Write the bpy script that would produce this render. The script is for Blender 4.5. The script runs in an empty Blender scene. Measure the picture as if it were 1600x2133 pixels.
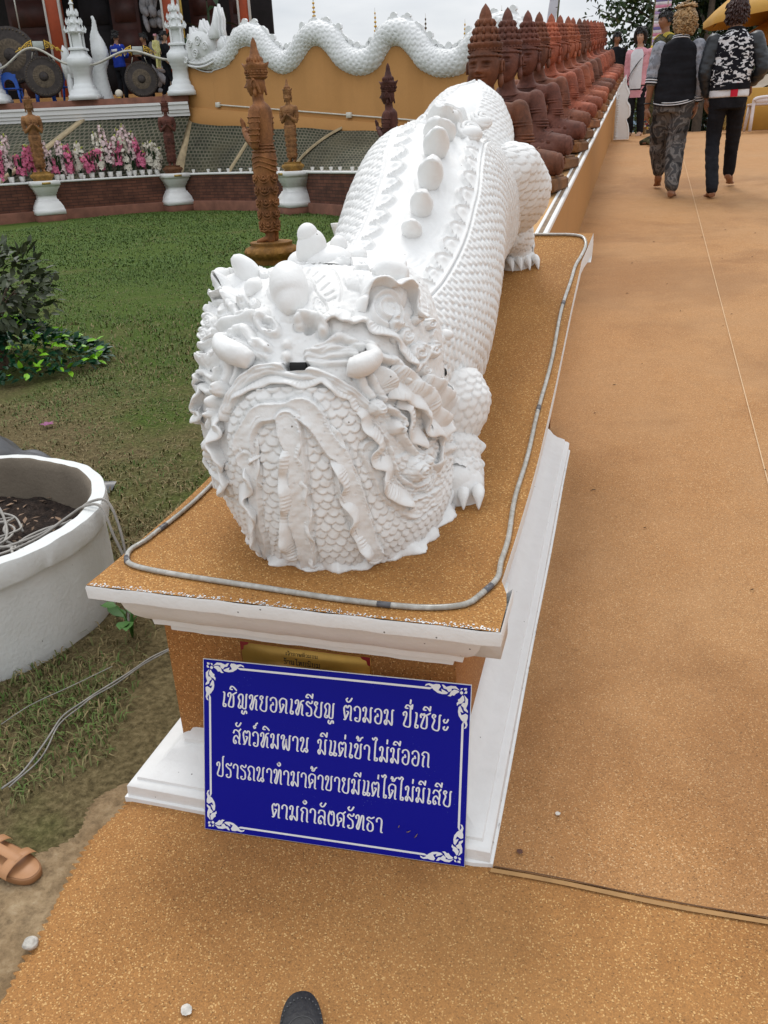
import bpy, math, random
import numpy as np
from mathutils import Vector, Matrix

SC = bpy.context.scene
COL = SC.collection
rnd = random.Random(7)
nrs = np.random.RandomState(11)

# ------------------------------------------------------------------ camera
CAM = (0.1937, -1.2951, 1.42)
R_ = ((0.96128, 0.07503, -0.26514), (0.27227, -0.40339, 0.87393), (-0.04139, -0.91192, -0.40827))
cam = bpy.data.cameras.new("camera")
cam.sensor_fit = 'VERTICAL'
cam.sensor_height = 24.0
cam.lens = 24.0 * 1720.0 / 2133.0
cam.clip_start = 0.05
cam.clip_end = 3000.0
camo = bpy.data.objects.new("camera", cam)
M4 = Matrix.Identity(4)
for i in range(3):
    M4[i][0] = R_[i][0]
    M4[i][1] = -R_[i][1]
    M4[i][2] = -R_[i][2]
    M4[i][3] = CAM[i]
camo.matrix_world = M4
COL.objects.link(camo)
SC.camera = camo

# ------------------------------------------------------------------ sky, sun, exposure
SUN_EL, SUN_AZ = math.radians(58), math.radians(-25)      # azimuth from +Y (behind the statue), towards -X
world = bpy.data.worlds.new("World")
SC.world = world
world.use_nodes = True
wn = world.node_tree
wn.nodes.clear()
w_out = wn.nodes.new('ShaderNodeOutputWorld')
w_bg = wn.nodes.new('ShaderNodeBackground')
w_sky = wn.nodes.new('ShaderNodeTexSky')
w_sky.sky_type = 'NISHITA'
w_sky.sun_disc = False
w_sky.sun_elevation = SUN_EL
w_sky.sun_rotation = SUN_AZ
w_sky.air_density = 1.0
w_sky.dust_density = 2.0
w_tc = wn.nodes.new('ShaderNodeTexCoord')
w_map = wn.nodes.new('ShaderNodeMapping')
w_map.inputs['Scale'].default_value = (2.2, 2.2, 9.0)
w_noise = wn.nodes.new('ShaderNodeTexNoise')
w_noise.inputs['Scale'].default_value = 1.3
w_noise.inputs['Detail'].default_value = 6
w_noise.inputs['Roughness'].default_value = 0.55
w_ramp = wn.nodes.new('ShaderNodeValToRGB')
w_ramp.color_ramp.elements[0].position = 0.36
w_ramp.color_ramp.elements[0].color = (6.6, 6.95, 7.4, 1)
w_ramp.color_ramp.elements[1].position = 0.60
w_ramp.color_ramp.elements[1].color = (8.7, 8.85, 9.05, 1)
w_sep = wn.nodes.new('ShaderNodeSeparateXYZ')
w_mr = wn.nodes.new('ShaderNodeMapRange')                # overcast: brighter overhead than at the horizon
w_mr.inputs['From Min'].default_value = 0.12
w_mr.inputs['From Max'].default_value = 0.9
w_mr.inputs['To Min'].default_value = 1.0
w_mr.inputs['To Max'].default_value = 1.75
w_mul = wn.nodes.new('ShaderNodeMixRGB')
w_mul.blend_type = 'MULTIPLY'
w_mul.inputs['Fac'].default_value = 1.0
w_mix = wn.nodes.new('ShaderNodeMixRGB')
w_mix.inputs['Fac'].default_value = 0.88
wl = wn.links.new
wl(w_tc.outputs['Generated'], w_map.inputs['Vector'])
wl(w_map.outputs['Vector'], w_noise.inputs['Vector'])
wl(w_noise.outputs['Fac'], w_ramp.inputs['Fac'])
wl(w_tc.outputs['Generated'], w_sep.inputs['Vector'])
wl(w_sep.outputs['Z'], w_mr.inputs['Value'])
wl(w_ramp.outputs['Color'], w_mul.inputs['Color1'])
wl(w_mr.outputs['Result'], w_mul.inputs['Color2'])
wl(w_sky.outputs['Color'], w_mix.inputs['Color1'])
wl(w_mul.outputs['Color'], w_mix.inputs['Color2'])
wl(w_mix.outputs['Color'], w_bg.inputs['Color'])
w_bg.inputs['Strength'].default_value = 0.104
wl(w_bg.outputs['Background'], w_out.inputs['Surface'])

sun = bpy.data.lights.new("sun", 'SUN')
sun.energy = 1.2
sun.angle = math.radians(22)
sun.color = (1.0, 0.96, 0.9)
suno = bpy.data.objects.new("sun", sun)
_sd = Vector((math.sin(SUN_AZ) * math.cos(SUN_EL), math.cos(SUN_AZ) * math.cos(SUN_EL), math.sin(SUN_EL)))
suno.rotation_euler = (-_sd).to_track_quat('-Z', 'Y').to_euler()
suno.location = _sd * 60
COL.objects.link(suno)

SC.view_settings.view_transform = 'Standard'
SC.view_settings.look = 'None'
SC.view_settings.exposure = 0.0
SC.view_settings.gamma = 1.0
SC.cycles.max_bounces = 6
SC.cycles.diffuse_bounces = 3

# ------------------------------------------------------------------ helpers
K = 0.093772                                              # ramp gradient


def unit(v):
    v = np.asarray(v, float)
    n = np.linalg.norm(v)
    return v / n if n > 1e-12 else v


class MB:
    """collects pieces and links them as one mesh object"""

    def __init__(self):
        self.v, self.f, self.fa, self.n = [], [], [], 0

    def add(self, v, f):
        v = np.asarray(v, float).reshape(-1, 3)
        self.v.append(v)
        o = self.n
        if isinstance(f, np.ndarray):
            self.fa.append(f + o)
        else:
            self.f.extend([tuple(i + o for i in q) for q in f])
        self.n += len(v)
        return self

    def box(self, c, s, rz=0.0, rx=0.0, taper=1.0, bev=0.0):
        x, y, z = s[0] / 2, s[1] / 2, s[2] / 2
        pts = []
        if bev <= 0:
            for k, t in ((-z, 1), (z, taper)):
                pts += [(-x * t, -y * t, k), (x * t, -y * t, k), (x * t, y * t, k), (-x * t, y * t, k)]
            f = [(3, 2, 1, 0), (4, 5, 6, 7)] + [(i, (i + 1) % 4, (i + 1) % 4 + 4, i + 4) for i in range(4)]
        else:
            b = bev
            rings = []
            for k, ins in ((-z, b), (-z + b, 0), (z - b, 0), (z, b)):
                t = 1 if k < 0 else taper
                X, Y = x * t, y * t
                c8 = [(-X + b, -Y + ins), (X - b, -Y + ins), (X - ins, -Y + b), (X - ins, Y - b), (X - b, Y - ins), (-X + b, Y - ins), (-X + ins, Y - b), (-X + ins, -Y + b)]
                rings.append([(p[0], p[1], k) for p in c8])
            pts = sum(rings, [])
            f = [tuple(range(7, -1, -1)), tuple(range(24, 32))]
            for r in range(3):
                f += [(r * 8 + i, r * 8 + (i + 1) % 8, r * 8 + 8 + (i + 1) % 8, r * 8 + 8 + i) for i in range(8)]
        pts = np.array(pts)
        if rx:
            cx, sx = math.cos(rx), math.sin(rx)
            pts = pts @ np.array([[1, 0, 0], [0, cx, sx], [0, -sx, cx]])
        if rz:
            cz, sz = math.cos(rz), math.sin(rz)
            pts = pts @ np.array([[cz, sz, 0], [-sz, cz, 0], [0, 0, 1]])
        return self.add(pts + np.array(c), f)

    def grid(self, P, cu=False, cv=False):
        """P (nu,nv,3)"""
        nu, nv = P.shape[:2]
        I, J = np.meshgrid(np.arange(nu if cu else nu - 1), np.arange(nv if cv else nv - 1), indexing='ij')
        I, J = I.ravel(), J.ravel()
        I2, J2 = (I + 1) % nu, (J + 1) % nv
        return self.add(P.reshape(-1, 3), np.stack([I * nv + J, I2 * nv + J, I2 * nv + J2, I * nv + J2], 1))

    def lathe(self, prof, c=(0, 0, 0), n=24, sq=None, sx=1.0, sy=1.0, rz=0.0, cap=True):
        """prof [(r,z)..]; sq: superellipse exponent, or n=4 for square plans"""
        a = (np.arange(n) + (0.5 if n == 4 else 0)) / n * 2 * math.pi + rz
        if n == 4:
            ca, sa = np.cos(a) * math.sqrt(2), np.sin(a) * math.sqrt(2)
        else:
            ca, sa = np.cos(a), np.sin(a)
            if sq:
                ca = np.sign(ca) * np.abs(ca) ** (2 / sq)
                sa = np.sign(sa) * np.abs(sa) ** (2 / sq)
        P = np.zeros((len(prof), n, 3))
        for i, (r, z) in enumerate(prof):
            P[i, :, 0] = ca * r * sx
            P[i, :, 1] = sa * r * sy
            P[i, :, 2] = z
        P += np.array(c)
        nv = n
        f = []
        for i in range(len(prof) - 1):
            for j in range(n):
                j2 = (j + 1) % n
                f.append((i * nv + j, i * nv + j2, (i + 1) * nv + j2, (i + 1) * nv + j))
        if cap:
            f.append(tuple(range(n - 1, -1, -1)))
            f.append(tuple((len(prof) - 1) * nv + j for j in range(n)))
        return self.add(P.reshape(-1, 3), f)

    def tube(self, pts, r, n=8, cap=True, flat=1.0, up=(0, 0, 1)):
        pts = np.asarray(pts, float)
        m = len(pts)
        rr = np.asarray(r, float)
        if rr.ndim == 1 and len(rr) != m:
            rr = np.interp(np.linspace(0, 1, m), np.linspace(0, 1, len(rr)), rr)
        rr = np.broadcast_to(rr, (m,))
        T = np.gradient(pts, axis=0)
        T /= np.maximum(np.linalg.norm(T, axis=1, keepdims=True), 1e-9)
        U = np.zeros_like(T)
        ref = unit(up)
        for i in range(m):
            u = ref - T[i] * np.dot(ref, T[i])
            if np.linalg.norm(u) < 1e-3:
                u = np.array([1.0, 0.3, 0]) - T[i] * T[i][0]
            U[i] = unit(u)
            ref = U[i]
        W = np.cross(T, U)
        a = np.arange(n) / n * 2 * math.pi
        P = pts[:, None, :] + rr[:, None, None] * (np.cos(a)[None, :, None] * W[:, None, :] + flat * np.sin(a)[None, :, None] * U[:, None, :])
        f = []
        for i in range(m - 1):
            for j in range(n):
                j2 = (j + 1) % n
                f.append((i * n + j, i * n + j2, (i + 1) * n + j2, (i + 1) * n + j))
        if cap:
            f.append(tuple(range(n - 1, -1, -1)))
            f.append(tuple((m - 1) * n + j for j in range(n)))
        return self.add(P.reshape(-1, 3), f)

    def ell(self, c, r, n=16, m=10, rot=None, e=2.0):
        t = np.linspace(0, math.pi, m + 1)
        a = np.arange(n) / n * 2 * math.pi
        sg = lambda x: np.sign(x) * np.abs(x) ** (2 / e)
        P = np.zeros((m + 1, n, 3))
        P[:, :, 0] = sg(np.sin(t))[:, None] * sg(np.cos(a))[None] * r[0]
        P[:, :, 1] = sg(np.sin(t))[:, None] * sg(np.sin(a))[None] * r[1]
        P[:, :, 2] = -sg(np.cos(t))[:, None] * r[2]
        P = P.reshape(-1, 3)
        if rot is not None:
            P = P @ np.array(Matrix.Rotation(rot[0], 3, 'X') @ Matrix.Identity(3)).T
            P = P @ np.array(Matrix.Rotation(rot[1], 3, 'Y')).T
            P = P @ np.array(Matrix.Rotation(rot[2], 3, 'Z')).T
        f = []
        for i in range(m):
            for j in range(n):
                j2 = (j + 1) % n
                f.append((i * n + j, i * n + j2, (i + 1) * n + j2, (i + 1) * n + j))
        return self.add(P + np.array(c), f)

    def prism(self, poly, z0, z1):
        n = len(poly)
        v = [(p[0], p[1], z0) for p in poly] + [(p[0], p[1], z1) for p in poly]
        f = [tuple(range(n - 1, -1, -1)), tuple(range(n, 2 * n))] + [(i, (i + 1) % n, (i + 1) % n + n, i + n) for i in range(n)]
        return self.add(v, f)

    def xf(self, Mx):
        M_ = np.array(Mx)
        self.v = [v @ M_[:3, :3].T + M_[:3, 3] for v in self.v]
        return self

    def build(self, name, mat, parent=None, smooth=True, auto=None):
        v = np.concatenate(self.v)
        me = bpy.data.meshes.new(name)
        lens = np.fromiter((len(q) for q in self.f), int, len(self.f))
        idx = np.fromiter((i for q in self.f for i in q), int, int(lens.sum()))
        if self.fa:
            qa = np.concatenate(self.fa)
            lens = np.concatenate([lens, np.full(len(qa), qa.shape[1], int)])
            idx = np.concatenate([idx, qa.ravel()])
        me.vertices.add(len(v))
        me.vertices.foreach_set('co', v.astype(np.float32).ravel())
        me.loops.add(len(idx))
        me.loops.foreach_set('vertex_index', idx.astype(np.int32))
        me.polygons.add(len(lens))
        st = np.zeros(len(lens), int)
        st[1:] = np.cumsum(lens)[:-1]
        me.polygons.foreach_set('loop_start', st.astype(np.int32))
        me.update(calc_edges=True)
        me.validate()
        if smooth:
            me.polygons.foreach_set('use_smooth', np.ones(len(me.polygons), bool))
        if auto is not None:
            try:
                me.set_sharp_from_angle(angle=math.radians(auto))
            except Exception:
                pass
        if mat is not None:
            for mm in (mat if isinstance(mat, (list, tuple)) else [mat]):
                me.materials.append(mm)
        o = bpy.data.objects.new(name, me)
        COL.objects.link(o)
        if parent is not None:
            o.parent = parent
        return o


def tag(o, label=None, cat=None, group=None, kind=None):
    if label:
        o['label'] = label
    if cat:
        o['category'] = cat
    if group:
        o['group'] = group
    if kind:
        o['kind'] = kind
    return o


def thing(name, label, cat, loc=(0, 0, 0), rz=0.0, group=None, scale=1.0):
    o = bpy.data.objects.new(name, None)
    o.empty_display_size = 0.1
    COL.objects.link(o)
    o.location = loc
    o.rotation_euler = (0, 0, rz)
    if scale != 1.0:
        o.scale = (scale,) * 3
    return tag(o, label, cat, group)


def copy_tree(o, parent=None):
    c = o.copy()
    COL.objects.link(c)
    if parent is not None:
        c.parent = parent
    for ch in list(o.children):
        copy_tree(ch, c)
    return c


# ------------------------------------------------------------------ materials
def newmat(name):
    m = bpy.data.materials.new(name)
    m.use_nodes = True
    nt = m.node_tree
    b = nt.nodes['Principled BSDF']
    return m, nt, b


def N(nt, typ, **kw):
    n = nt.nodes.new(typ)
    for k, v in kw.items():
        if k in n.inputs:
            n.inputs[k].default_value = v
        else:
            setattr(n, k, v)
    return n


def ramp(nt, stops, src=None):
    r = nt.nodes.new('ShaderNodeValToRGB')
    el = r.color_ramp.elements
    while len(el) < len(stops):
        el.new(0.5)
    for e, (p, c) in zip(el, stops):
        e.position = p
        e.color = (*c, 1) if len(c) == 3 else c
    if src is not None:
        nt.links.new(src, r.inputs['Fac'])
    return r


def noise(nt, scale, detail=4, rough=0.55, coord='Object', vec=None):
    if vec is None:
        tc = nt.nodes.new('ShaderNodeTexCoord')
        vec = tc.outputs[coord]
    n = N(nt, 'ShaderNodeTexNoise', Scale=scale, Detail=detail, Roughness=rough)
    nt.links.new(vec, n.inputs['Vector'])
    return n


def mixc(nt, fac, a, b, mode='MIX'):
    m = nt.nodes.new('ShaderNodeMixRGB')
    m.blend_type = mode
    for s, k in ((fac, 'Fac'), (a, 'Color1'), (b, 'Color2')):
        if isinstance(s, (int, float)):
            m.inputs[k].default_value = s
        elif isinstance(s, tuple):
            m.inputs[k].default_value = (*s, 1) if len(s) == 3 else s
        else:
            nt.links.new(s, m.inputs[k])
    return m.outputs['Color']


def bump(nt, b, src, strength=0.3, dist=0.01, prev=None):
    bp = N(nt, 'ShaderNodeBump', Strength=strength, Distance=dist)
    nt.links.new(src, bp.inputs['Height'])
    if prev is not None:
        nt.links.new(prev.outputs['Normal'], bp.inputs['Normal'])
    nt.links.new(bp.outputs['Normal'], b.inputs['Normal'])
    return bp


def flat(name, col, rough=0.6, var=0.12, scale=8.0, metal=0.0, bmp=0.0, bscale=60.0, spec=0.5):
    """plain paint, cloth or metal with a little uneven wear"""
    m, nt, b = newmat(name)
    n = noise(nt, scale, 5, 0.6)
    lo = tuple(max(0, c * (1 - var)) for c in col)
    hi = tuple(min(1, c * (1 + var)) for c in col)
    r = ramp(nt, [(0.3, lo), (0.7, hi)], n.outputs['Fac'])
    nt.links.new(r.outputs['Color'], b.inputs['Base Color'])
    b.inputs['Roughness'].default_value = rough
    b.inputs['Metallic'].default_value = metal
    b.inputs['Specular IOR Level'].default_value = spec
    if bmp:
        n2 = noise(nt, bscale, 3)
        bump(nt, b, n2.outputs['Fac'], bmp, 0.01)
    return m


def aggregate(name, base, tan, stain, scale=210.0, rough=0.75, stain_amt=0.6):
    """washed gravel render: tiny stones in an ochre binder"""
    m, nt, b = newmat(name)
    tc = nt.nodes.new('ShaderNodeTexCoord')
    v = N(nt, 'ShaderNodeTexVoronoi', Scale=scale, Randomness=1.0)
    nt.links.new(tc.outputs['Object'], v.inputs['Vector'])
    sep = nt.nodes.new('ShaderNodeSeparateColor')
    nt.links.new(v.outputs['Color'], sep.inputs['Color'])
    dk = tuple(c * 0.42 for c in base)
    st = ramp(nt, [(0.0, dk), (0.05, tuple(c * .78 for c in base)), (0.35, base), (0.70, tuple(c * 1.12 for c in base)), (0.90, tuple(c * 1.3 for c in base)), (0.95, tan), (1.0, tuple(min(1, c * 1.2) for c in tan))], sep.outputs['Red'])
    big = noise(nt, 1.1, 6, 0.62, vec=tc.outputs['Object'])
    bigr = ramp(nt, [(0.36, (0, 0, 0)), (0.66, (1, 1, 1))], big.outputs['Fac'])
    mid = noise(nt, 9.0, 5, 0.6, vec=tc.outputs['Object'])
    sm = mixc(nt, stain_amt, (0, 0, 0), bigr.outputs['Color'])
    c1 = mixc(nt, sm, st.outputs['Color'], mixc(nt, 0.55, st.outputs['Color'], stain))
    mr = ramp(nt, [(0.3, (0.95, 0.945, 0.94)), (0.7, (1.04, 1.04, 1.04))], mid.outputs['Fac'])
    # worn and damp patches with a soft outline of their own
    w1 = noise(nt, 0.42, 5, 0.68, vec=tc.outputs['Object'])
    w1.inputs['Distortion'].default_value = 0.4
    wr = ramp(nt, [(0.40, (0.80, 0.76, 0.72)), (0.50, (1, 1, 1)), (0.62, (1.0, 1.0, 1.0)), (0.72, (1.10, 1.10, 1.12))], w1.outputs['Fac'])
    c1 = mixc(nt, 1.0, c1, wr.outputs['Color'], 'MULTIPLY')
    c2 = mixc(nt, 1.0, c1, mr.outputs['Color'], 'MULTIPLY')
    nt.links.new(c2, b.inputs['Base Color'])
    b.inputs['Roughness'].default_value = rough
    b.inputs['Specular IOR Level'].default_value = 0.3
    bp = N(nt, 'ShaderNodeBump', Strength=0.5, Distance=0.0018)
    inv = N(nt, 'ShaderNodeMath', operation='SUBTRACT')
    inv.inputs[0].default_value = 1.0
    nt.links.new(v.outputs['Distance'], inv.inputs[1])
    nt.links.new(inv.outputs[0], bp.inputs['Height'])
    nt.links.new(bp.outputs['Normal'], b.inputs['Normal'])
    return m


def plaster(name, col=(0.80, 0.80, 0.79), dirt=(0.42, 0.38, 0.33), pits=True, amt=0.35, rough=0.55, bs=0.25):
    """white painted cement with pits, brush marks and faint grime"""
    m, nt, b = newmat(name)
    tc = nt.nodes.new('ShaderNodeTexCoord')
    n1 = noise(nt, 3.2, 7, 0.65, vec=tc.outputs['Object'])
    r1 = ramp(nt, [(0.50, (0, 0, 0)), (0.78, (1, 1, 1))], n1.outputs['Fac'])
    f1 = mixc(nt, amt, (0, 0, 0), r1.outputs['Color'])
    c = mixc(nt, f1, col, tuple(a * 0.55 + d * 0.45 for a, d in zip(col, dirt)))
    n2 = noise(nt, 26.0, 4, 0.5, vec=tc.outputs['Object'])
    r2 = ramp(nt, [(0.3, (0.955, 0.95, 0.945)), (0.7, (1, 1, 1))], n2.outputs['Fac'])
    c = mixc(nt, 1.0, c, r2.outputs['Color'], 'MULTIPLY')
    if pits:
        v = N(nt, 'ShaderNodeTexVoronoi', Scale=42.0)
        nt.links.new(tc.outputs['Object'], v.inputs['Vector'])
        pr = ramp(nt, [(0.055, (1, 1, 1)), (0.10, (0, 0, 0))], v.outputs['Distance'])
        sepc = nt.nodes.new('ShaderNodeSeparateColor')
        nt.links.new(v.outputs['Color'], sepc.inputs['Color'])
        gate = ramp(nt, [(0.90, (0, 0, 0)), (0.92, (1, 1, 1))], sepc.outputs['Green'])
        pm = mixc(nt, 1.0, pr.outputs['Color'], gate.outputs['Color'], 'MULTIPLY')
        c = mixc(nt, pm, c, tuple(x * 0.35 for x in dirt))
    nt.links.new(c, b.inputs['Base Color'])
    b.inputs['Roughness'].default_value = rough
    b.inputs['Specular IOR Level'].default_value = 0.35
    n3 = noise(nt, 70.0, 4, 0.6, vec=tc.outputs['Object'])
    bump(nt, b, n3.outputs['Fac'], bs, 0.006)
    return m


M = {}
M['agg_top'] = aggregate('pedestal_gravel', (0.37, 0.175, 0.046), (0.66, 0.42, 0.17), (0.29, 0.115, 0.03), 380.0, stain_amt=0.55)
M['agg_ramp'] = aggregate('ramp_gravel', (0.385, 0.188, 0.066), (0.58, 0.37, 0.185), (0.435, 0.258, 0.125), 400.0, stain_amt=0.85)
M['agg_front'] = aggregate('forecourt_gravel', (0.345, 0.158, 0.045), (0.60, 0.37, 0.15), (0.39, 0.212, 0.080), 380.0, stain_amt=0.6)
M['white'] = plaster('white_painted_cement', amt=0.3)
M['statue'] = plaster('white_statue_paint', (0.83, 0.83, 0.82), (0.50, 0.42, 0.34), amt=0.34, bs=0.26)
M['cement_joint'] = flat('ochre_cement', (0.36, 0.20, 0.075), 0.8, 0.15, 20)
M['dark'] = flat('slot_shade_black', (0.01, 0.01, 0.01), 0.9, 0.1, 10)
# ================================================================== the white guardian creature
def pch(x, xs, ys):
    """smooth interpolation through (xs, ys)"""
    xs, ys = np.asarray(xs, float), np.asarray(ys, float)
    d = np.diff(ys) / np.diff(xs)
    m = np.zeros(len(xs))
    m[1:-1] = np.where(d[:-1] * d[1:] > 0, 2 * d[:-1] * d[1:] / np.where(d[:-1] + d[1:] == 0, 1, d[:-1] + d[1:]), 0)
    m[0], m[-1] = d[0], d[-1]
    x = np.clip(x, xs[0], xs[-1])
    i = np.clip(np.searchsorted(xs, x) - 1, 0, len(xs) - 2)
    h = xs[i + 1] - xs[i]
    t = (x - xs[i]) / h
    return (2 * t ** 3 - 3 * t ** 2 + 1) * ys[i] + (t ** 3 - 2 * t ** 2 + t) * h * m[i] + (-2 * t ** 3 + 3 * t ** 2) * ys[i + 1] + (t ** 3 - t ** 2) * h * m[i + 1]


# z, centre x, half width, front y, back y
HEAD_T = np.array([
    (.580, -.420, .212, .178, .70), (.64, -.424, .236, .155, .75), (.72, -.442, .255, .140, .80), (.80, -.460, .266, .138, .85),
    (.88, -.470, .270, .148, .85), (.95, -.474, .268, .168, .85), (1.02, -.474, .260, .205, .85), (1.08, -.474, .242, .25, .85),
    (1.125, -.472, .212, .305, .83), (1.16, -.465, .160, .37, .80), (1.18, -.46, .09, .45, .72), (1.185, -.46, .004, .53, .60)])
HEAD_S = np.linspace(0, 1, len(HEAD_T))


def head_base(phi, t):
    """phi in degrees (-90 is the face), t 0..1 from the base to the crown"""
    z, cx, a, yf, yb = (pch(t, HEAD_S, HEAD_T[:, k]) for k in range(5))
    c, s = np.cos(np.radians(phi)), np.sin(np.radians(phi))
    e = 2 / 2.25
    c = np.sign(c) * np.abs(c) ** e
    s = np.sign(s) * np.abs(s) ** e
    yc = np.minimum(0.47, (yf + yb) / 2)
    y = yc + np.where(s < 0, yc - yf, yb - yc) * s
    return np.stack(np.broadcast_arrays(cx + a * c, y, z), -1)
# ================================================================== setting: ground, lawn, paving, ramp
SLAB_Y = np.array([-0.02, .15, .30, .41, .55, .70, .85, 1.0, 1.23, 1.43, 1.79, 2.1, 2.25, 2.36])
SLAB_Z = np.array([.59, .59, .5925, .597, .606, .620, .643, .668, .712, .762, .853, .942, .998, 1.045])


def grass_mat():
    m, nt, b = newmat('lawn')
    tc = nt.nodes.new('ShaderNodeTexCoord')
    o = tc.outputs['Object']
    fine = noise(nt, 55.0, 4, 0.7, vec=o)
    g = ramp(nt, [(0.28, (0.030, 0.050, 0.010)), (0.5, (0.075, 0.118, 0.022)), (0.72, (0.14, 0.19, 0.045))], fine.outputs['Fac'])
    d = ramp(nt, [(0.28, (0.065, 0.050, 0.024)), (0.5, (0.155, 0.12, 0.058)), (0.72, (0.28, 0.22, 0.115))], fine.outputs['Fac'])
    big = noise(nt, 0.75, 6, 0.65, vec=o)
    # drier towards the path and the planter, greener towards the wall
    sp = nt.nodes.new('ShaderNodeSeparateXYZ')
    nt.links.new(o, sp.inputs['Vector'])
    mr = N(nt, 'ShaderNodeMapRange')
    mr.inputs['From Min'].default_value = 0.0
    mr.inputs['From Max'].default_value = 8.0
    mr.inputs['To Min'].default_value = 0.16
    mr.inputs['To Max'].default_value = -0.16
    nt.links.new(sp.outputs['Y'], mr.inputs['Value'])
    ad = N(nt, 'ShaderNodeMath', operation='ADD')
    nt.links.new(big.outputs['Fac'], ad.inputs[0])
    nt.links.new(mr.outputs['Result'], ad.inputs[1])
    f = ramp(nt, [(0.42, (0, 0, 0)), (0.62, (1, 1, 1))], ad.outputs[0])
    c = mixc(nt, f.outputs['Color'], g.outputs['Color'], d.outputs['Color'])
    nt.links.new(c, b.inputs['Base Color'])
    b.inputs['Roughness'].default_value = 0.95
    b.inputs['Specular IOR Level'].default_value = 0.1
    bump(nt, b, fine.outputs['Fac'], 0.9, 0.03)
    return m


M['lawn'] = grass_mat()


def dirt_mat():
    m, nt, b = newmat('sandy_dirt')
    n1 = noise(nt, 38.0, 6, 0.7)
    n2 = noise(nt, 3.5, 4, 0.6)
    r = ramp(nt, [(0.3, (0.20, 0.135, 0.07)), (0.55, (0.40, 0.285, 0.16)), (0.75, (0.54, 0.42, 0.27))], n1.outputs['Fac'])
    r2 = ramp(nt, [(0.35, (0.62, 0.55, 0.46)), (0.65, (1, 1, 1))], n2.outputs['Fac'])
    nt.links.new(mixc(nt, 1.0, r.outputs['Color'], r2.outputs['Color'], 'MULTIPLY'), b.inputs['Base Color'])
    b.inputs['Roughness'].default_value = 0.95
    bump(nt, b, n1.outputs['Fac'], 0.8, 0.02)
    return m


M['dirt'] = dirt_mat()

mb = MB()
mb.prism([(-600, -300), (600, -300), (600, 900), (-600, 900)], -2.5, -0.35)
tag(mb.build('ground', flat('far_field', (0.06, 0.075, 0.03), 0.95, 0.3, 0.05), smooth=False), kind='structure')

# lawn sheet with gentle unevenness
X = np.concatenate([np.linspace(-60, -9, 30), np.linspace(-8.7, -0.35, 150)])
Y = np.concatenate([np.linspace(-8, -1.6, 12), np.linspace(-1.5, 9, 190), np.linspace(9.3, 24, 40)])
XX, YY = np.meshgrid(X, Y, indexing='ij')
ZZ = -0.016 + 0.012 * np.sin(XX * 1.7 + YY) * np.sin(YY * 1.3 - .4 * XX) + 0.005 * np.sin(XX * 9 + 2 * YY) * np.sin(YY * 11 - XX)
edge = np.clip((XX + 1.15) / 0.25, 0, 1)
ZZ = ZZ * (1 - edge) + (-0.022) * edge
mb = MB().grid(np.stack([XX, YY, ZZ], -1))
tag(mb.build('lawn', M['lawn']), kind='structure')

# forecourt paving with a broken, rounded edge towards the lawn
el = [(-.885, .06), (-.885, -.02), (-.902, -.10), (-.895, -.20), (-.872, -.30), (-.855, -.40), (-.84, -.50), (-.80, -.68), (-.74, -.95), (-.62, -1.6), (-.5, -2.6), (-.4, -5)]
q = np.array(el)
tq = np.linspace(0, len(q) - 1, 220)
ex = np.interp(tq, np.arange(len(q)), q[:, 0]) + 0.006 * np.sin(tq * 37) + 0.004 * np.sin(tq * 91 + 1)
ey = np.interp(tq, np.arange(len(q)), q[:, 1])
rows = []
for off, z in ((7.5, 0.0), (0.35, 0.0), (0.12, 0.0), (0.03, -0.001), (0.012, -0.005), (0.0, -0.014), (-0.014, -0.030), (-0.02, -0.06)):
    rows.append(np.stack([ex + off, ey, np.full_like(ex, z)], 1))
mb = MB().grid(np.stack(rows, 0))
tag(mb.build('forecourt', M['agg_front']), kind='structure')
# bare sandy strip along it
rows = []
for off, z in ((0.04, -0.010), (-0.03, -0.010), (-0.10, -0.011), (-0.17, -0.016), (-0.25, -0.034)):
    w = 1 + 0.35 * np.sin(ey * 9) + 0.25 * np.sin(ey * 23 + 1)
    grow = np.clip((0.15 - ey) / 0.45, 0.15, 2.2)
    rows.append(np.stack([ex + (off * w * grow if off < 0 else off), ey, z + 0.004 * np.sin(ey * 40 + off * 60)], 1))
mb = MB().grid(np.stack(rows, 0))
tag(mb.build('dirt_strip', M['dirt']), kind='structure')

# ramp and the terrace it climbs to
CREST = 14.25
Yr = np.concatenate([np.linspace(0.0, CREST - 1.2, 60), np.linspace(CREST - 1.1, CREST + 1.2, 14), [20, 40, 70]])
zr = np.where(Yr < CREST, Yr * K, CREST * K) - 0.05 * np.exp(-((Yr - CREST) / 0.7) ** 2)
Xr = np.array([-0.275, 0.0, 0.4, 1.0, 2.0, 4.0, 7.2])
XX, YY = np.meshgrid(Xr, Yr, indexing='ij')
ZZ = np.broadcast_to(zr[None], XX.shape).copy()
Pr = np.stack([XX, YY, ZZ + 0.004], -1)
tag(MB().grid(Pr).build('ramp', M['agg_ramp']), kind='structure')
mb = MB()
mb.prism([(-1.4, 15.6), (7.2, 15.6), (9, 60), (-6, 60)], 0.4, CREST * K - 0.03)
tag(mb.build('terrace', M['agg_ramp'], smooth=False), kind='structure')
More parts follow.
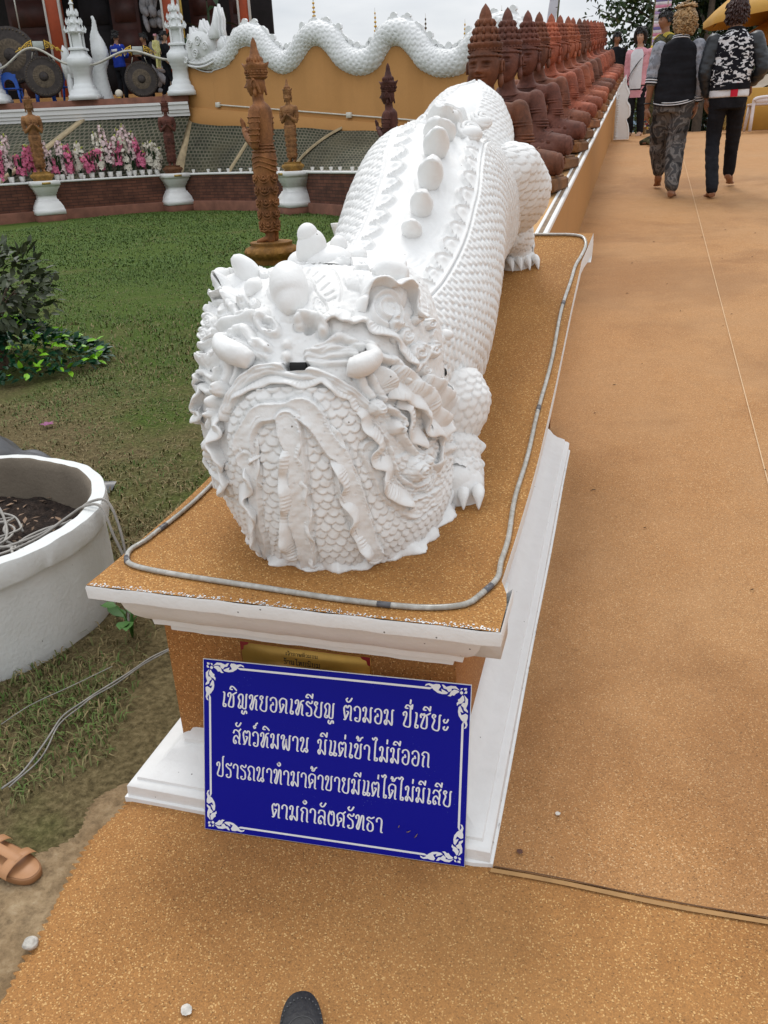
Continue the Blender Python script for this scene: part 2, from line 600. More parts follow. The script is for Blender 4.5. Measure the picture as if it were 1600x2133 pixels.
# cement joints in the paving
mb = MB()
xs = np.linspace(0.004, 7.0, 90)
c = -0.012 + 0.003 * np.sin(xs * 13)
mb.grid(np.stack([np.stack([xs, c - 0.004, 0 * xs + 0.0045], 1), np.stack([xs, c + 0.005, 0 * xs + 0.0065], 1)], 0))
tag(mb.build('paving_joint', M['cement_joint']), kind='structure')
mb = MB()
xs = np.linspace(0.01, 7.0, 90)
c = -0.003 + 0.003 * np.sin(xs * 13)
mb.grid(np.stack([np.stack([xs, c - 0.0012, 0 * xs + 0.0075], 1), np.stack([xs, c + 0.0012, 0 * xs + 0.0085], 1)], 0))
tag(mb.build('paving_crack', flat('joint_dark_line', (0.11, 0.055, 0.025), 0.9, 0.3, 30)), kind='structure')  # thin dark line along the joint
mb = MB()
ys = np.linspace(0.06, CREST - .3, 120)
mb.grid(np.stack([np.stack([0 * ys + 0.7535, ys, ys * K + 0.0085], 1), np.stack([0 * ys + 0.7575, ys, ys * K + 0.0085], 1)], 0))
tag(mb.build('ramp_joint', flat('pale_joint', (0.62, 0.43, 0.25), 0.8, 0.15, 20)), kind='structure')


mb = MB()
rs = np.random.RandomState(44)
for k in range(46):
    x, y = rs.uniform(.08, 2.2), rs.uniform(.1, 9) ** 1.0
    t, L = rs.uniform(0, 6.28), rs.uniform(.004, .014)
    d = np.array([math.cos(t), math.sin(t), K * math.sin(t)]) * L
    p = np.array([x, y, K * y + .008])
    mb.tube([p - d, p + [0, 0, .003], p + d * .8 + np.array([d[1], -d[0], 0]) * .5], [.0006, .0022, .0006], n=4)
tag(mb.build('litter', flat('dry_litter', (0.10, 0.06, 0.03), 0.9, 0.5, 30)), kind='stuff', label='tiny dry leaf bits scattered over the ramp', cat='litter')

# ------------------------------------------------------------------ pedestal under the statue
def sweep(path_rows, mb):
    return mb.grid(np.stack(path_rows, 0))


pedestal = thing('pedestal', 'ochre gravel pedestal with white stepped mouldings carrying the white creature', 'pedestal', (-0.43, 1.0, 0))
PO = np.array(pedestal.location)


def ped(mb, name, mat, **kw):
    mb.v = [v - PO for v in mb.v]
    return mb.build(name, mat, pedestal, **kw)


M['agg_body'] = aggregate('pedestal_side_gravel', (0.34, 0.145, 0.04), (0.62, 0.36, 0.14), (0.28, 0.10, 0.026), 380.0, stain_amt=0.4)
# base moulding: profile (inset, height) run along left, front and right sides; the right side climbs with the ramp
prof = [(-.006, -.05), (-.006, .010), (.0, .012), (.0, .040), (.006, .046), (.018, .049), (.020, .056), (.030, .060), (.050, .066), (.068, .078), (.082, .096), (.094, .103), (.106, .105), (.108, .116), (.118, .119), (.16, .121), (.16, .10)]
mb = MB()
rows = []
yb = np.linspace(0, 2.065, 40)
for d, z in prof:
    L = [(-.874 + d, yy, z) for yy in np.linspace(1.6, d, 12)]
    F = [(xx, d, z + K * max(d, 0) * t) for xx, t in zip(np.linspace(-.874 + d, -d, 24)[1:-1], np.linspace(0, 1, 24)[1:-1])]
    Rr = [(-d, max(yy, d), z + K * max(yy, d)) for yy in yb]
    rows.append(np.array(L + F + Rr))
G = np.stack(rows, 0)
G[1:, :, :2] += (0.0012 * np.sin(G[1:, :, :2] * 31 + G[1:, :, 2:3] * 60))
mb.grid(G)
nv = G.shape[1]
mb.f.append(tuple(i * nv + nv - 1 for i in range(len(prof))))     # cut end on the ramp
ped(mb, 'base_moulding', M['white'], auto=38)
# ochre body
mb = MB()
yy = np.linspace(.15, 2.3, 40)
zt = np.interp(yy, SLAB_Y, SLAB_Z) - 0.032
rows = [np.stack([0 * yy - .10, yy, K * yy + .05], 1), np.stack([0 * yy - .10, yy, np.where(yy < .2, .42, zt)], 1)]
mb.grid(np.stack(rows, 0))
rows = [np.stack([0 * yy - .795, yy, 0 * yy - .05], 1), np.stack([0 * yy - .795, yy, np.where(yy < .2, .42, zt)], 1)]
mb.grid(np.stack(rows, 0))
xx = np.linspace(-.795, -.10, 8)
mb.grid(np.stack([np.stack([xx, 0 * xx + .15, 0 * xx - .02], 1), np.stack([xx, 0 * xx + .15, 0 * xx + .43], 1)], 0))
mb.grid(np.stack([np.stack([xx, 0 * xx + 2.3, 0 * xx - .02], 1), np.stack([xx, 0 * xx + 2.3, 0 * xx + .96], 1)], 0))
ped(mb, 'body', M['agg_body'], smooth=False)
# cornice at the front, returning round both corners
prof = [(.0, .5885), (-.002, .584), (-.001, .558), (.004, .5545), (.034, .552), (.040, .547), (.042, .535), (.048, .512), (.060, .490), (.076, .474), (.086, .466), (.088, .452), (.112, .449), (.113, .424), (.16, .421)]
rows = []
for d, z in prof:
    L = [(-.866 + d, yy_, z) for yy_ in np.linspace(.9, d, 10)]
    F = [(xx_, d, z) for xx_ in np.linspace(-.866 + d, .014 - d, 24)[1:-1]]
    Rr = [(.014 - d, yy_, z) for yy_ in np.linspace(d, .165 + d * .2, 6)]
    rows.append(np.array(L + F + Rr))
G = np.stack(rows, 0)
G[:, :, 2] += 0.0009 * np.sin(G[:, :, 0] * 41) + 0.0006 * np.sin(G[:, :, 0] * 97)
mb = MB().grid(G)
nv = G.shape[1]
mb.f.append(tuple(i * nv + nv - 1 for i in range(len(prof))))
ped(mb, 'cornice', M['white'], auto=38)
ped(MB().box((-.052, .205, .4885), (.092, .10, .128)), 'corner_block', M['white'], smooth=False)
# the rising slab that carries the creature
ys = np.linspace(0.0, 2.36, 150)
zs = np.interp(ys, SLAB_Y, SLAB_Z)
for _ in range(6):
    zs[1:-1] = (zs[:-2] + zs[1:-1] * 2 + zs[2:]) / 4
xr = np.interp(ys, [0, .10, .145, .19, .8, 1.8, 2.15, 2.36], [.012, .011, .004, -.012, -.004, .0, .006, .036])
xl = -.866 - np.interp(ys, [0, 1.8, 2.15, 2.36], [0, 0, .006, .036])
tt_ = np.linspace(0, 1, 24)
P = np.stack([xl[:, None] + (xr - xl)[:, None] * tt_[None], np.broadcast_to(ys[:, None], (150, 24)), np.broadcast_to(zs[:, None], (150, 24))], -1)
mb = MB().grid(P)
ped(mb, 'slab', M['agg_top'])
mb = MB()
th = np.interp(ys, [0, .15, .2, 1.9, 2.2, 2.36], [.03, .03, .036, .036, .05, .085])
for xe, s in ((xr, 1), (xl, -1)):
    rows = [np.stack([xe - s * .012, ys, zs - .0005], 1), np.stack([xe + s * .0005, ys, zs - .002], 1), np.stack([xe + s * .002, ys, zs - th * .5], 1), np.stack([xe, ys, zs - th], 1), np.stack([xe - s * .09, ys, zs - th - .004], 1)]
    mb.grid(np.stack(rows, 0)[:, 10:])
xx = np.linspace(-.902, .036, 20)
mb.grid(np.stack([np.stack([xx, 0 * xx + 2.361, 0 * xx + 1.0445], 1), np.stack([xx, 0 * xx + 2.363, 0 * xx + .96], 1), np.stack([xx, 0 * xx + 2.28, 0 * xx + .94], 1)], 0))
ped(mb, 'slab_edge', M['white'], auto=50)

# flecks of stray paint and chips, too many to count
rs = np.random.RandomState(12)


def flecks(name, pts, nrm, smin, smax, mat):
    mb = MB()
    for p in pts:
        t = rs.uniform(0, 6.28)
        e1 = unit(np.cross(nrm, [.3, .5, .81]))
        e2 = np.cross(nrm, e1)
        r = rs.uniform(smin, smax)
        mb.add([np.array(p) + r * (1 + .6 * rs.rand()) * (e1 * math.cos(t + k) + e2 * math.sin(t + k)) for k in (0, 1.3, 2.6, 3.9, 5.2)], [(0, 1, 2, 3, 4)])
    tag(ped(mb, name, mat, smooth=False), kind='stuff')


flecks('paint_fleck', [(rs.uniform(-.86, .008), .0005 + abs(rs.normal()) * .006, .5908) for _ in range(420)], (0, 0, 1), .0006, .0022, M['white'])
M['chip'] = flat('bare_chip', (0.16, 0.10, 0.06), 0.9, 0.5, 40)
flecks('chip', [(.0015 + .004, y_, K * y_ + rs.uniform(-.012, .012)) for y_ in rs.uniform(.01, 2.05, 150)] + [(.0012, y_, K * y_ + rs.uniform(.015, .038)) for y_ in rs.uniform(.01, 2.05, 60)], (1, 0, 0), .0008, .0035, M['chip'])

# ------------------------------------------------------------------ parapet wall beside the ramp
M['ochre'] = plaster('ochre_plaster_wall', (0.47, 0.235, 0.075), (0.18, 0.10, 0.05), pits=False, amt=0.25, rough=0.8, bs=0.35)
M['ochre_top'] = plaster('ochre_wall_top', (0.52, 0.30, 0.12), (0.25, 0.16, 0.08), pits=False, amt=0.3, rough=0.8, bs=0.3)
wall = thing('parapet_wall', 'long ochre wall climbing beside the walkway under the row of seated statues', 'wall', (-0.86, 10, 0))
WO = np.array(wall.location)
ya = np.linspace(2.30, 22, 60)


def strip(pts, name, mat):
    mb = MB()
    for a in pts:
        rows = [np.stack([0 * ya + x, ya, ya * K + z if rel else 0 * ya + z], 1) for x, z, rel in a]
        mb.grid(np.stack(rows, 0))
    mb.v = [v - WO for v in mb.v]
    return mb.build(name, mat, wall, auto=40)


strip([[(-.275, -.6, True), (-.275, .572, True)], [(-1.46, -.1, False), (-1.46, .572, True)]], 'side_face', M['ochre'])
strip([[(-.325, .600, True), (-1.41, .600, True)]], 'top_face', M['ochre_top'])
strip([[(-.275, .570, True), (-.262, .574, True), (-.262, .596, True), (-.266, .600, True), (-.285, .6005, True)], [(-.309, .602, True), (-.312, .606, True), (-.326, .606, True), (-.329, .598, True)],
       [(-1.46, .57, True), (-1.475, .575, True), (-1.475, .60, True), (-1.41, .604, True)]], 'white_trim', M['white'])
strip([[(-.284, .601, True), (-.310, .6015, True)]], 'brown_strip', flat('weathered_strip', (0.22, 0.15, 0.09), 0.8, 0.4, 14))
xx = np.linspace(-1.46, -.275, 6)
mb = MB().grid(np.stack([np.stack([xx, 0 * xx + 2.3, 0 * xx - .1], 1), np.stack([xx, 0 * xx + 2.3, 0 * xx + .6 + K * 2.3], 1)], 0))
mb.v = [v - WO for v in mb.v]
mb.build('end_face', M['ochre'], wall)
# sculpted details as (azimuth, height) pairs on the head, with width and relief in metres
HD_RIDGES = [([-75.5, 0.5852, -70.5, 0.5932, -65.0, 0.6132, -62.0, 0.6132, -58.0, 0.5992, -54.5, 0.5872, -50.0, 0.5892, -47.0, 0.5752, -44.0, 0.5531, -39.0, 0.5411, -35.5, 0.5371, -33.0, 0.521, -30.5, 0.499, -28.5, 0.481], 0.011, 0.013), ([-78.0, 0.5812, -73.0, 0.5752, -68.5, 0.5852, -65.0, 0.5872, -61.5, 0.5812, -56.5, 0.5792, -53.0, 0.5812], 0.009, 0.01), ([-78.0, 0.5691, -71.5, 0.5611, -67.0, 0.5691, -60.5, 0.5711, -56.0, 0.5671], 0.008, 0.009), ([-77.5, 0.5571, -71.5, 0.5511, -65.0, 0.5511, -60.5, 0.5511], 0.007, 0.008), ([-113.5, 0.6092, -112.0, 0.6273, -107.5, 0.6353, -103.0, 0.6192, -100.0, 0.5992, -97.0, 0.5992, -93.5, 0.5872], 0.012, 0.016), ([-111.5, 0.6052, -105.5, 0.5972, -101.0, 0.5892, -97.0, 0.5772, -93.0, 0.5651], 0.008, 0.01), ([-109.0, 0.5932, -104.0, 0.5892, -99.5, 0.5731, -95.5, 0.5651], 0.007, 0.008), ([-139.0, 0.5691, -132.0, 0.5892, -128.0, 0.6192, -124.0, 0.6413, -117.5, 0.6573, -110.5, 0.6774, -105.0, 0.6733], 0.013, 0.014), ([-124.5, 0.5531, -123.0, 0.5691, -119.0, 0.5912, -118.5, 0.6072, -114.0, 0.6152], 0.01, 0.012), ([-101.0, 0.6573, -99.5, 0.6713, -95.0, 0.6653, -91.5, 0.6433, -91.0, 0.6273, -93.5, 0.6273, -97.5, 0.6393, -101.0, 0.6573], 0.008, 0.014), ([-97.0, 0.6493, -95.0, 0.6513, -92.5, 0.6393, -93.0, 0.6313], 0.005, 0.006), ([-83.5, 0.6613, -82.0, 0.6733, -78.5, 0.6754, -74.5, 0.6653, -72.0, 0.6473, -71.5, 0.6313], 0.012, 0.022), ([-83.5, 0.6613, -83.5, 0.6493, -82.0, 0.6513], 0.008, 0.01), ([-35.5, 0.6072, -30.5, 0.6192, -25.5, 0.6152, -22.0, 0.5932, -24.5, 0.5772, -28.0, 0.5812, -28.0, 0.5952], 0.008, 0.01), ([-34.0, 0.5932, -31.0, 0.5952, -30.5, 0.5812], 0.008, 0.008), ([-12.5, 0.5511, -8.5, 0.523, -2.0, 0.507, 3.0, 0.513, 0.0, 0.5351], 0.009, 0.012), ([-20.5, 0.5511, -13.5, 0.5471, -11.5, 0.5251, -17.0, 0.511, -21.5, 0.499], 0.01, 0.012), ([-23.5, 0.5451, -19.5, 0.5451, -18.0, 0.5311], 0.008, 0.008), ([0.0, 0.6152, 0.5, 0.5892, 3.0, 0.5752, -0.5, 0.5611], 0.007, 0.007), ([-160.0, 0.6733, -158.5, 0.6533, -157.0, 0.6373], 0.012, 0.014), ([-156.5, 0.6353, -145.5, 0.6513, -135.0, 0.6453, -135.5, 0.6253, -145.5, 0.6232], 0.009, 0.012), ([-153.5, 0.5832, -149.5, 0.6032, -136.5, 0.6132, -131.0, 0.6072, -134.0, 0.5932], 0.009, 0.011), ([-160.5, 0.6874, -145.0, 0.7074, -131.5, 0.7174, -123.5, 0.6974, -116.5, 0.6814, -112.5, 0.6834, -112.0, 0.6954], 0.008, 0.007), ([-111.5, 0.4128, -108.5, 0.4569, -104.5, 0.491, -101.5, 0.513, -96.5, 0.5331, -91.0, 0.5411, -85.5, 0.5411, -79.5, 0.5371, -73.0, 0.5291, -66.5, 0.513, -60.0, 0.491, -55.0, 0.4709, -51.0, 0.4469, -49.0, 0.4269], 0.01, 0.016), ([-108.5, 0.4309, -105.0, 0.4709, -101.5, 0.497, -96.5, 0.519, -91.5, 0.5311, -85.5, 0.5251, -80.5, 0.521, -74.0, 0.517, -68.0, 0.505, -62.5, 0.487, -57.5, 0.4689, -53.0, 0.4449, -50.5, 0.4269], 0.007, 0.01), ([-50.0, 0.4048, -47.0, 0.3888, -44.5, 0.3607, -41.5, 0.3267, -40.5, 0.2906, -38.5, 0.2565, -34.5, 0.2285, -28.5, 0.2064, -22.0, 0.2044, -18.5, 0.2244, -19.0, 0.2545], 0.007, 0.011), ([-51.5, 0.4088, -49.5, 0.3928, -46.0, 0.3607, -43.5, 0.3267, -42.5, 0.2906, -40.5, 0.2545, -36.5, 0.2204, -28.5, 0.1964, -19.5, 0.1904, -15.0, 0.2164], 0.004, 0.006), ([-40.0, 0.4248, -35.5, 0.4028, -32.5, 0.3747, -34.5, 0.3487, -31.5, 0.3226, -27.0, 0.2886, -23.0, 0.2806], 0.009, 0.013), ([-32.5, 0.3507, -29.0, 0.3226, -23.0, 0.2886], 0.005, 0.007), ([-54.0, 0.515, -52.0, 0.489, -48.5, 0.4649], 0.012, 0.012), ([-48.5, 0.509, -45.0, 0.4749, -42.0, 0.4509], 0.01, 0.01), ([-113.0, 0.489, -111.0, 0.519, -111.0, 0.5451], 0.012, 0.012), ([-108.0, 0.499, -106.5, 0.523, -106.5, 0.5411], 0.008, 0.008), ([-116.5, 0.3808, -118.0, 0.4088, -123.0, 0.3788], 0.01, 0.012), ([-133.0, 0.5351, -130.0, 0.5431, -126.0, 0.5351, -124.5, 0.5531], 0.01, 0.01), ([-135.5, 0.501, -129.5, 0.507, -121.0, 0.501, -119.5, 0.523], 0.008, 0.01), ([-132.0, 0.4709, -124.0, 0.4649, -118.5, 0.4729], 0.008, 0.01), ([-140.5, 0.2786, -131.5, 0.2806, -122.5, 0.2866, -117.5, 0.2866], 0.006, 0.008), ([0.5, 0.2325, 11.5, 0.2044, 18.0, 0.2004], 0.012, 0.012), ([-79.0, 0.7214, -79.0, 0.7475, -76.5, 0.7495, -73.0, 0.7315, -70.5, 0.6974, -71.0, 0.6834, -74.0, 0.6874, -77.5, 0.7054, -79.0, 0.7214], 0.003, -0.003), ([-76.5, 0.7214, -75.5, 0.7355, -73.5, 0.7214, -73.0, 0.7074, -75.0, 0.7074], 0.003, -0.003), ([-100.5, 0.7515, -106.5, 0.7976, -111.0, 0.8417, -105.0, 0.8597, -94.5, 0.8517, -84.5, 0.8096, -78.0, 0.7635, -72.5, 0.7315, -70.5, 0.6974], 0.004, -0.005), ([-72.0, 0.8918, -66.5, 0.8557, -63.0, 0.7876, -63.0, 0.7575, -64.5, 0.7234], 0.004, -0.005), ([-112.0, 0.9018, -101.0, 0.8677], 0.004, -0.006), ([-96.5, 0.8978, -92.5, 0.8537], 0.004, -0.006), ([-86.5, 0.8758, -87.5, 0.8377], 0.004, -0.006), ([-77.5, 0.8477, -81.5, 0.8116], 0.004, -0.006), ([-72.0, 0.8116, -76.5, 0.7796], 0.004, -0.006), ([-68.5, 0.7735, -73.0, 0.7575], 0.004, -0.006), ([-67.0, 0.7495, -71.0, 0.7375], 0.004, -0.006), ([-122.5, 0.8998, -110.5, 0.8737], 0.004, -0.006), ([-128.0, 0.8838, -115.0, 0.8617], 0.004, -0.005), ([-125.5, 0.7936, -138.0, 0.8277, -140.0, 0.8437], 0.006, -0.008), ([-22.0, 0.5872, -25.0, 0.5772, -28.5, 0.5812, -30.0, 0.5932, -28.5, 0.6032, -25.5, 0.6032, -24.0, 0.5932, -24.5, 0.5852, -27.0, 0.5852, -28.0, 0.5892, -28.0, 0.5952, -27.0, 0.5972, -26.0, 0.5952, -26.0, 0.5912], 0.006, 0.011), ([-21.5, 0.523, -23.5, 0.5391, -21.5, 0.5531, -17.0, 0.5491, -14.0, 0.5351, -15.0, 0.5251, -18.5, 0.5251, -21.0, 0.5331, -21.0, 0.5431, -19.0, 0.5451, -17.0, 0.5391, -16.5, 0.5331, -18.0, 0.5331, -19.0, 0.5351], 0.006, 0.012), ([0.0, 0.499, 2.5, 0.503, 1.5, 0.517, -2.0, 0.5291, -6.0, 0.5311, -7.0, 0.523, -5.0, 0.513, -2.0, 0.509, 0.0, 0.509, 0.0, 0.515, -2.0, 0.521, -3.5, 0.523, -3.5, 0.519, -3.0, 0.517], 0.006, 0.01), ([-2.0, 0.6072, 2.0, 0.6012, 4.0, 0.5892, 3.0, 0.5812, 0.5, 0.5812, -2.5, 0.5892, -3.0, 0.5972, -1.5, 0.6012, 0.5, 0.5992, 1.5, 0.5932, 1.0, 0.5892, 0.5, 0.5872, -0.5, 0.5912, -0.5, 0.5932], 0.005, 0.009), ([-8.0, 0.6212, -8.5, 0.6293, -10.5, 0.6353, -12.5, 0.6353, -14.5, 0.6313, -14.5, 0.6253, -13.5, 0.6212, -12.0, 0.6212, -10.5, 0.6232, -10.5, 0.6253, -11.0, 0.6293, -11.5, 0.6293, -12.5, 0.6293, -12.5, 0.6273], 0.006, 0.01), ([-133.5, 0.6253, -139.5, 0.6192, -146.5, 0.6212, -149.5, 0.6293, -144.0, 0.6413, -138.5, 0.6433, -135.5, 0.6373, -136.0, 0.6313, -138.5, 0.6273, -142.0, 0.6273, -143.0, 0.6313, -141.5, 0.6353, -140.0, 0.6353, -139.0, 0.6353], 0.006, 0.011), ([-153.5, 0.5812, -141.0, 0.5852, -134.0, 0.5912, -132.5, 0.6012, -135.5, 0.6092, -141.0, 0.6072, -145.0, 0.5992, -143.5, 0.5932, -139.0, 0.5932, -136.0, 0.5972, -136.0, 0.6012, -138.0, 0.6032, -140.0, 0.6012, -140.0, 0.5992], 0.006, 0.011), ([-126.5, 0.6172, -126.5, 0.6092, -128.5, 0.6052, -131.0, 0.6052, -133.0, 0.6092, -133.5, 0.6152, -132.0, 0.6192, -130.0, 0.6192, -129.0, 0.6172, -128.5, 0.6132, -129.0, 0.6112, -130.0, 0.6112, -130.5, 0.6112, -130.5, 0.6132], 0.005, 0.009), ([-158.5, 0.6553, -159.0, 0.6593, -159.5, 0.6653, -160.0, 0.6713, -160.0, 0.6754, -160.0, 0.6733, -159.5, 0.6673, -159.0, 0.6633, -159.0, 0.6613, -159.0, 0.6633, -159.5, 0.6653, -159.5, 0.6673, -159.5, 0.6693, -159.5, 0.6673], 0.006, 0.01), ([-114.0, 0.7194, -117.5, 0.7315, -121.0, 0.7315, -121.5, 0.7234, -120.0, 0.7134, -117.0, 0.7074, -115.5, 0.7094, -115.5, 0.7174, -117.5, 0.7234, -119.0, 0.7255, -119.5, 0.7214, -119.0, 0.7174, -118.0, 0.7154, -117.5, 0.7154], 0.005, 0.01), ([-110.5, 0.4709, -114.0, 0.4669, -116.5, 0.4749, -115.5, 0.487, -113.0, 0.491, -111.0, 0.487, -111.0, 0.479, -112.5, 0.4729, -114.5, 0.4749, -114.5, 0.481, -113.5, 0.485, -112.5, 0.485, -112.0, 0.481, -112.5, 0.479], 0.006, 0.01), ([-48.0, 0.4208, -45.0, 0.4188, -43.5, 0.4309, -44.5, 0.4449, -47.5, 0.4489, -49.0, 0.4429, -48.5, 0.4309, -46.5, 0.4269, -45.0, 0.4309, -45.5, 0.4389, -46.5, 0.4429, -47.5, 0.4409, -47.5, 0.4369, -47.0, 0.4349], 0.006, 0.012), ([-24.5, 0.8657, -35.5, 0.8457, -41.5, 0.8437, -42.5, 0.8577, -36.5, 0.8818, -21.0, 0.8978, -19.0, 0.8898, -27.0, 0.8717, -33.5, 0.8597, -37.0, 0.8577, -38.0, 0.8637, -35.5, 0.8717, -32.0, 0.8778, -31.0, 0.8758], 0.006, 0.01), ([-25.5, 0.8437, -27.5, 0.8257, -23.5, 0.8216, -16.0, 0.8297, -6.5, 0.8437, -3.0, 0.8537, -8.5, 0.8577, -18.0, 0.8497, -22.0, 0.8397, -22.0, 0.8337, -18.5, 0.8357, -15.0, 0.8397, -14.0, 0.8437, -14.5, 0.8457], 0.006, 0.009), ([-170.5, 0.7816, -169.5, 0.7715, -169.0, 0.7695, -170.0, 0.7756, -171.0, 0.7836, -171.5, 0.7896, -171.5, 0.7876, -170.0, 0.7836, -170.0, 0.7776, -170.0, 0.7756, -170.0, 0.7776, -170.5, 0.7816, -171.0, 0.7836, -170.5, 0.7836], 0.006, 0.01), ([-174.5, 0.8537, -150.5, 0.8477, -136.0, 0.8357, -130.5, 0.8337, -129.0, 0.8377, -134.5, 0.8497, -143.0, 0.8577, -151.5, 0.8597, -151.0, 0.8557, -145.5, 0.8497, -140.0, 0.8457, -136.5, 0.8437, -136.5, 0.8457, -139.5, 0.8497], 0.005, 0.008), ([-35.0, 0.6212, -35.5, 0.6293, -35.0, 0.6373, -33.5, 0.6413, -32.0, 0.6393, -31.5, 0.6333, -32.0, 0.6273, -33.0, 0.6253, -34.0, 0.6273, -34.0, 0.6293, -34.0, 0.6333, -33.5, 0.6353, -33.0, 0.6333, -33.0, 0.6313], 0.005, 0.008), ([-26.0, 0.2305, -30.0, 0.2385, -32.0, 0.2525, -31.0, 0.2645, -28.5, 0.2665, -25.5, 0.2565, -25.0, 0.2465, -26.5, 0.2405, -28.5, 0.2425, -30.0, 0.2505, -29.5, 0.2565, -28.5, 0.2565, -27.5, 0.2545, -27.5, 0.2505], 0.005, 0.009), ([-10.0, 0.479, -12.0, 0.4749, -15.0, 0.477, -17.0, 0.485, -17.0, 0.491, -15.5, 0.495, -13.5, 0.491, -12.5, 0.487, -12.5, 0.481, -13.5, 0.481, -15.0, 0.483, -15.5, 0.487, -15.0, 0.489, -14.5, 0.487], 0.005, 0.009), ([-111.5, 0.7335, -109.0, 0.7275, -108.0, 0.7194, -108.0, 0.7134, -109.0, 0.7114, -111.0, 0.7154, -111.5, 0.7194, -112.0, 0.7255, -111.5, 0.7275, -110.5, 0.7255, -110.0, 0.7234, -109.5, 0.7194, -110.0, 0.7194, -110.0, 0.7194], 0.005, 0.008)]
HD_BLOBS = [([-94.5, 0.7916], 0.053040000000000004, 0.02), ([-88.0, 0.7014], 0.030600000000000002, 0.01), ([-95.0, 0.6453], 0.014280000000000001, -0.008), ([-78.5, 0.6433], 0.012240000000000001, -0.024), ([-167.5, 0.7575], 0.04692, 0.026), ([-176.0, 0.8257], 0.02244, 0.02), ([-30.0, 0.7595], 0.055080000000000004, 0.03), ([-44.5, 0.8136], 0.0408, 0.018), ([-35.0, 0.6754], 0.0408, 0.018), ([-128.5, 0.6914], 0.026520000000000002, 0.014), ([-87.0, 0.5992], 0.010608000000000001, 0.012), ([-86.5, 0.5711], 0.012240000000000001, 0.014), ([-118.0, 0.7214], 0.0102, 0.014), ([-47.0, 0.4289], 0.019482000000000003, 0.024), ([-37.0, 0.3707], 0.017238, 0.026), ([-28.5, 0.2525], 0.029886000000000003, 0.03), ([-22.0, 0.2625], 0.013770000000000001, 0.024), ([-113.0, 0.479], 0.01632, 0.024), ([-118.5, 0.4449], 0.01632, 0.028), ([-119.0, 0.4208], 0.013260000000000001, 0.024), ([-124.0, 0.3307], 0.01938, 0.028), ([-126.5, 0.3086], 0.01632, 0.024), ([21.0, 0.513], 0.01632, 0.03), ([20.5, 0.491], 0.012240000000000001, 0.02), ([-65.5, 0.6693], 0.03468, 0.014), ([-65.5, 0.6894], 0.03468, 0.012), ([-102.5, 0.6834], 0.024480000000000002, 0.01)]
HD_RINGS = [([-35.0, 0.6774], 0.0204, 0.004, 0.006), ([-35.0, 0.6754], 0.0337, 0.005, 0.006), ([-35.0, 0.6774], 0.0265, 0.003, -0.004), ([-129.5, 0.6934], 0.0153, 0.004, 0.005), ([-128.5, 0.6914], 0.0245, 0.004, 0.005), ([-87.0, 0.5992], 0.0102, 0.003, 0.003), ([-33.0, 0.6834], 0.0092, 0.003, -0.003)]
HD_BANDS = [([-100.5, 0.3206, -100.5, 0.3607, -97.5, 0.4008, -93.5, 0.4309, -89.0, 0.4389, -84.0, 0.4429, -78.5, 0.4469, -74.0, 0.4248, -71.5, 0.3968, -67.0, 0.3487, -63.5, 0.3267, -63.0, 0.2786, -62.0, 0.2244, -61.0, 0.1764, -60.0, 0.1303, -57.5, 0.0741], 0.0205, 0.018), ([-100.5, 0.3206, -99.5, 0.2906, -101.0, 0.2545, -103.5, 0.2104, -107.0, 0.1683, -110.5, 0.1222, -118.5, 0.0381], 0.0165, 0.014), ([-84.0, 0.4168, -82.0, 0.3407, -82.0, 0.3086, -83.0, 0.2705, -84.0, 0.2305, -86.0, 0.1884, -88.0, 0.1383, -89.5, 0.0741, -90.5, 0.006], 0.021, 0.018), ([-137.5, 0.2325, -125.5, 0.2325, -120.0, 0.2244, -123.0, 0.2265], 0.018, 0.012), ([-51.0, 0.3327, -49.0, 0.3066, -47.5, 0.2705, -46.5, 0.2345, -42.0, 0.2024, -35.5, 0.1643, -23.5, 0.1523, -13.5, 0.1483], 0.02, 0.01)]
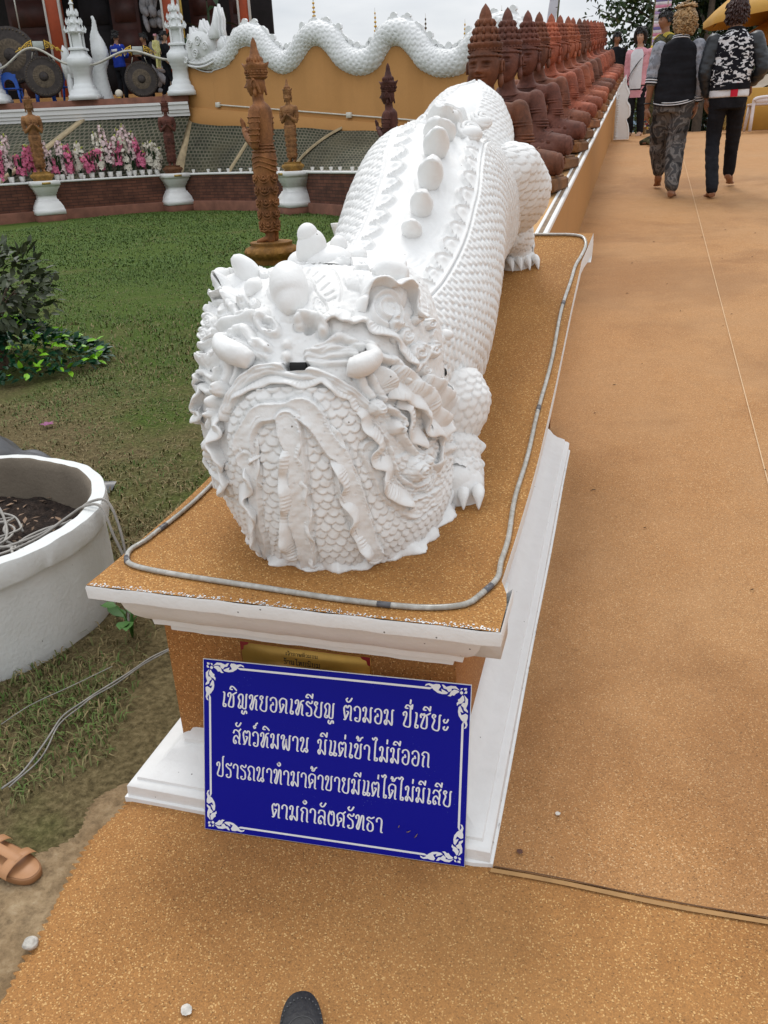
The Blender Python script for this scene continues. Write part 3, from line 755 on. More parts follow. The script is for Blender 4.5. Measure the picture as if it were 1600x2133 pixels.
HD_FRILLS = [([-79.5, 0.4128, -80.0, 0.3808, -79.5, 0.3567, -81.0, 0.3327, -79.5, 0.3066, -81.0, 0.2806, -79.5, 0.2645, -81.5, 0.2285, -81.5, 0.2004, -83.5, 0.1683, -84.0, 0.1343, -87.0, 0.0922, -87.0, 0.0261], -1, 0.018, 0.02, 0.055, 0.006), ([-67.5, 0.4068, -64.5, 0.3808, -63.0, 0.3587, -61.0, 0.3267, -60.0, 0.3026, -58.5, 0.2745, -58.0, 0.2425, -57.5, 0.2144, -57.0, 0.1824, -55.5, 0.1503], -1, 0.016, 0.016, 0.055, 0.005), ([-95.0, 0.3808, -95.0, 0.3527, -96.0, 0.3287, -95.5, 0.3026, -97.5, 0.2766, -97.0, 0.2505], -1, 0.014, 0.014, 0.05, 0.004), ([-15.5, 0.477, -9.0, 0.4509, -1.5, 0.4309, 1.5, 0.4008, 10.0, 0.3547, 20.0, 0.3106, 7.0, 0.3707, 19.5, 0.3166, 20.0, 0.2946], -1, 0.03, 0.022, 0.06, 0.006), ([-35.0, 0.4248, -31.0, 0.4068, -30.0, 0.3768, -31.0, 0.3527, -29.0, 0.3287, -24.0, 0.3046, -18.5, 0.2846], 1, 0.03, 0.018, 0.06, 0.006), ([-35.0, 0.5331, -31.5, 0.511, -25.5, 0.487, -22.0, 0.4649, -21.0, 0.4409], -1, 0.026, 0.02, 0.06, 0.006), ([-138.5, 0.5892, -130.0, 0.5992, -126.0, 0.6192], 1, 0.02, 0.018, 0.06, 0.004), ([-72.0, 0.6373, -69.0, 0.6533, -65.5, 0.6613, -61.5, 0.6513, -57.5, 0.6433, -51.0, 0.6473, -48.0, 0.6313, -45.0, 0.6152, -40.5, 0.6032, -37.0, 0.5932, -33.0, 0.5752, -30.5, 0.5491, -27.0, 0.5251, -21.5, 0.497], 1, 0.022, 0.02, 0.05, 0.006), ([-50.0, 0.6894, -48.5, 0.7194, -44.5, 0.7395, -37.5, 0.7395, -31.5, 0.7234, -24.0, 0.7315, -17.5, 0.7255, -11.5, 0.7034, -12.0, 0.6693, -14.5, 0.6433, -12.0, 0.6273, -8.0, 0.6273, -7.5, 0.6413], 1, 0.016, 0.03, 0.06, 0.003), ([-161.0, 0.6914, -162.5, 0.7034, -162.0, 0.7014, -147.0, 0.7154, -144.0, 0.7335, -161.5, 0.7435, -154.5, 0.7535, -134.5, 0.7275, -124.5, 0.6974], 1, 0.014, 0.026, 0.06, 0.003), ([-112.5, 0.4148, -108.0, 0.4389, -106.0, 0.4589, -100.5, 0.477, -95.5, 0.495, -91.0, 0.505, -86.5, 0.505, -80.5, 0.499, -75.0, 0.503, -71.0, 0.509, -68.5, 0.497, -65.0, 0.479, -60.0, 0.4689, -58.0, 0.4589, -56.0, 0.4369, -52.5, 0.4228], 1, 0.016, 0.016, 0.06, 0.005), ([-112.5, 0.4148, -114.0, 0.3928, -112.5, 0.3707, -117.0, 0.3467, -114.5, 0.3246, -113.5, 0.3006, -117.0, 0.2806, -113.0, 0.2565, -117.5, 0.2325, -127.0, 0.2104], -1, 0.03, 0.032, 0.065, 0.01), ([-56.5, 0.4369, -53.5, 0.4108, -53.0, 0.3768, -48.5, 0.3447, -50.5, 0.3226, -50.0, 0.2986, -46.5, 0.2826, -48.5, 0.2585, -48.0, 0.2365, -45.0, 0.2124, -41.5, 0.1924, -36.5, 0.1723, -35.5, 0.1543], 1, 0.028, 0.026, 0.06, 0.007), ([-100.5, 0.3206, -102.0, 0.3467, -101.0, 0.3667, -97.5, 0.3868, -93.5, 0.4248, -89.0, 0.4248, -84.0, 0.4269, -78.5, 0.4289, -74.5, 0.4309, -73.5, 0.4008, -72.5, 0.3848], 1, 0.014, 0.016, 0.05, 0.005), ([-67.0, 0.3347, -67.0, 0.2986, -65.0, 0.2665, -66.5, 0.2265, -64.5, 0.1904, -66.0, 0.1623, -64.5, 0.1343, -64.0, 0.1042, -57.5, 0.0561], 1, 0.026, 0.03, 0.055, 0.008), ([-85.5, 0.3567, -86.5, 0.3206, -88.0, 0.2826, -89.0, 0.2385, -91.0, 0.1924, -94.5, 0.1383, -95.5, 0.1042, -95.5, 0.0481], 1, 0.024, 0.032, 0.06, 0.006), ([-102.5, 0.3046, -96.0, 0.3267, -94.5, 0.3367], 1, 0.012, 0.02, 0.05, 0.004), ([-102.5, 0.3026, -100.0, 0.2846, -100.5, 0.2565, -105.5, 0.2305, -103.0, 0.1884, -108.5, 0.1603, -111.5, 0.1142, -117.0, 0.0661, -118.5, 0.024], -1, 0.026, 0.03, 0.06, 0.01), ([-39.5, 0.4529, -31.0, 0.4329, -26.0, 0.4108, -20.5, 0.3727, -18.5, 0.3467, -17.5, 0.3186, -12.0, 0.3066, -7.5, 0.2705, -10.0, 0.2445, -15.0, 0.2285], 1, 0.034, 0.024, 0.06, 0.006), ([-26.0, 0.477, -18.0, 0.4469, -12.0, 0.4108, -9.5, 0.3747, -1.0, 0.3307, 2.0, 0.3066, 4.5, 0.2826, -3.0, 0.2846, -7.5, 0.2745], -1, 0.036, 0.024, 0.06, 0.007), ([-27.5, 0.477, -21.0, 0.4589, -13.5, 0.4289, -10.5, 0.4008, -9.0, 0.3687], -1, 0.032, 0.022, 0.05, 0.006), ([-47.0, 0.5331, -43.0, 0.519, -39.5, 0.505, -37.0, 0.485, -36.0, 0.4629], -1, 0.026, 0.02, 0.05, 0.005), ([-138.0, 0.5511, -132.5, 0.5471, -126.5, 0.5471, -125.5, 0.5571, -123.0, 0.5731], -1, 0.022, 0.022, 0.05, 0.006), ([-138.5, 0.5251, -135.5, 0.5431, -128.0, 0.5371, -125.0, 0.5371], -1, 0.022, 0.022, 0.05, 0.006), ([-135.5, 0.501, -130.5, 0.489, -133.5, 0.4689, -129.0, 0.4529, -134.0, 0.4088, -130.5, 0.3928, -141.0, 0.3607], -1, 0.024, 0.024, 0.05, 0.009), ([-140.5, 0.2906, -140.0, 0.2685, -138.0, 0.2405, -137.0, 0.2184, -136.5, 0.1884], -1, 0.022, 0.018, 0.06, 0.006)]
HD_TUSKS = [([-60.5, 0.5351, -57.0, 0.5311, -52.0, 0.5391, -48.5, 0.5531, -49.0, 0.5711, -51.5, 0.5872], (0.021, 0.027, 0.027, 0.023, 0.015, 0.004)), ([-98.0, 0.5491, -103.0, 0.5591, -109.5, 0.5691, -115.0, 0.5832, -118.0, 0.5992, -115.5, 0.6132], (0.021, 0.028, 0.029, 0.024, 0.016, 0.004))]
HD_LUMPS = [([-106.5, 0.8417, -99.5, 0.8176, -94.0, 0.7836, -91.0, 0.7555, -89.0, 0.7255, -88.0, 0.6994, -87.0, 0.6814], (0.004, 0.026, 0.038, 0.04, 0.034, 0.024, 0.01)), ([-127.5, 0.8116, -122.0, 0.7776, -118.0, 0.7475], (0.006, 0.02, 0.006)), ([-38.0, 0.7916, -27.0, 0.7936, -17.0, 0.7715, -13.0, 0.7455], (0.006, 0.026, 0.028, 0.008)), ([-164.0, 0.7255, -167.5, 0.7535, -170.0, 0.7756], (0.006, 0.022, 0.008))]
HD_SCALES = [-109.0, 0.4028, -104.0, 0.4469, -95.5, 0.489, -84.5, 0.501, -64.5, 0.493, -51.5, 0.4409, -48.5, 0.3727, -46.0, 0.3026, -45.5, 0.2425, -34.5, 0.1623, -22.5, 0.1242, -19.0, 0.012, -49.0, 0.002, -78.0, 0.006, -103.5, 0.0, -121.0, 0.0621, -123.0, 0.1563, -112.0, 0.2846]
HD_MANE = [[-41.0, 0.487, -7.0, 0.3928, 9.5, 0.2826, -1.5, 0.1703, -16.0, 0.1222, -34.5, 0.1503, -48.5, 0.3046, -49.0, 0.3988], [-48.0, 0.5892, -26.0, 0.493, 0.5, 0.4168, 0.0, 0.3347, -27.0, 0.4309, -43.5, 0.501]]
HD_SLOT = [-85.0, 0.5451, -82.5, 0.5451, -78.5, 0.5451]
def scale_relief(u, v, w, h, amp, jit=0.0, seed=3):
    """overlapping round-ended scales; u across, v towards the free ends (metres)"""
    R = w * 0.57
    out = np.zeros_like(u)
    done = np.zeros(u.shape, bool)
    r0 = np.floor(v / h).astype(int)
    for k in range(-2, 2):
        r = r0 + k
        off = (r % 2) * 0.5
        cidx = np.round(u / w - off)
        ju = (np.sin(cidx * 12.9898 + r * 78.233 + seed) * 43758.5453) % 1.0 - 0.5
        jv = (np.sin(cidx * 39.346 + r * 11.135 + seed) * 24634.633) % 1.0 - 0.5
        uc = (cidx + off) * w + ju * w * jit
        vc = r * h + jv * h * jit
        du, dv = u - uc, v - vc
        d = np.sqrt((du) ** 2 + (dv * 0.92) ** 2)
        inside = (d < R) & (dv > -h * 1.2) & ~done
        lift = 0.35 + 0.65 * np.clip((dv + R) / (2 * R), 0, 1)
        edge = np.clip((R - d) / (0.22 * R), 0, 1) ** 0.5
        out = np.where(inside, amp * lift * (0.25 + 0.75 * edge), out)
        done |= inside
    return out


def cat_path(P, step=None, n=None):
    """dense Catmull-Rom through points (k,d)"""
    P = np.asarray(P, float)
    if len(P) < 3:
        t = np.linspace(0, 1, n or 12)[:, None]
        return P[:1] * (1 - t) + P[-1:] * t
    A = np.concatenate([2 * P[:1] - P[1:2], P, 2 * P[-1:] - P[-2:-1]])
    out = []
    m = max(2, int((n or 60) / (len(P) - 1)))
    for i in range(1, len(A) - 2):
        t = np.linspace(0, 1, m, endpoint=False)[:, None]
        a, b, c, d = A[i - 1], A[i], A[i + 1], A[i + 2]
        out.append(0.5 * ((2 * b) + (c - a) * t + (2 * a - 5 * b + 4 * c - d) * t ** 2 + (3 * b - a - 3 * c + d) * t ** 3))
    out.append(P[-1:])
    return np.concatenate(out)


def seg_dist(V, P):
    """distance of points V to polyline P, and arc length at the nearest place"""
    best = np.full(len(V), 1e9)
    arc = np.zeros(len(V))
    s = 0.0
    for a, b in zip(P[:-1], P[1:]):
        ab = b - a
        L2 = float(ab @ ab)
        if L2 < 1e-14:
            continue
        t = np.clip(((V - a) @ ab) / L2, 0, 1)
        d = np.linalg.norm(V - a - t[:, None] * ab, axis=1)
        m = d < best
        best[m] = d[m]
        L = math.sqrt(L2)
        arc[m] = s + t[m] * L
        s += L
    return best, arc


def in_poly(x, y, poly):
    poly = np.asarray(poly)
    ins = np.zeros(x.shape, bool)
    n = len(poly)
    for i in range(n):
        x1, y1 = poly[i]
        x2, y2 = poly[(i + 1) % n]
        c = ((y1 > y) != (y2 > y)) & (x < (x2 - x1) * (y - y1) / ((y2 - y1) if y2 != y1 else 1e-9) + x1)
        ins ^= c
    return ins


def grid_normals(P):
    n = np.cross(np.gradient(P, axis=0), np.gradient(P, axis=1))
    return n / np.maximum(np.linalg.norm(n, axis=-1, keepdims=True), 1e-9)


def vnoise(P, f, seed=0):
    """cheap smooth pseudo-noise from a few sines"""
    r = np.random.RandomState(seed)
    o = np.zeros(P.shape[:-1])
    for k in range(9):
        d = r.normal(size=3)
        d /= np.linalg.norm(d)
        o += np.sin(P @ d * f * (0.6 + 0.9 * r.rand()) * 6.283 + r.rand() * 6.283)
    return o / 9 * 1.8


statue = thing('guardian_creature_statue', 'large white scaled guardian creature crouching head down on the ochre pedestal', 'statue', (-0.43, 1.0, 0.6))
ST_OFF = np.array(statue.location)


def st_build(mb, name, mat=None, **kw):
    mb.v = [v - ST_OFF for v in mb.v]
    return mb.build(name, mat or M['statue'], statue, **kw)


# ---- head -------------------------------------------------------------------
def build_head():
    ph = np.concatenate([np.arange(-216, 36, 0.42), np.arange(36, 144, 3.0)])
    tt = np.concatenate([np.linspace(0, 0.9, 400), np.linspace(0.905, 1, 40)])
    PHI, T = np.meshgrid(ph, tt, indexing='ij')
    B = head_base(PHI, T)
    Nn = grid_normals(B)
    shp = B.shape[:2]
    Bf = B.reshape(-1, 3)
    disp = np.zeros(len(Bf))
    bx = lambda lst: np.asarray(lst, float).reshape(-1, 2)
    p3 = lambda q: head_base(q[:, 0], q[:, 1])

    def near(P, r):
        lo, hi = P.min(0) - r, P.max(0) + r
        return np.nonzero(np.all((Bf > lo) & (Bf < hi), axis=1))[0]

    # broad masses first
    for c, r, h in HD_BLOBS:
        P = p3(bx(c))
        i = near(P, r)
        d = np.linalg.norm(Bf[i] - P[0], axis=1) / r
        bl = h * np.clip(1 - d * d, 0, 1) ** 0.7
        disp[i] = np.maximum(disp[i], bl) if h > 0 else disp[i] + bl
    low = disp.copy().reshape(shp)
    # throat scales
    reg = bx(HD_SCALES)
    F1, F2 = PHI.ravel(), T.ravel()
    m = in_poly(F1, F2, reg)
    m |= (F2 < 0.30) & (F1 > -200) & (F1 < 20)
    u = np.radians(F1) * 0.262
    v = 1.3 - Bf[:, 2]
    sc = scale_relief(u, v, 0.0235, 0.0165, 0.0105, 0.22)
    disp[m] += sc[m]
    # ribbons
    for pth, hw, h in HD_BANDS:
        q = cat_path(bx(pth), n=70)
        P = p3(q)
        i = near(P, hw * 1.6)
        d, arc = seg_dist(Bf[i], P)
        wob = hw * (1 + 0.09 * np.sin(arc * 70) + 0.12 * np.sin(arc * 33 + 1))
        f = np.clip((wob - d) / 0.004, 0, 1)
        cup = 0.70 + 0.30 * np.clip(d / hw, 0, 1) ** 3
        lines = 0.0009 * np.sin(arc * 820 - d * 900) * np.clip((d / hw - .25) * 2, 0, 1) * np.clip(np.sin(arc * 47 + 2) + 0.7, 0, 1)
        tgt = low.ravel()[i] + h * 1.35 * cup + lines
        disp[i] = disp[i] * (1 - f) + tgt * f - .0045 * np.exp(-((d - wob - .003) / .0028) ** 2)
    # ridges and incised lines
    for pth, w, h in HD_RIDGES:
        q = cat_path(bx(pth), n=48)
        P = p3(q)
        i = near(P, w * 3)
        d, arc = seg_dist(Bf[i], P)
        if h < 0:
            disp[i] += h * np.exp(-(d / (w * 0.55)) ** 2)
        else:
            pr = np.clip(1 - (d / w) ** 2, 0, 1) ** 0.6
            disp[i] = np.maximum(disp[i], low.ravel()[i] + 1.3 * h * pr * (1 + 0.1 * np.sin(arc * 160)) * (pr > 0)) - 0.0048 * np.exp(-((d - w * 1.15) / (w * 0.3)) ** 2)
    for pth, r, w, h in HD_RINGS:
        P = p3(bx(pth))
        i = near(P, r * 1.6)
        d = np.linalg.norm(Bf[i] - P[0], axis=1)
        disp[i] += h * np.exp(-((d - r) / w) ** 2)
    # short incised hair strokes over the mane and the ribbons
    rs = np.random.RandomState(5)
    for poly, cnt in ((bx(HD_MANE[0]), 240), (bx(HD_MANE[1]), 90)):
        lo, hi = poly.min(0), poly.max(0)
        pts = lo + rs.rand(cnt * 2, 2) * (hi - lo)
        pts = pts[in_poly(pts[:, 0], pts[:, 1], poly)][:cnt]
        for p in pts:
            dq = np.array([5.5 * (0.7 + rs.rand() * 0.7), -0.016 + rs.normal() * 0.012])
            q = np.array([p - dq, p + np.array([0, -.004]), p + dq])
            P = p3(cat_path(q, n=6))
            i = near(P, 0.006)
            d, _ = seg_dist(Bf[i], P)
            disp[i] -= 0.0016 * np.exp(-(d / 0.0019) ** 2)
    # stroked hair on the sides and crown
    for k in range(500):
        p = np.array([rs.choice([rs.uniform(-210, -165), rs.uniform(-25, 30), rs.uniform(-200, 20)]), rs.uniform(0.35, 0.97)])
        if in_poly(p[:1], p[1:], reg)[0] or (-150 < p[0] < -40 and p[1] < 0.72):
            continue
        dq = np.array([rs.normal() * 2.5, 0.016 + rs.rand() * 0.02])
        P = p3(np.array([p - dq, p, p + dq * [0.5, 1]]))
        i = near(P, 0.006)
        d, _ = seg_dist(Bf[i], P)
        disp[i] -= 0.0016 * np.exp(-(d / 0.0020) ** 2)
    # mouth slot
    P = p3(cat_path(bx(HD_SLOT), n=10))
    i = near(P, 0.03)
    d, _ = seg_dist(Bf[i], P)
    disp[i] -= 0.085 * np.clip(1 - (d / 0.0095), 0, 1) ** 0.35
    # hand-modelled unevenness
    disp += 0.0022 * vnoise(Bf, 8, 1) + 0.0012 * vnoise(Bf, 30, 2) + 0.0006 * vnoise(Bf, 70, 3)
    pim = rs.choice(len(Bf), 1400)
    disp[pim] += rs.choice([-0.0025, 0.0022], len(pim), p=[0.6, 0.4])
    Pd = B + Nn * disp.reshape(shp)[..., None]
    # keep the foot on the slab
    mb = MB()
    mb.grid(Pd, cu=True)

    def surf(q):
        """displaced position and normal at (azimuth, height)"""
        i = np.clip(np.searchsorted(ph, q[:, 0]), 0, len(ph) - 1)
        j = np.clip(np.searchsorted(tt, q[:, 1]), 0, len(tt) - 1)
        b = head_base(q[:, 0], q[:, 1])
        n = Nn[i, j]
        return b + n * low[i, j][:, None], n

    for pth, side, w, lift, wl_, amp in HD_FRILLS:
        q = cat_path(bx(pth), n=260)
        P, n = surf(q)
        for _ in range(9):
            n[1:-1] = (n[:-2] + n[1:-1] + n[2:]) / 3
        n /= np.linalg.norm(n, axis=1, keepdims=True)
        Tn = np.gradient(P, axis=0)
        for _ in range(14):
            Tn[1:-1] = (Tn[:-2] + Tn[1:-1] + Tn[2:]) / 3
        Tn /= np.maximum(np.linalg.norm(Tn, axis=1, keepdims=True), 1e-9)
        Bt = np.cross(n, Tn) * side
        s = np.concatenate([[0], np.cumsum(np.linalg.norm(np.diff(P, axis=0), axis=1))])
        env = np.clip(np.minimum(s, s[-1] - s) / 0.02, 0, 1) ** 0.6
        phs = rs.rand() * 6
        wl_ = wl_ * 1.6
        amp = amp * 0.35
        wv = np.sin(s / wl_ * 6.283 + phs) + 0.3 * np.sin(s / wl_ * 14.1 + phs * 2)
        L = (lift * 1.22 * (0.82 + 0.20 * wv) * env)[:, None]
        W = (w * (1 + 0.12 * np.cos(s / wl_ * 6.283 + phs)))[:, None]
        lat = (amp * wv * env)[:, None]
        th = 0.0045 + 0.002 * rs.rand()
        rows = [P + Bt * W * 1.35 - n * 0.005, P + Bt * W * 0.75 + n * (L * 0.42), P + Bt * W * 0.30 + n * L * 0.86 + Bt * lat * 0.5,
                P + n * L - Bt * 0.003 + Bt * lat, P + n * (L - th) - Bt * 0.004 + Bt * lat, P + Bt * W * 0.18 + n * (L * 0.5 - th) + Bt * lat * 0.6, P + Bt * W * 0.30 - n * 0.006]
        Pg = np.stack(rows, 0)
        Pg[1:3] += (n * (0.0011 * np.sin(s * 820 + phs) * np.clip(np.sin(s * 55 + phs) + .55, 0, 1))[:, None])[None]
        mb.grid(cat_rows(Pg) + 0.0008 * vnoise(cat_rows(Pg), 30, 4)[..., None])
    for pth, rad in HD_TUSKS:
        q = cat_path(bx(pth), n=30)
        P, n = surf(q)
        r = np.interp(np.linspace(0, 1, len(P)), np.linspace(0, 1, len(rad)), rad)
        r = r * 0.84
        for _ in range(6):
            P[1:-1] = (P[:-2] + 2 * P[1:-1] + P[2:]) / 4
        Pt = P + n * (r * 0.55 + 0.010)[:, None]
        r[0] *= 0.8
        r[-1] *= 0.3
        mb.tube(Pt, r, n=26)
        mb.v[-1] = mb.v[-1] + (.0035 * vnoise(mb.v[-1], 11, 6) + .0014 * vnoise(mb.v[-1], 38, 7))[:, None] * unit([.3, -1, .4])
    for pth, rad_ in HD_LUMPS:
        q = cat_path(bx(pth), n=34)
        P, n = surf(q)
        r = pch(np.linspace(0, 1, len(P)), np.linspace(0, 1, len(rad_)), rad_)
        for _ in range(12):
            P[1:-1] = (P[:-2] + 2 * P[1:-1] + P[2:]) / 4
            n[1:-1] = (n[:-2] + 2 * n[1:-1] + n[2:]) / 4
        mb.tube(P + n * .004, r, n=30)
    # crest knobs, ear nub
    mb.ell((-0.497, .515, 1.205), (.034, .036, .048), 24, 16, rot=(0.2, 0.15, 0), e=2.2)
    mb.ell((-0.500, .505, 1.240), (.0235, .024, .026), 20, 12)
    mb.ell((-0.53, .525, 1.175), (.03, .04, .03), 18, 12)
    mb.ell((-0.470, .53, 1.185), (.060, .055, .030), 22, 12)
    mb.ell((-0.462, .60, 1.205), (.021, .021, .024), 18, 12)
    mb.ell((-0.425, .60, 1.185), (.030, .035, .020), 18, 12)
    mb.tube(cat_path(np.array([(-.60, .44, 1.13), (-.617, .435, 1.165), (-.635, .43, 1.19), (-.65, .425, 1.205)]), n=16), np.interp(np.linspace(0, 1, 16), [0, .5, .85, 1], [.030, .026, .016, .006]), n=16)
    mb.tube(cat_path(np.array([(-.30, .46, 1.13), (-.285, .47, 1.165), (-.275, .49, 1.185)]), n=12), np.interp(np.linspace(0, 1, 12), [0, .5, 1], [.028, .020, .005]), n=16)
    # torn skirt of cement along the foot
    a = np.radians(np.linspace(-205, 30, 240))
    q = np.stack([np.degrees(a), np.full(240, 0.02)], 1)
    P = head_base(q[:, 0], q[:, 1])
    dirn = np.stack([np.cos(a), np.sin(a), 0 * a], 1)
    w = 0.012 + 0.010 * np.sin(a * 9) + 0.008 * np.sin(a * 23 + 1) + 0.004 * rs.rand(240) + 0.02 * np.exp(-((np.degrees(a) + 88) / 5) ** 2) + 0.018 * np.clip(np.degrees(a) + 50, 0, 40) / 40
    w = np.clip(w, 0.003, 1)
    zf = slab_z(P[:, 1])
    r0 = P + dirn * 0.0 + np.array([0, 0, 0.045])
    r1 = P + dirn * (w * 0.55)[:, None]
    r1[:, 2] = zf + 0.018 + 0.008 * np.sin(a * 17)
    r2 = P + dirn * w[:, None]
    r2[:, 2] = zf + 0.004
    r3 = P + dirn * (w * 0.8)[:, None]
    r3[:, 2] = zf - 0.003
    mb.grid(cat_rows(np.stack([r0 - dirn * .01, r1, r2, r3], 0)))
    return mb


def cat_rows(P, m=3):
    """resample rows of a (k,n,3) strip smoothly"""
    k = P.shape[0]
    A = np.concatenate([2 * P[:1] - P[1:2], P, 2 * P[-1:] - P[-2:-1]])
    out = []
    for i in range(1, k):
        for t in np.linspace(0, 1, m, endpoint=False):
            a, b, c, d = A[i - 1], A[i], A[i + 1], A[i + 2]
            out.append(0.5 * ((2 * b) + (c - a) * t + (2 * a - 5 * b + 4 * c - d) * t ** 2 + (3 * b - a - 3 * c + d) * t ** 3))
    out.append(P[-1])
    return np.stack(out, 0)


def slab_z(y):
    return pch(np.asarray(y, float), SLAB_Y, SLAB_Z)


head_o = st_build(build_head(), 'head')
_q = cat_path(np.asarray(HD_SLOT, float).reshape(-1, 2), n=14)
_p = head_base(_q[:, 0], _q[:, 1])
mb = MB()
mb.tube(_p + np.array([0, .006, 0.0]), .0088, n=10)
mb.v = [v - ST_OFF for v in mb.v]
mb.build('coin_slot_shade', M['dark'], head_o)  # black tube standing in for the darkness inside the hollow slot


# ---- scaled tubes (trunk, legs, tail) ----------------------------------------
def loft(path, ra, rb, step, ncirc, up=(0, 0, 1), e=2.0, nstep=None):
    """tube of elliptical sections: ra sideways, rb along 'up'. Returns P, N, arc(v), angle(th)"""
    path = np.asarray(path, float)
    C = cat_path(path, n=400)
    s = np.concatenate([[0], np.cumsum(np.linalg.norm(np.diff(C, axis=0), axis=1))])
    ns = nstep or max(8, int(s[-1] / step))
    sv = np.linspace(0, s[-1], ns)
    C2 = np.stack([np.interp(sv, s, C[:, k]) for k in range(3)], 1)
    kk = np.linspace(0, 1, len(ra))
    key = np.interp(sv / s[-1], np.linspace(0, 1, len(ra)), np.linspace(0, 1, len(ra)))
    A = pch(key, kk, ra)
    Bb = pch(key, kk, rb)
    T = np.gradient(C2, axis=0)
    T /= np.linalg.norm(T, axis=1, keepdims=True)
    U = np.asarray(up, float) - T * (T @ np.asarray(up, float))[:, None]
    U /= np.linalg.norm(U, axis=1, keepdims=True)
    S = np.cross(T, U)
    th = np.linspace(-math.pi, math.pi, ncirc, endpoint=False)
    c, sn = np.cos(th), np.sin(th)
    c = np.sign(c) * np.abs(c) ** (2 / e)
    sn = np.sign(sn) * np.abs(sn) ** (2 / e)
    P = C2[:, None] + A[:, None, None] * sn[None, :, None] * S[:, None] + Bb[:, None, None] * c[None, :, None] * U[:, None]
    Nn = np.cross(np.roll(P, -1, 1) - np.roll(P, 1, 1), np.gradient(P, axis=0))
    Nn /= np.maximum(np.linalg.norm(Nn, axis=-1, keepdims=True), 1e-9)
    out = P - C2[:, None]
    Nn *= np.sign((Nn * out).sum(-1, keepdims=True).mean() + 1e-9)
    return P, Nn, sv, th, A, Bb, C2


def build_body():
    path = [(-.435, .60, .86), (-.425, .80, .885), (-.425, 1.0, .935), (-.440, 1.2, 1.005), (-.466, 1.4, 1.08), (-.485, 1.6, 1.14), (-.486, 1.8, 1.175), (-.46, 2.0, 1.19), (-.45, 2.2, 1.18), (-.44, 2.32, 1.17)]
    ra = [.215, .238, .250, .252, .256, .260, .266, .255, .20, .05]
    rb = [.245, .265, .29, .315, .34, .337, .305, .26, .19, .05]
    P, Nn, sv, th, A, Bb, C2 = loft(path, ra, rb, .0032, 480, up=(.20, 0, 1), e=2.4)
    TH = np.broadcast_to(th[None], P.shape[:2])
    SV = np.broadcast_to(sv[:, None], P.shape[:2])
    # dorsal band: smooth, bordered by a double cord and wave curls
    half = 0.46
    u = TH * 0.255
    v = sv[-1] - SV + 0.004 * np.sin(TH * 9)
    sc = scale_relief(u, v, 0.031, 0.0225, 0.0135, 0.16, 5)
    aT = np.abs(TH + 0.0)
    m = np.clip((aT - half - 0.03) / 0.02, 0, 1) * np.clip((2.75 - aT) / 0.1, 0, 1)
    d = sc * m
    arcu = (aT - half) * 0.255
    for off in (0.0, 0.014):
        d = np.maximum(d, 0.010 * np.sqrt(np.clip(1 - ((arcu - off) / 0.006) ** 2, 0, 1)))
    # wave curls beside the cord
    k = SV / 0.085
    fr = k - np.floor(k)
    edge = -0.012 - 0.040 * np.abs(np.sin(fr * math.pi)) ** 0.7
    inb = (arcu > edge) & (arcu < -0.004)
    lip = np.exp(-((arcu - edge) / 0.0055) ** 2)
    d = np.where(inb, 0.006, d) + 0.009 * lip * (aT < half)
    sw = np.exp(-(((fr - .62) * .085) ** 2 + (arcu + .028) ** 2) / .00011)
    d += 0.006 * sw * (aT < half)
    d += 0.0016 * vnoise(P, 5, 8) + 0.0008 * vnoise(P, 26, 9)
    strokes = 0.0011 * np.sin(TH * 95 + np.sin(SV * 40) * 2.5) * (aT < half * .8) * np.clip(np.sin(SV * 33) + .3, 0, 1)
    mb = MB()
    mb.grid(P + Nn * (d + strokes)[..., None], cv=True)
    st_build(mb, 'body')
    # dorsal fins: a row of leaf-shaped knobs
    return C2, Bb, sv


C2, Bb, sv = build_body()
dt = np.gradient(C2, axis=0)
dt /= np.linalg.norm(dt, axis=1, keepdims=True)
up_ = np.array([.20, 0, 1.0]) - dt * (dt @ np.array([.20, 0, 1.0]))[:, None]
up_ /= np.linalg.norm(up_, axis=1, keepdims=True)
DTOP = C2 + up_ * Bb[:, None]


def knob(mb, P, d, u, L, Wd, H, tip=0.0, seed=0):
    """leaf-shaped dorsal lobe leaning forward along d, outward u; later ones crumple to a point"""
    s = np.cross(d, u)
    n, m_ = 40, 26
    a = np.linspace(0, 2 * math.pi, n, endpoint=False)
    rs = np.random.RandomState(seed + 50)
    rows = []
    for t in np.linspace(0, 1, m_):
        rr = math.sqrt(max(0, 1 - t ** 2.4)) * (.78 + .34 * math.sin(min(1, t * 1.25) * math.pi * .8))
        lobes = 1 + (.05 + .16 * tip) * np.sin(a * 3 + seed + t * 2.5) * t + .10 * tip * np.sin(a * 5 + seed * 2 + t * 5) * t
        lean = L * (.10 * t + .42 * t * t)
        cx_, sx_ = np.cos(a), np.sin(a)
        rows.append(P + u * (H * t - .012) + d * lean + ((np.where(cx_ > 0, .26, .40) * cx_ * lobes)[:, None] * d * L * rr + (sx_ * lobes)[:, None] * s * Wd * .56 * rr))
    G = np.stack(rows, 0)
    G = G + (.0045 * vnoise(G, 7, seed) + (.0035 + .006 * tip) * vnoise(G, 17, seed + 3) + .0016 * vnoise(G, 45, seed + 4))[..., None] * u
    mb.grid(G, cv=True)


fins = [(.90, .085, .048, .070), (1.00, .11, .054, .095), (1.12, .14, .062, .115), (1.27, .15, .066, .115), (1.41, .11, .085, .085), (1.53, .12, .09, .095), (1.66, .10, .09, .08), (1.79, .11, .09, .09)]
for k, (yy, L, Wd, H) in enumerate(fins):
    i = int(np.argmin(np.abs(DTOP[:, 1] - yy)))
    mb = MB()
    d = -dt[i]
    knob(mb, DTOP[i], d, up_[i], L, Wd, H, (0, 0, .1, .15, .7, 1.0, .9, 1.0)[k], k)
    st_build(mb, 'dorsal_fin')


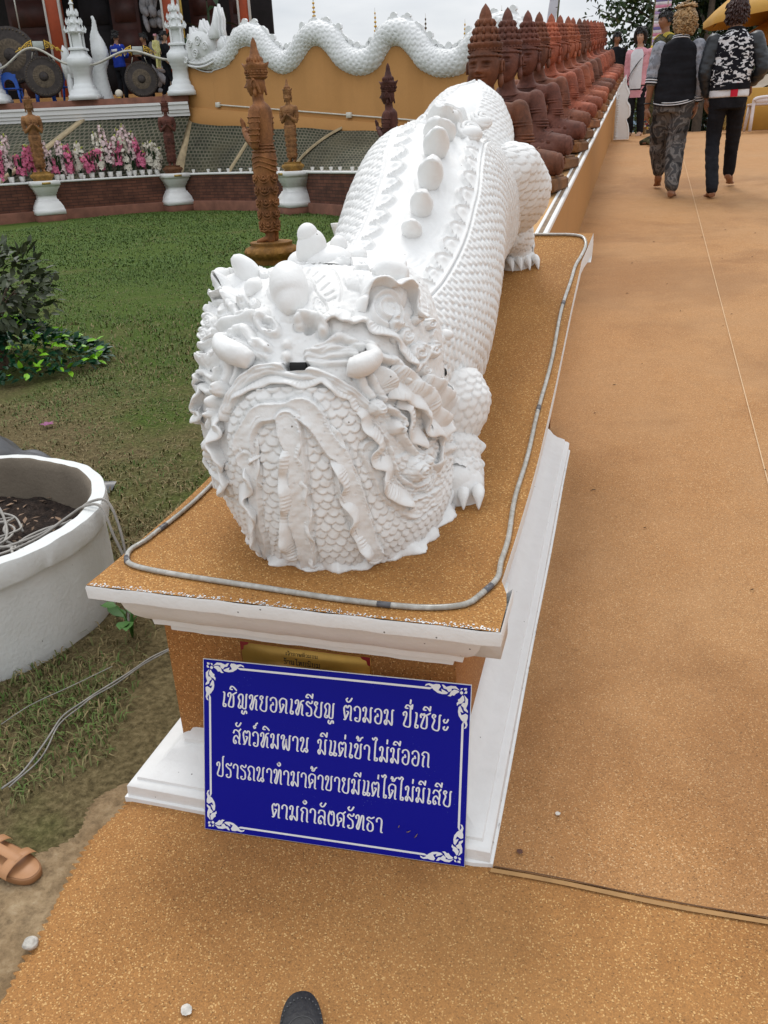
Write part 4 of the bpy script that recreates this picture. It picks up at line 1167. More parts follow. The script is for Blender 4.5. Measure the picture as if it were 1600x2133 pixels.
# ---- legs --------------------------------------------------------------------
def build_leg(name, side, hip, knee, ankle, toe, r1, w_sc, front):
    """side +1 = towards the walkway"""
    mb = MB()
    sx = side
    mir = lambda p: np.array([-.42 + (p[0] + .42) * sx, p[1], p[2]])
    hip, knee, ankle, toe = map(mir, (hip, knee, ankle, toe))
    out = np.array([sx, 0, 0.25])
    # upper mass
    P, Nn, s_, th, A, _, _ = loft([hip + (hip - knee) * .55, hip, (hip + knee) / 2, knee, knee + (knee - hip) * .25], [r1[0] * .25, r1[0], r1[0] * 1.04, r1[0] * .74, r1[0] * .2], [r1[1] * .25, r1[1], r1[1] * 1.02, r1[1] * .8, r1[1] * .2], .0034, 260, up=out)
    TH = np.broadcast_to(th[None], P.shape[:2])
    SV = np.broadcast_to(s_[:, None], P.shape[:2])
    d = scale_relief(TH * r1[0], SV, w_sc, w_sc * .72, w_sc * .40, .16, 9)
    mb.grid(P + Nn * (d + .0012 * vnoise(P, 9, 3))[..., None], cv=True)
    # lower leg
    P, Nn, s_, th, A, _, _ = loft([knee + (knee - ankle) * .2, knee, (knee * .45 + ankle * .55), ankle, ankle + (toe - ankle) * .5 + np.array([0, 0, .012])], [.05, r1[0] * .80, r1[0] * .72, .068, .058], [.05, r1[0] * .76, r1[0] * .68, .064, .045], .0034, 230, up=out)
    TH = np.broadcast_to(th[None], P.shape[:2])
    SV = np.broadcast_to(s_[:, None], P.shape[:2])
    d = scale_relief(TH * r1[0] * .7, SV, w_sc * .9, w_sc * .62, w_sc * .38, .16, 4)
    mb.grid(P + Nn * (d + .001 * vnoise(P, 11, 3))[..., None], cv=True)
    # foot pad
    fwd = unit((toe - ankle) * [1, 1, 0] + [0, 0, 1e-6])
    fwd[2] = (toe[2] - ankle[2] + .05) / max(1e-3, np.linalg.norm((toe - ankle)[:2])) * .3
    fwd = unit(fwd)
    lat = unit(np.cross(fwd, [0, 0, 1]))
    zt = float(slab_z(toe[1]))
    pc = toe - fwd * .055
    pc[2] = zt + .03
    a = np.linspace(0, 2 * math.pi, 60, endpoint=False)
    rows = []
    for t, q in ((-.03, 1.02), (.012, 1.04), (.03, .95), (.045, .75), (.055, .4), (.058, .02)):
        rows.append(pc + np.cos(a)[:, None] * fwd * .056 * q + np.sin(a)[:, None] * lat * .068 * q + np.array([0, 0, t]))
    mb.ell((ankle + pc) / 2 + np.array([0, 0, .012]), (.062, .075, .052), 24, 14)
    G = cat_rows(np.stack(rows, 0), 4)
    G += (.003 * np.sin((G - pc) @ fwd * 260))[..., None] * np.array([0, 0, .6])
    mb.grid(G, cv=True)
    # elbow frill and side frill
    for base, ax, L in ((knee + out * .02, unit(hip - knee), .10), ((knee + ankle) / 2 + out * .03, unit(knee - ankle), .12)):
        n_ = 40
        t = np.linspace(0, 1, n_)
        root = base[None] + ax[None] * ((t - .5) * L * 1.3)[:, None] + np.array([0, .05, 0])
        hgt = (.022 + .022 * np.abs(np.sin(t * math.pi * 3.0))) * np.sin(t * math.pi) ** .5
        od = unit(np.array([sx * .9, .55, .1]))
        rows = [root - od * .03, root + od * (hgt * .5)[:, None] + ax * .004, root + od * hgt[:, None] + ax * (.006 * np.sin(t * 20))[:, None], root + od * (hgt * .92)[:, None] - ax * .006 + np.array([0, .006, 0]), root - od * .03 + np.array([0, .02, 0])]
        mb.grid(cat_rows(np.stack(rows, 0)))
    o = st_build(mb, name)
    # claws
    for k in (-1, 0, 1, 2):
        cm = MB()
        b0 = toe - fwd * .006 + lat * (k - .5) * .036
        b0[2] = zt + .022
        q = np.array([b0 - fwd * .03 + [0, 0, .016], b0 + [0, 0, .016], b0 + fwd * .02 + [0, 0, .006], b0 + fwd * .036 + [0, 0, -.017]])
        cm.tube(cat_path(q, n=20), np.interp(np.linspace(0, 1, len(cat_path(q, n=20))), [0, .3, .6, .9, 1], [.012, .0165, .0135, .005, .001]), n=12)
        cm.v = [v - ST_OFF for v in cm.v]
        cm.build('claw', M['statue'], o)
    return o


for s in (1, -1):
    build_leg('hind_leg', s, (-.335, 1.90, 1.275), (-.272, 2.07, 1.11), (-.250, 2.15, 1.03), (-.216, 2.09, .95), (.105, .20), .030, False)
    build_leg('front_leg', s, (-.262, .68, .82), (-.210, .64, .725), (-.190, .60, .66), (-.172, .515, .61), (.090, .13), .0235, True)

# shoulder scrolls and the raised tail behind the hips
mb = MB()
P, Nn, s_, th, A, _, _ = loft([(-.435, 1.86, 1.30), (-.432, 1.97, 1.40), (-.425, 2.05, 1.48), (-.415, 2.09, 1.545), (-.408, 2.11, 1.59), (-.405, 2.115, 1.612)], [.19, .185, .178, .160, .120, .010], [.16, .155, .148, .135, .10, .010], .0036, 320, up=(0, -1, .4))
TH = np.broadcast_to(th[None], P.shape[:2])
SV = np.broadcast_to(s_[:, None], P.shape[:2])
d = scale_relief(TH * .17, s_[-1] - SV, .027, .020, .009, .12, 2) * np.clip((np.abs(TH) - .35) / .05, 0, 1)
mb.grid(P + Nn * (d + .002 * vnoise(P, 7, 5))[..., None], cv=True)
st_build(mb, 'tail')
for sgn in (1, -1):
    for (cx_, cy_, cz_, r) in ((.10, 1.50, 1.44, .040), (.10, 1.72, 1.475, .036)):
        mb = MB()
        c = np.array([-.42 + sgn * cx_, cy_, cz_])
        a = np.linspace(0, 2 * math.pi * 2.4, 90)
        rr = r * (1 - a / a[-1] * .85)
        nrm = unit([sgn * .5, -.55, .75])
        e1 = unit(np.cross(nrm, [0, 1, .3]))
        e2 = np.cross(nrm, e1)
        mb.tube(c + np.cos(a)[:, None] * e1 * rr[:, None] + np.sin(a)[:, None] * e2 * rr[:, None] + nrm * (.004 + .012 * a / a[-1])[:, None], .0065, n=8)
        mb.ell(c - nrm * .012, (r * 1.15, r * 1.15, r * .7), 18, 10)
        st_build(mb, 'scroll_ornament')
# ================================================================== sign, plaque, rope light
GL = {
 'เ': (.34, [[(.10, .97), (.20, .92), (.17, .5), (.10, .14), (.14, .02), (.27, .03), (.30, .16), (.20, .2)]]),
 'ไ': (.44, [[(.0, 1.46), (.10, 1.36), (.24, 1.52), (.36, 1.40), (.25, 1.2), (.20, .14), (.24, .02), (.37, .03), (.39, .16), (.3, .2)]]),
 'ช': (.70, [[(.05, .70), (.02, .84), (.15, .97), (.26, .86), (.20, .6), (.06, .14), (.24, .02), (.44, .12), (.46, .72), (.40, .86), (.52, .93), (.70, 1.04)]]),
 'ซ': (.72, [[(.05, .70), (.02, .84), (.10, .95), (.18, .86), (.27, .96), (.32, .84), (.22, .6), (.08, .14), (.26, .02), (.46, .12), (.48, .72), (.42, .86), (.54, .93), (.72, 1.04)]]),
 'ญ': (.78, [[(.20, .18), (.22, .05), (.10, .02), (.03, .14), (.13, .5), (.03, .74), (.20, .95), (.38, .86), (.37, .5), (.35, .1), (.50, .0), (.62, .12), (.66, .9), (.74, .97)], [(.34, -.14), (.30, -.28), (.44, -.36), (.54, -.18), (.64, -.16), (.68, -.30)]]),
 'ห': (.70, [[(.04, .72), (.02, .86), (.16, .97), (.25, .86), (.2, .5), (.06, .2), (.20, .0), (.34, .5), (.42, .8), (.50, .92), (.66, .97)], [(.44, .74), (.54, .66), (.54, .4), (.52, .08), (.62, .0)]]),
 'ย': (.66, [[(.20, .80), (.24, .93), (.10, .97), (.03, .82), (.18, .62), (.04, .2), (.22, .0), (.50, .08), (.54, .9), (.64, .97)]]),
 'อ': (.62, [[(.24, .62), (.28, .48), (.14, .46), (.07, .28), (.12, .1), (.3, .0), (.48, .12), (.54, .6), (.48, .86), (.3, .96), (.10, .88), (.06, .74)]]),
 'ด': (.66, [[(.02, .04), (.14, .06), (.26, .3), (.36, .54), (.24, .58)], [(.14, .12), (.06, .5), (.04, .76), (.22, .96), (.48, .92), (.56, .76), (.52, .1), (.62, .02)]]),
 'ต': (.66, [[(.02, .04), (.14, .06), (.26, .3), (.36, .54), (.24, .58)], [(.14, .12), (.06, .5), (.04, .78), (.18, .95), (.29, .82), (.41, .96), (.56, .82), (.52, .1), (.62, .02)]]),
 'ร': (.52, [[(.17, .18), (.06, .16), (.10, .03), (.26, .0), (.42, .12), (.40, .5), (.18, .66), (.04, .80), (.16, .94), (.30, .84), (.44, .86), (.50, 1.0)]]),
 'ว': (.54, [[(.24, .2), (.13, .22), (.10, .08), (.24, .0), (.42, .1), (.46, .7), (.38, .9), (.20, .96), (.04, .82), (.08, .68)]]),
 'ม': (.72, [[(.05, .72), (.02, .86), (.16, .97), (.25, .84), (.20, .5), (.18, .08), (.09, .02), (.03, .18), (.16, .32), (.34, .24), (.50, .03), (.58, .12), (.58, .9), (.70, .97)]]),
 'ป': (.66, [[(.05, .72), (.02, .86), (.16, .97), (.25, .84), (.18, .5), (.06, .14), (.24, .02), (.50, .10), (.52, .9), (.54, 1.32), (.63, 1.40)]]),
 'ะ': (.42, [[(.14, .74), (.05, .66), (.12, .54), (.26, .56), (.38, .76)], [(.14, .28), (.05, .2), (.12, .08), (.26, .1), (.38, .30)]]),
 'ส': (.70, [[(.19, .24), (.26, .1), (.14, .02), (.05, .16), (.10, .44), (.28, .56), (.46, .38)], [(.04, .72), (.14, .92), (.34, .92), (.54, .70), (.50, .1), (.60, .02)], [(.44, .82), (.64, 1.04)]]),
 'พ': (.80, [[(.05, .72), (.02, .86), (.16, .97), (.25, .84), (.14, .4), (.22, .02), (.36, .4), (.41, .72), (.42, .3), (.52, .02), (.64, .1), (.68, .9), (.78, .97)]]),
 'า': (.50, [[(.04, .68), (.04, .84), (.20, .96), (.38, .86), (.40, .6), (.36, .08), (.46, .01)]]),
 'น': (.72, [[(.05, .72), (.02, .86), (.16, .97), (.25, .84), (.18, .5), (.06, .14), (.22, .02), (.36, .22), (.50, .26), (.58, .12), (.48, .01), (.40, .12)], [(.50, .24), (.54, .9), (.64, .97)]]),
 'ข': (.62, [[(.05, .70), (.02, .84), (.14, .97), (.25, .86), (.20, .6), (.06, .14), (.24, .02), (.46, .12), (.48, .9), (.58, .97)]]),
 'ก': (.62, [[(.18, .0), (.11, .08), (.14, .5), (.20, .66), (.05, .78), (.20, .95), (.42, .92), (.52, .76), (.50, .1), (.58, .01)]]),
 'ถ': (.66, [[(.19, .18), (.25, .06), (.12, .02), (.06, .14), (.17, .5), (.04, .76), (.20, .95), (.42, .92), (.54, .76), (.52, .1), (.62, .01)]]),
 'ท': (.70, [[(.05, .72), (.02, .86), (.16, .97), (.25, .84), (.2, .5), (.08, .16), (.2, .02), (.34, .5), (.46, .94), (.58, .84), (.56, .1), (.66, .01)]]),
 'ค': (.66, [[(.02, .04), (.12, .06), (.18, .3), (.34, .42), (.36, .56), (.24, .60)], [(.14, .14), (.06, .5), (.04, .76), (.22, .96), (.48, .92), (.56, .76), (.52, .1), (.62, .01)]]),
 'ศ': (.68, [[(.02, .04), (.12, .06), (.18, .3), (.34, .42), (.36, .56), (.24, .60)], [(.14, .14), (.06, .5), (.04, .76), (.22, .94), (.40, .92), (.54, .72), (.50, .1), (.60, .01)], [(.42, .88), (.66, 1.06)]]),
 'ล': (.64, [[(.19, .24), (.26, .1), (.14, .02), (.05, .16), (.10, .44), (.28, .56), (.46, .38)], [(.04, .72), (.14, .92), (.34, .94), (.52, .80), (.50, .1), (.60, .02)]]),
 'ง': (.56, [[(.16, .97), (.05, .6), (.08, .15), (.26, .0), (.44, .16), (.46, .8), (.34, .97), (.24, .84), (.32, .74)]]),
 'ธ': (.60, [[(.16, .52), (.06, .3), (.12, .06), (.3, .0), (.46, .12), (.46, .46), (.30, .62), (.04, .76), (.16, .92), (.34, .86), (.56, .96)]]),
 'จ': (.56, [[(.14, .5), (.26, .5), (.30, .3), (.2, .04), (.34, .02), (.48, .2), (.50, .7), (.40, .92), (.2, .95), (.04, .8)]]),
 'ภ': (.66, [[(.04, .1), (.12, .02), (.22, .1), (.14, .5), (.20, .66), (.05, .78), (.20, .95), (.42, .92), (.54, .76), (.52, .1), (.62, .01)]]),
 'ไ_': (.4, []), ' ': (.42, [])}
GL['แ'] = (.66, GL['เ'][1] + [[(x + .32, y) for x, y in GL['เ'][1][0]]])
GM = {
 'ิ': [[(.18, 1.20), (.0, 1.22), (.10, 1.40), (.28, 1.36), (.50, 1.17)]],
 'ี': [[(.18, 1.20), (.0, 1.22), (.10, 1.40), (.28, 1.36), (.46, 1.18)], [(.46, 1.18), (.50, 1.46)]],
 'ั': [[(.14, 1.44), (.04, 1.34), (.14, 1.2), (.30, 1.24), (.46, 1.46)]],
 '่': [[(.34, 1.20), (.37, 1.46)]],
 '้': [[(.04, 1.32), (.10, 1.46), (.19, 1.34), (.13, 1.2), (.28, 1.2), (.38, 1.36), (.52, 1.44)]],
 '์': [[(.22, 1.28), (.13, 1.2), (.06, 1.32), (.22, 1.40), (.26, 1.50), (.38, 1.58)]],
 'ํ': [[(.22, 1.46), (.10, 1.34), (.22, 1.22), (.34, 1.34), (.22, 1.46), (.12, 1.35)]]}


def text_strokes(line):
    """strokes of one line of lettering in letter-height units, and its width"""
    out, x, base, up = [], 0.0, 0.0, 0
    for ch in line.replace('ำ', 'ํา'):
        if ch in GM:
            bx_ = x - .12 - .50
            lift = .30 * up if ch in '่้' else 0
            out += [[(px_ + bx_, py + lift) for px_, py in s] for s in GM[ch]]
            up = 1
            continue
        w, st = GL[ch]
        out += [[(px_ + x, py) for px_, py in s] for s in st]
        x += w + .12
        up = 0
    return out, x - .12


def stroke_poly(mb, pts, O, ex, ey, nz, h, pw, ph, z):
    """flat pen stroke in the plane (O, ex, ey): pen pw wide on uprights, ph on level runs"""
    P = cat_path(np.array(pts), n=max(8, 6 * (len(pts) - 1))) if len(pts) > 2 else np.array(pts, float)
    T = np.gradient(P, axis=0)
    T /= np.maximum(np.linalg.norm(T, axis=1, keepdims=True), 1e-9)
    Nn = np.stack([-T[:, 1], T[:, 0]], 1)
    hw = np.sqrt((pw * Nn[:, 0]) ** 2 + (ph * Nn[:, 1]) ** 2)
    a = [P - Nn * hw[:, None], P + Nn * hw[:, None]]
    # blunt ends
    a[0] = np.concatenate([P[:1] - T[:1] * ph * .7 - Nn[:1] * hw[0] * .6, a[0], P[-1:] + T[-1:] * ph * .7 - Nn[-1:] * hw[-1] * .6])
    a[1] = np.concatenate([P[:1] - T[:1] * ph * .7 + Nn[:1] * hw[0] * .6, a[1], P[-1:] + T[-1:] * ph * .7 + Nn[-1:] * hw[-1] * .6])
    mb.grid(np.stack([O + q[:, :1] * ex + q[:, 1:] * ey + nz * z for q in a], 0))


def write(mb, line, O, ex, ey, nz, x0, x1, yb, h, pw=.063, ph=.040):
    st, w = text_strokes(line)
    sx = (x1 - x0) / w
    for k, s in enumerate(st):
        stroke_poly(mb, s, O + ex * x0 + ey * yb, ex * sx, ey * h, nz, h, pw, ph, .00012 + .00002 * (k % 9))


M['sign_blue'], _nt, _b = newmat('sign_blue')
_v = N(_nt, 'ShaderNodeTexVoronoi', Scale=150.0)
_tc = _nt.nodes.new('ShaderNodeTexCoord')
_nt.links.new(_tc.outputs['Object'], _v.inputs['Vector'])
_g = noise(_nt, 9.0, 3, 0.6)
_r1 = ramp(_nt, [(0.09, (1, 1, 1)), (0.15, (0, 0, 0))], _v.outputs['Distance'])
_r2 = ramp(_nt, [(0.56, (0, 0, 0)), (0.66, (0.55, 0.55, 0.55))], _g.outputs['Fac'])
_nt.links.new(mixc(_nt, mixc(_nt, 1.0, _r1.outputs['Color'], _r2.outputs['Color'], 'MULTIPLY'), (0.0022, 0.004, 0.27), (0.10, 0.14, 0.40)), _b.inputs['Base Color'])
_b.inputs['Roughness'].default_value = 0.5
_b.inputs['Specular IOR Level'].default_value = 0.18
M['sign_white'] = flat('sign_white', (0.78, 0.80, 0.82), 0.4, 0.05, 10)
BLc, BRc = np.array([-.648, -.047, .003]), np.array([-.054, -.015, .003])
TLc = np.array([-.652, .066, .392])
sign = thing('offering_sign', 'blue board with four lines of white lettering leaning on the pedestal front', 'sign', tuple(BLc))
ex = unit(BRc - BLc)
ey = unit((TLc - BLc) - ex * ((TLc - BLc) @ ex))
nz = np.cross(ex, ey)
W_, H_ = .598, .405


def sg(mb, name, mat, **kw):
    mb.v = [v - BLc for v in mb.v]
    return mb.build(name, mat, sign, **kw)


def quad_box(mb, O, ex, ey, nz, w, h, t):
    v = [O + ex * a + ey * b + nz * c for c in (-t, 0) for a, b in ((0, 0), (w, 0), (w, h), (0, h))]
    return mb.add(v, [(3, 2, 1, 0), (4, 5, 6, 7), (0, 1, 5, 4), (1, 2, 6, 5), (2, 3, 7, 6), (3, 0, 4, 7)])


sg(quad_box(MB(), BLc, ex, ey, nz, W_, H_, .003), 'board', M['sign_white'], smooth=False)
sg(MB().add([BLc + ex * a + ey * b + nz * .0002 for a, b in ((.0012, .0012), (W_ - .0012, .0012), (W_ - .0012, H_ - .0012), (.0012, H_ - .0012))], [(0, 1, 2, 3)]), 'blue_face', M['sign_blue'], smooth=False)
mb = MB()
O = BLc + nz * .0002
for ln, u0, u1, vb in (("เชิญหยอดเหรียญ ตัวมอม ปี่เซียะ", .075, .925, .262), ("สัตว์หิมพาน มีแต่เข้าไม่มีออก", .118, .862, .470), ("ปรารถนาทำมาค้าขายมีแต่ได้ไม่มีเสีย", .052, .945, .672), ("ตามกำลังศรัทธา", .272, .698, .872)):
    write(mb, ln, O, ex, ey, nz, u0 * W_, u1 * W_, H_ * (1 - vb), .0345)
sg(mb, 'lettering', M['sign_white'], smooth=False)
mb = MB()
e_, t_, c_ = .0135, .0046, .078
for a in ([(c_, e_), (W_ - c_, e_), (W_ - c_ - .01, e_ + t_), (c_ + .01, e_ + t_)], [(c_, H_ - e_), (W_ - c_, H_ - e_), (W_ - c_ - .01, H_ - e_ - t_), (c_ + .01, H_ - e_ - t_)],
          [(e_, c_), (e_, H_ - c_), (e_ + t_, H_ - c_ - .01), (e_ + t_, c_ + .01)], [(W_ - e_, c_), (W_ - e_, H_ - c_), (W_ - e_ - t_, H_ - c_ - .01), (W_ - e_ - t_, c_ + .01)]):
    mb.add([O + ex * x + ey * y + nz * .0001 for x, y in a], [(0, 1, 2, 3)])
sg(mb, 'border_line', M['sign_white'], smooth=False)
LEAF = [[(1215, 965), (1265, 985), (1290, 1060), (1270, 1150), (1290, 1215), (1290, 1290), (1240, 1320), (1190, 1290), (1150, 1270), (1120, 1350), (1190, 1330), (1160, 1400), (1115, 1490), (1080, 1450), (1070, 1350), (1090, 1250), (1150, 1160), (1230, 1090), (1250, 1040)],
        [(1290, 1340), (1285, 1390), (1245, 1440), (1280, 1540), (1280, 1650), (1190, 1745), (1225, 1640), (1215, 1560), (1170, 1560), (1130, 1500), (1190, 1450), (1200, 1390)],
        [(1045, 1475), (1080, 1520), (1150, 1545), (1205, 1620), (1190, 1700), (1160, 1735), (1110, 1660), (1060, 1620), (1070, 1580), (1035, 1540)],
        [(1172, 1785), (1160, 1812), (1135, 1823), (1110, 1812), (1098, 1785), (1110, 1758), (1135, 1747), (1160, 1758)], [(1190, 1775), (1250, 1775), (1262, 1825), (1225, 1840)], [(1105, 1845), (1130, 1840), (1165, 1895), (1115, 1890)], [(1190, 1850), (1245, 1850), (1250, 1905), (1180, 1895)]]
for fx in (0, 1):
    for fy in (0, 1):
        mb = MB()
        for li, poly in enumerate(LEAF):
            for sw in ((0, 1) if li < 3 else (0,)):
                q = [((1350 - x) / 11.85 * .00112, (1985 - y) / 11.85 * .00112) for x, y in poly]
                if sw:
                    q = [(y + .0012, x - .0006) for x, y in q]
                pts = [O + ex * (W_ - x if fx else x) + ey * (H_ - y if fy else y) + nz * (.0001 + .00002 * li + .00001 * sw) for x, y in q]
                if fx != fy:
                    pts = pts[::-1]
                mb.add(pts, [tuple(range(len(pts)))])
        sg(mb, 'corner_ornament', M['sign_white'], smooth=False)
# dry stems and scratches stuck to the board
mb = MB()
for x, y, a, L in ((.488, .052, 1.0, .012), (.470, .062, .5, .010), (.452, .070, 1.2, .006)):
    p = O + ex * x + ey * y + nz * .002
    mb.tube([p, p + (ex * math.cos(a) + ey * math.sin(a)) * L * .5 + nz * .002, p + (ex * math.cos(a) + ey * math.sin(a)) * L], [.0006, .0011, .0004], n=5)
sg(mb, 'dry_stem', flat('dry_stem', (0.25, 0.16, 0.06), 0.9))
M['gold_plate'] = flat('brass_plate', (0.42, 0.24, 0.045), 0.35, 0.25, 6, metal=0.55)
M['plaque_red'] = flat('plaque_red', (0.22, 0.012, 0.012), 0.5)
M['plaque_black'] = flat('plaque_black', (0.02, 0.015, 0.01), 0.5)
PQ = np.array([-.604, .1475, .302])
plaque = thing('donor_plaque', 'small brass plaque with red corners half hidden above the blue sign', 'plaque', tuple(PQ))
exq, eyq, nzq = np.array([1., 0, 0]), np.array([0, 0, 1.]), np.array([0, -1., 0])


def pq(mb, name, mat):
    mb.v = [v - PQ for v in mb.v]
    return mb.build(name, mat, plaque, smooth=False)


pq(quad_box(MB(), PQ, exq, eyq, nzq, .314, .092, .0028), 'plate', M['gold_plate'])
mb = MB()
for x in (0, 1):
    s = lambda d: .314 - d if x else d
    pts = [(s(.001), .091), (s(.024), .091), (s(.020), .084), (s(.010), .080), (s(.008), .070), (s(.001), .066)]
    pts = [PQ + exq * a + eyq * b + nzq * .0002 for a, b in pts]
    mb.add(pts if x else pts[::-1], [tuple(range(6))])
mb.add([PQ + exq * a + eyq * b + nzq * .0002 for a, b in ((.024, .0895), (.29, .0895), (.29, .091), (.024, .091))], [(0, 1, 2, 3)])
for x in (.0012, .3115):
    mb.add([PQ + exq * a + eyq * b + nzq * .0002 for a, b in ((x, .0), (x + .0012, .0), (x + .0012, .066), (x, .066))], [(0, 1, 2, 3)])
pq(mb, 'red_border', M['plaque_red'])
mb = MB()
write(mb, "เจ้าภาพตัวมอม", PQ + nzq * .0002, exq, eyq, nzq, .112, .190, .0690, .0080, .06, .05)
write(mb, "ร้านไทยนิยม", PQ + nzq * .0002, exq, eyq, nzq, .106, .194, .0440, .0115, .07, .055)
pq(mb, 'inscription', M['plaque_black'])


def rope_mat():
    m, nt, b = newmat('rope_light_tube')
    tc = nt.nodes.new('ShaderNodeTexCoord')
    n = noise(nt, 60, 3, 0.6, vec=tc.outputs['Object'])
    n2 = noise(nt, 7, 3, 0.6, vec=tc.outputs['Object'])
    r = ramp(nt, [(0.30, (0.33, 0.31, 0.27)), (0.5, (0.40, 0.385, 0.35)), (0.68, (0.52, 0.51, 0.48))], n.outputs['Fac'])
    r2 = ramp(nt, [(0.4, (0.78, 0.76, 0.72)), (0.6, (1, 1, 1))], n2.outputs['Fac'])
    nt.links.new(mixc(nt, 1.0, r.outputs['Color'], r2.outputs['Color'], 'MULTIPLY'), b.inputs['Base Color'])
    b.inputs['Roughness'].default_value = 0.22
    b.inputs['Coat Weight'].default_value = 0.5
    return m


M['rope'] = rope_mat()
sz = lambda x, y: float(np.interp(y, ys, zs)) + .0060
rp_ = [(-.40, 2.345), (-.15, 2.345), (-.03, 2.335), (.012, 2.29), (.000, 2.18), (-.018, 2.05), (-.030, 1.8), (-.032, 1.4), (-.034, 1.0), (-.036, .7), (-.030, .45), (-.022, .28), (-.024, .19), (-.045, .11), (-.085, .065), (-.16, .046), (-.30, .044), (-.50, .058), (-.68, .072), (-.78, .085), (-.835, .11), (-.853, .155), (-.848, .22), (-.838, .32), (-.836, .6), (-.838, 1.0), (-.84, 1.6), (-.845, 2.1), (-.84, 2.3), (-.78, 2.345), (-.6, 2.345)]
C_ = cat_path(np.array(rp_), n=600)
C_ = np.stack([C_[:, 0] + .0025 * np.sin(np.arange(len(C_)) * .19), C_[:, 1], [sz(a, b) for a, b in C_]], 1)
rope = thing('rope_light', 'grey transparent rope light looped round the edge of the statue slab', 'rope light', tuple(C_[300]))
mb = MB().tube(C_ - C_[300], .0064, n=10, flat=.85)
for i in range(6, len(C_) - 8, 5):
    d = C_[i + 1] - C_[i]
    mb.tube([C_[i] - C_[300] - d * .05, C_[i] - C_[300] + d * .05], .0067, n=10, flat=.86)
mb.build('light_tube', M['rope'], rope)
M['tape'] = flat('rope_tape', (0.10, 0.10, 0.11), 0.35)
for i in (120, 156, 250, 310, 402, 455):
    d = unit(C_[i + 1] - C_[i])
    MB().tube([C_[i] - C_[300] - d * .014, C_[i] - C_[300] + d * .014], .0070, n=10, flat=.86).build('connector', M['tape'], rope)

# ================================================================== planter and things near it
M['pot_white'] = plaster('white_planter_paint', (0.74, 0.765, 0.76), (0.33, 0.26, 0.16), amt=0.42, rough=0.6, bs=0.4)
PC = (-1.99, .69, -.02)
planter = thing('round_planter', 'large round white concrete planter filled with dry soil and cables', 'planter', PC)
prof = [(.54, -.03), (.548, .0), (.546, .10), (.546, .285), (.548, .296), (.566, .300), (.569, .306), (.569, .362), (.565, .374), (.522, .378), (.515, .372), (.507, .34), (.500, .15)]
n = 160
a = np.arange(n) / n * 2 * math.pi
P = np.zeros((len(prof), n, 3))
for i, (r, z) in enumerate(prof):
    rr = r + .0022 * np.sin(a * 7 + z * 20) + .0014 * np.sin(a * 23 + i)
    P[i] = np.stack([rr * np.cos(a), rr * np.sin(a), z + .0022 * np.sin(a * 11 + i) + .001 * np.sin(a * 37)], 1)
MB().grid(np.transpose(P[:10], (1, 0, 2)), cu=True).build('concrete_ring', M['pot_white'], planter, auto=40)
M['pot_inner'] = plaster('bare_concrete', (0.20, 0.165, 0.125), (0.05, 0.035, 0.025), pits=True, amt=0.8, rough=0.9, bs=0.5)
MB().grid(np.transpose(P[9:], (1, 0, 2)), cu=True).build('inner_face', M['pot_inner'], planter)


def soil_mat():
    m, nt, b = newmat('dry_soil')
    n1 = noise(nt, 42.0, 6, 0.75)
    r = ramp(nt, [(0.32, (0.012, 0.007, 0.005)), (0.52, (0.055, 0.032, 0.022)), (0.66, (0.12, 0.08, 0.058)), (0.76, (0.24, 0.18, 0.14))], n1.outputs['Fac'])
    nt.links.new(r.outputs['Color'], b.inputs['Base Color'])
    b.inputs['Roughness'].default_value = 0.95
    bump(nt, b, n1.outputs['Fac'], 1.0, 0.05)
    return m


M['soil'] = soil_mat()
rr = np.linspace(0.01, .512, 40)
A2, R2 = np.meshgrid(a, rr, indexing='ij')
Ps = np.stack([R2 * np.cos(A2), R2 * np.sin(A2), .205 + .02 * np.sin(R2 * 9 + A2 * 2) + 0 * R2], -1)
Ps[..., 2] += .012 * vnoise(Ps, 6, 3) + .007 * vnoise(Ps, 22, 6)
MB().grid(Ps, cu=True).build('soil', M['soil'], planter)
M['leaf_litter'] = flat('dry_leaf', (0.20, 0.13, 0.085), 0.9, 0.6, 4)
mb = MB()
rs = np.random.RandomState(8)
for k in range(260):
    r = .50 * math.sqrt(rs.rand())
    t = rs.uniform(0, 6.28)
    c = np.array([r * math.cos(t), r * math.sin(t), .222 + rs.rand() * .012])
    d = unit(rs.normal(size=3) * [1, 1, .3])
    s = unit(np.cross(d, [0, 0, 1]))
    L = rs.uniform(.008, .022)
    mb.add([c - d * L, c + s * L * .45 + [0, 0, .003], c + d * L, c - s * L * .45], [(0, 1, 2, 3)])
tag(mb.build('dry_leaves', M['leaf_litter'], planter, smooth=False), kind='stuff')
M['cable'] = flat('grey_white_cable', (0.34, 0.32, 0.29), 0.45, 0.25, 20)
M['cable_grey'] = flat('grey_ground_cable', (0.24, 0.23, 0.21), 0.5, 0.3, 20)
# cables heaped on the soil, two of them running over the rim
mb = MB()
rs = np.random.RandomState(21)
for k in range(15):
    c0 = np.array([rs.uniform(-.05, .36), rs.uniform(-.30, .22)])
    pts = []
    t0 = rs.uniform(0, 6.28)
    rx, ry = rs.uniform(.06, .19), rs.uniform(.05, .13)
    for t in np.linspace(0, rs.uniform(3.4, 7), 10):
        pts.append((c0[0] + rx * math.cos(t0 + t) + rs.normal() * .012, c0[1] + ry * math.sin(t0 + t) + rs.normal() * .012, .238 + .012 * rs.rand() + .018 * math.sin(t * 1.4 + k)))
    pts = np.array(pts)
    rad = np.hypot(pts[:, 0], pts[:, 1])
    pts[:, :2] *= np.minimum(1, .485 / rad)[:, None]
    mb.tube(cat_path(pts, n=70), .0042 + .001 * (k % 2), n=7)
cbl = tag(mb.build('cable_heap', M['cable']), 'tangled heap of thin grey cables lying on the planter soil', 'cable heap')
cbl.location = PC
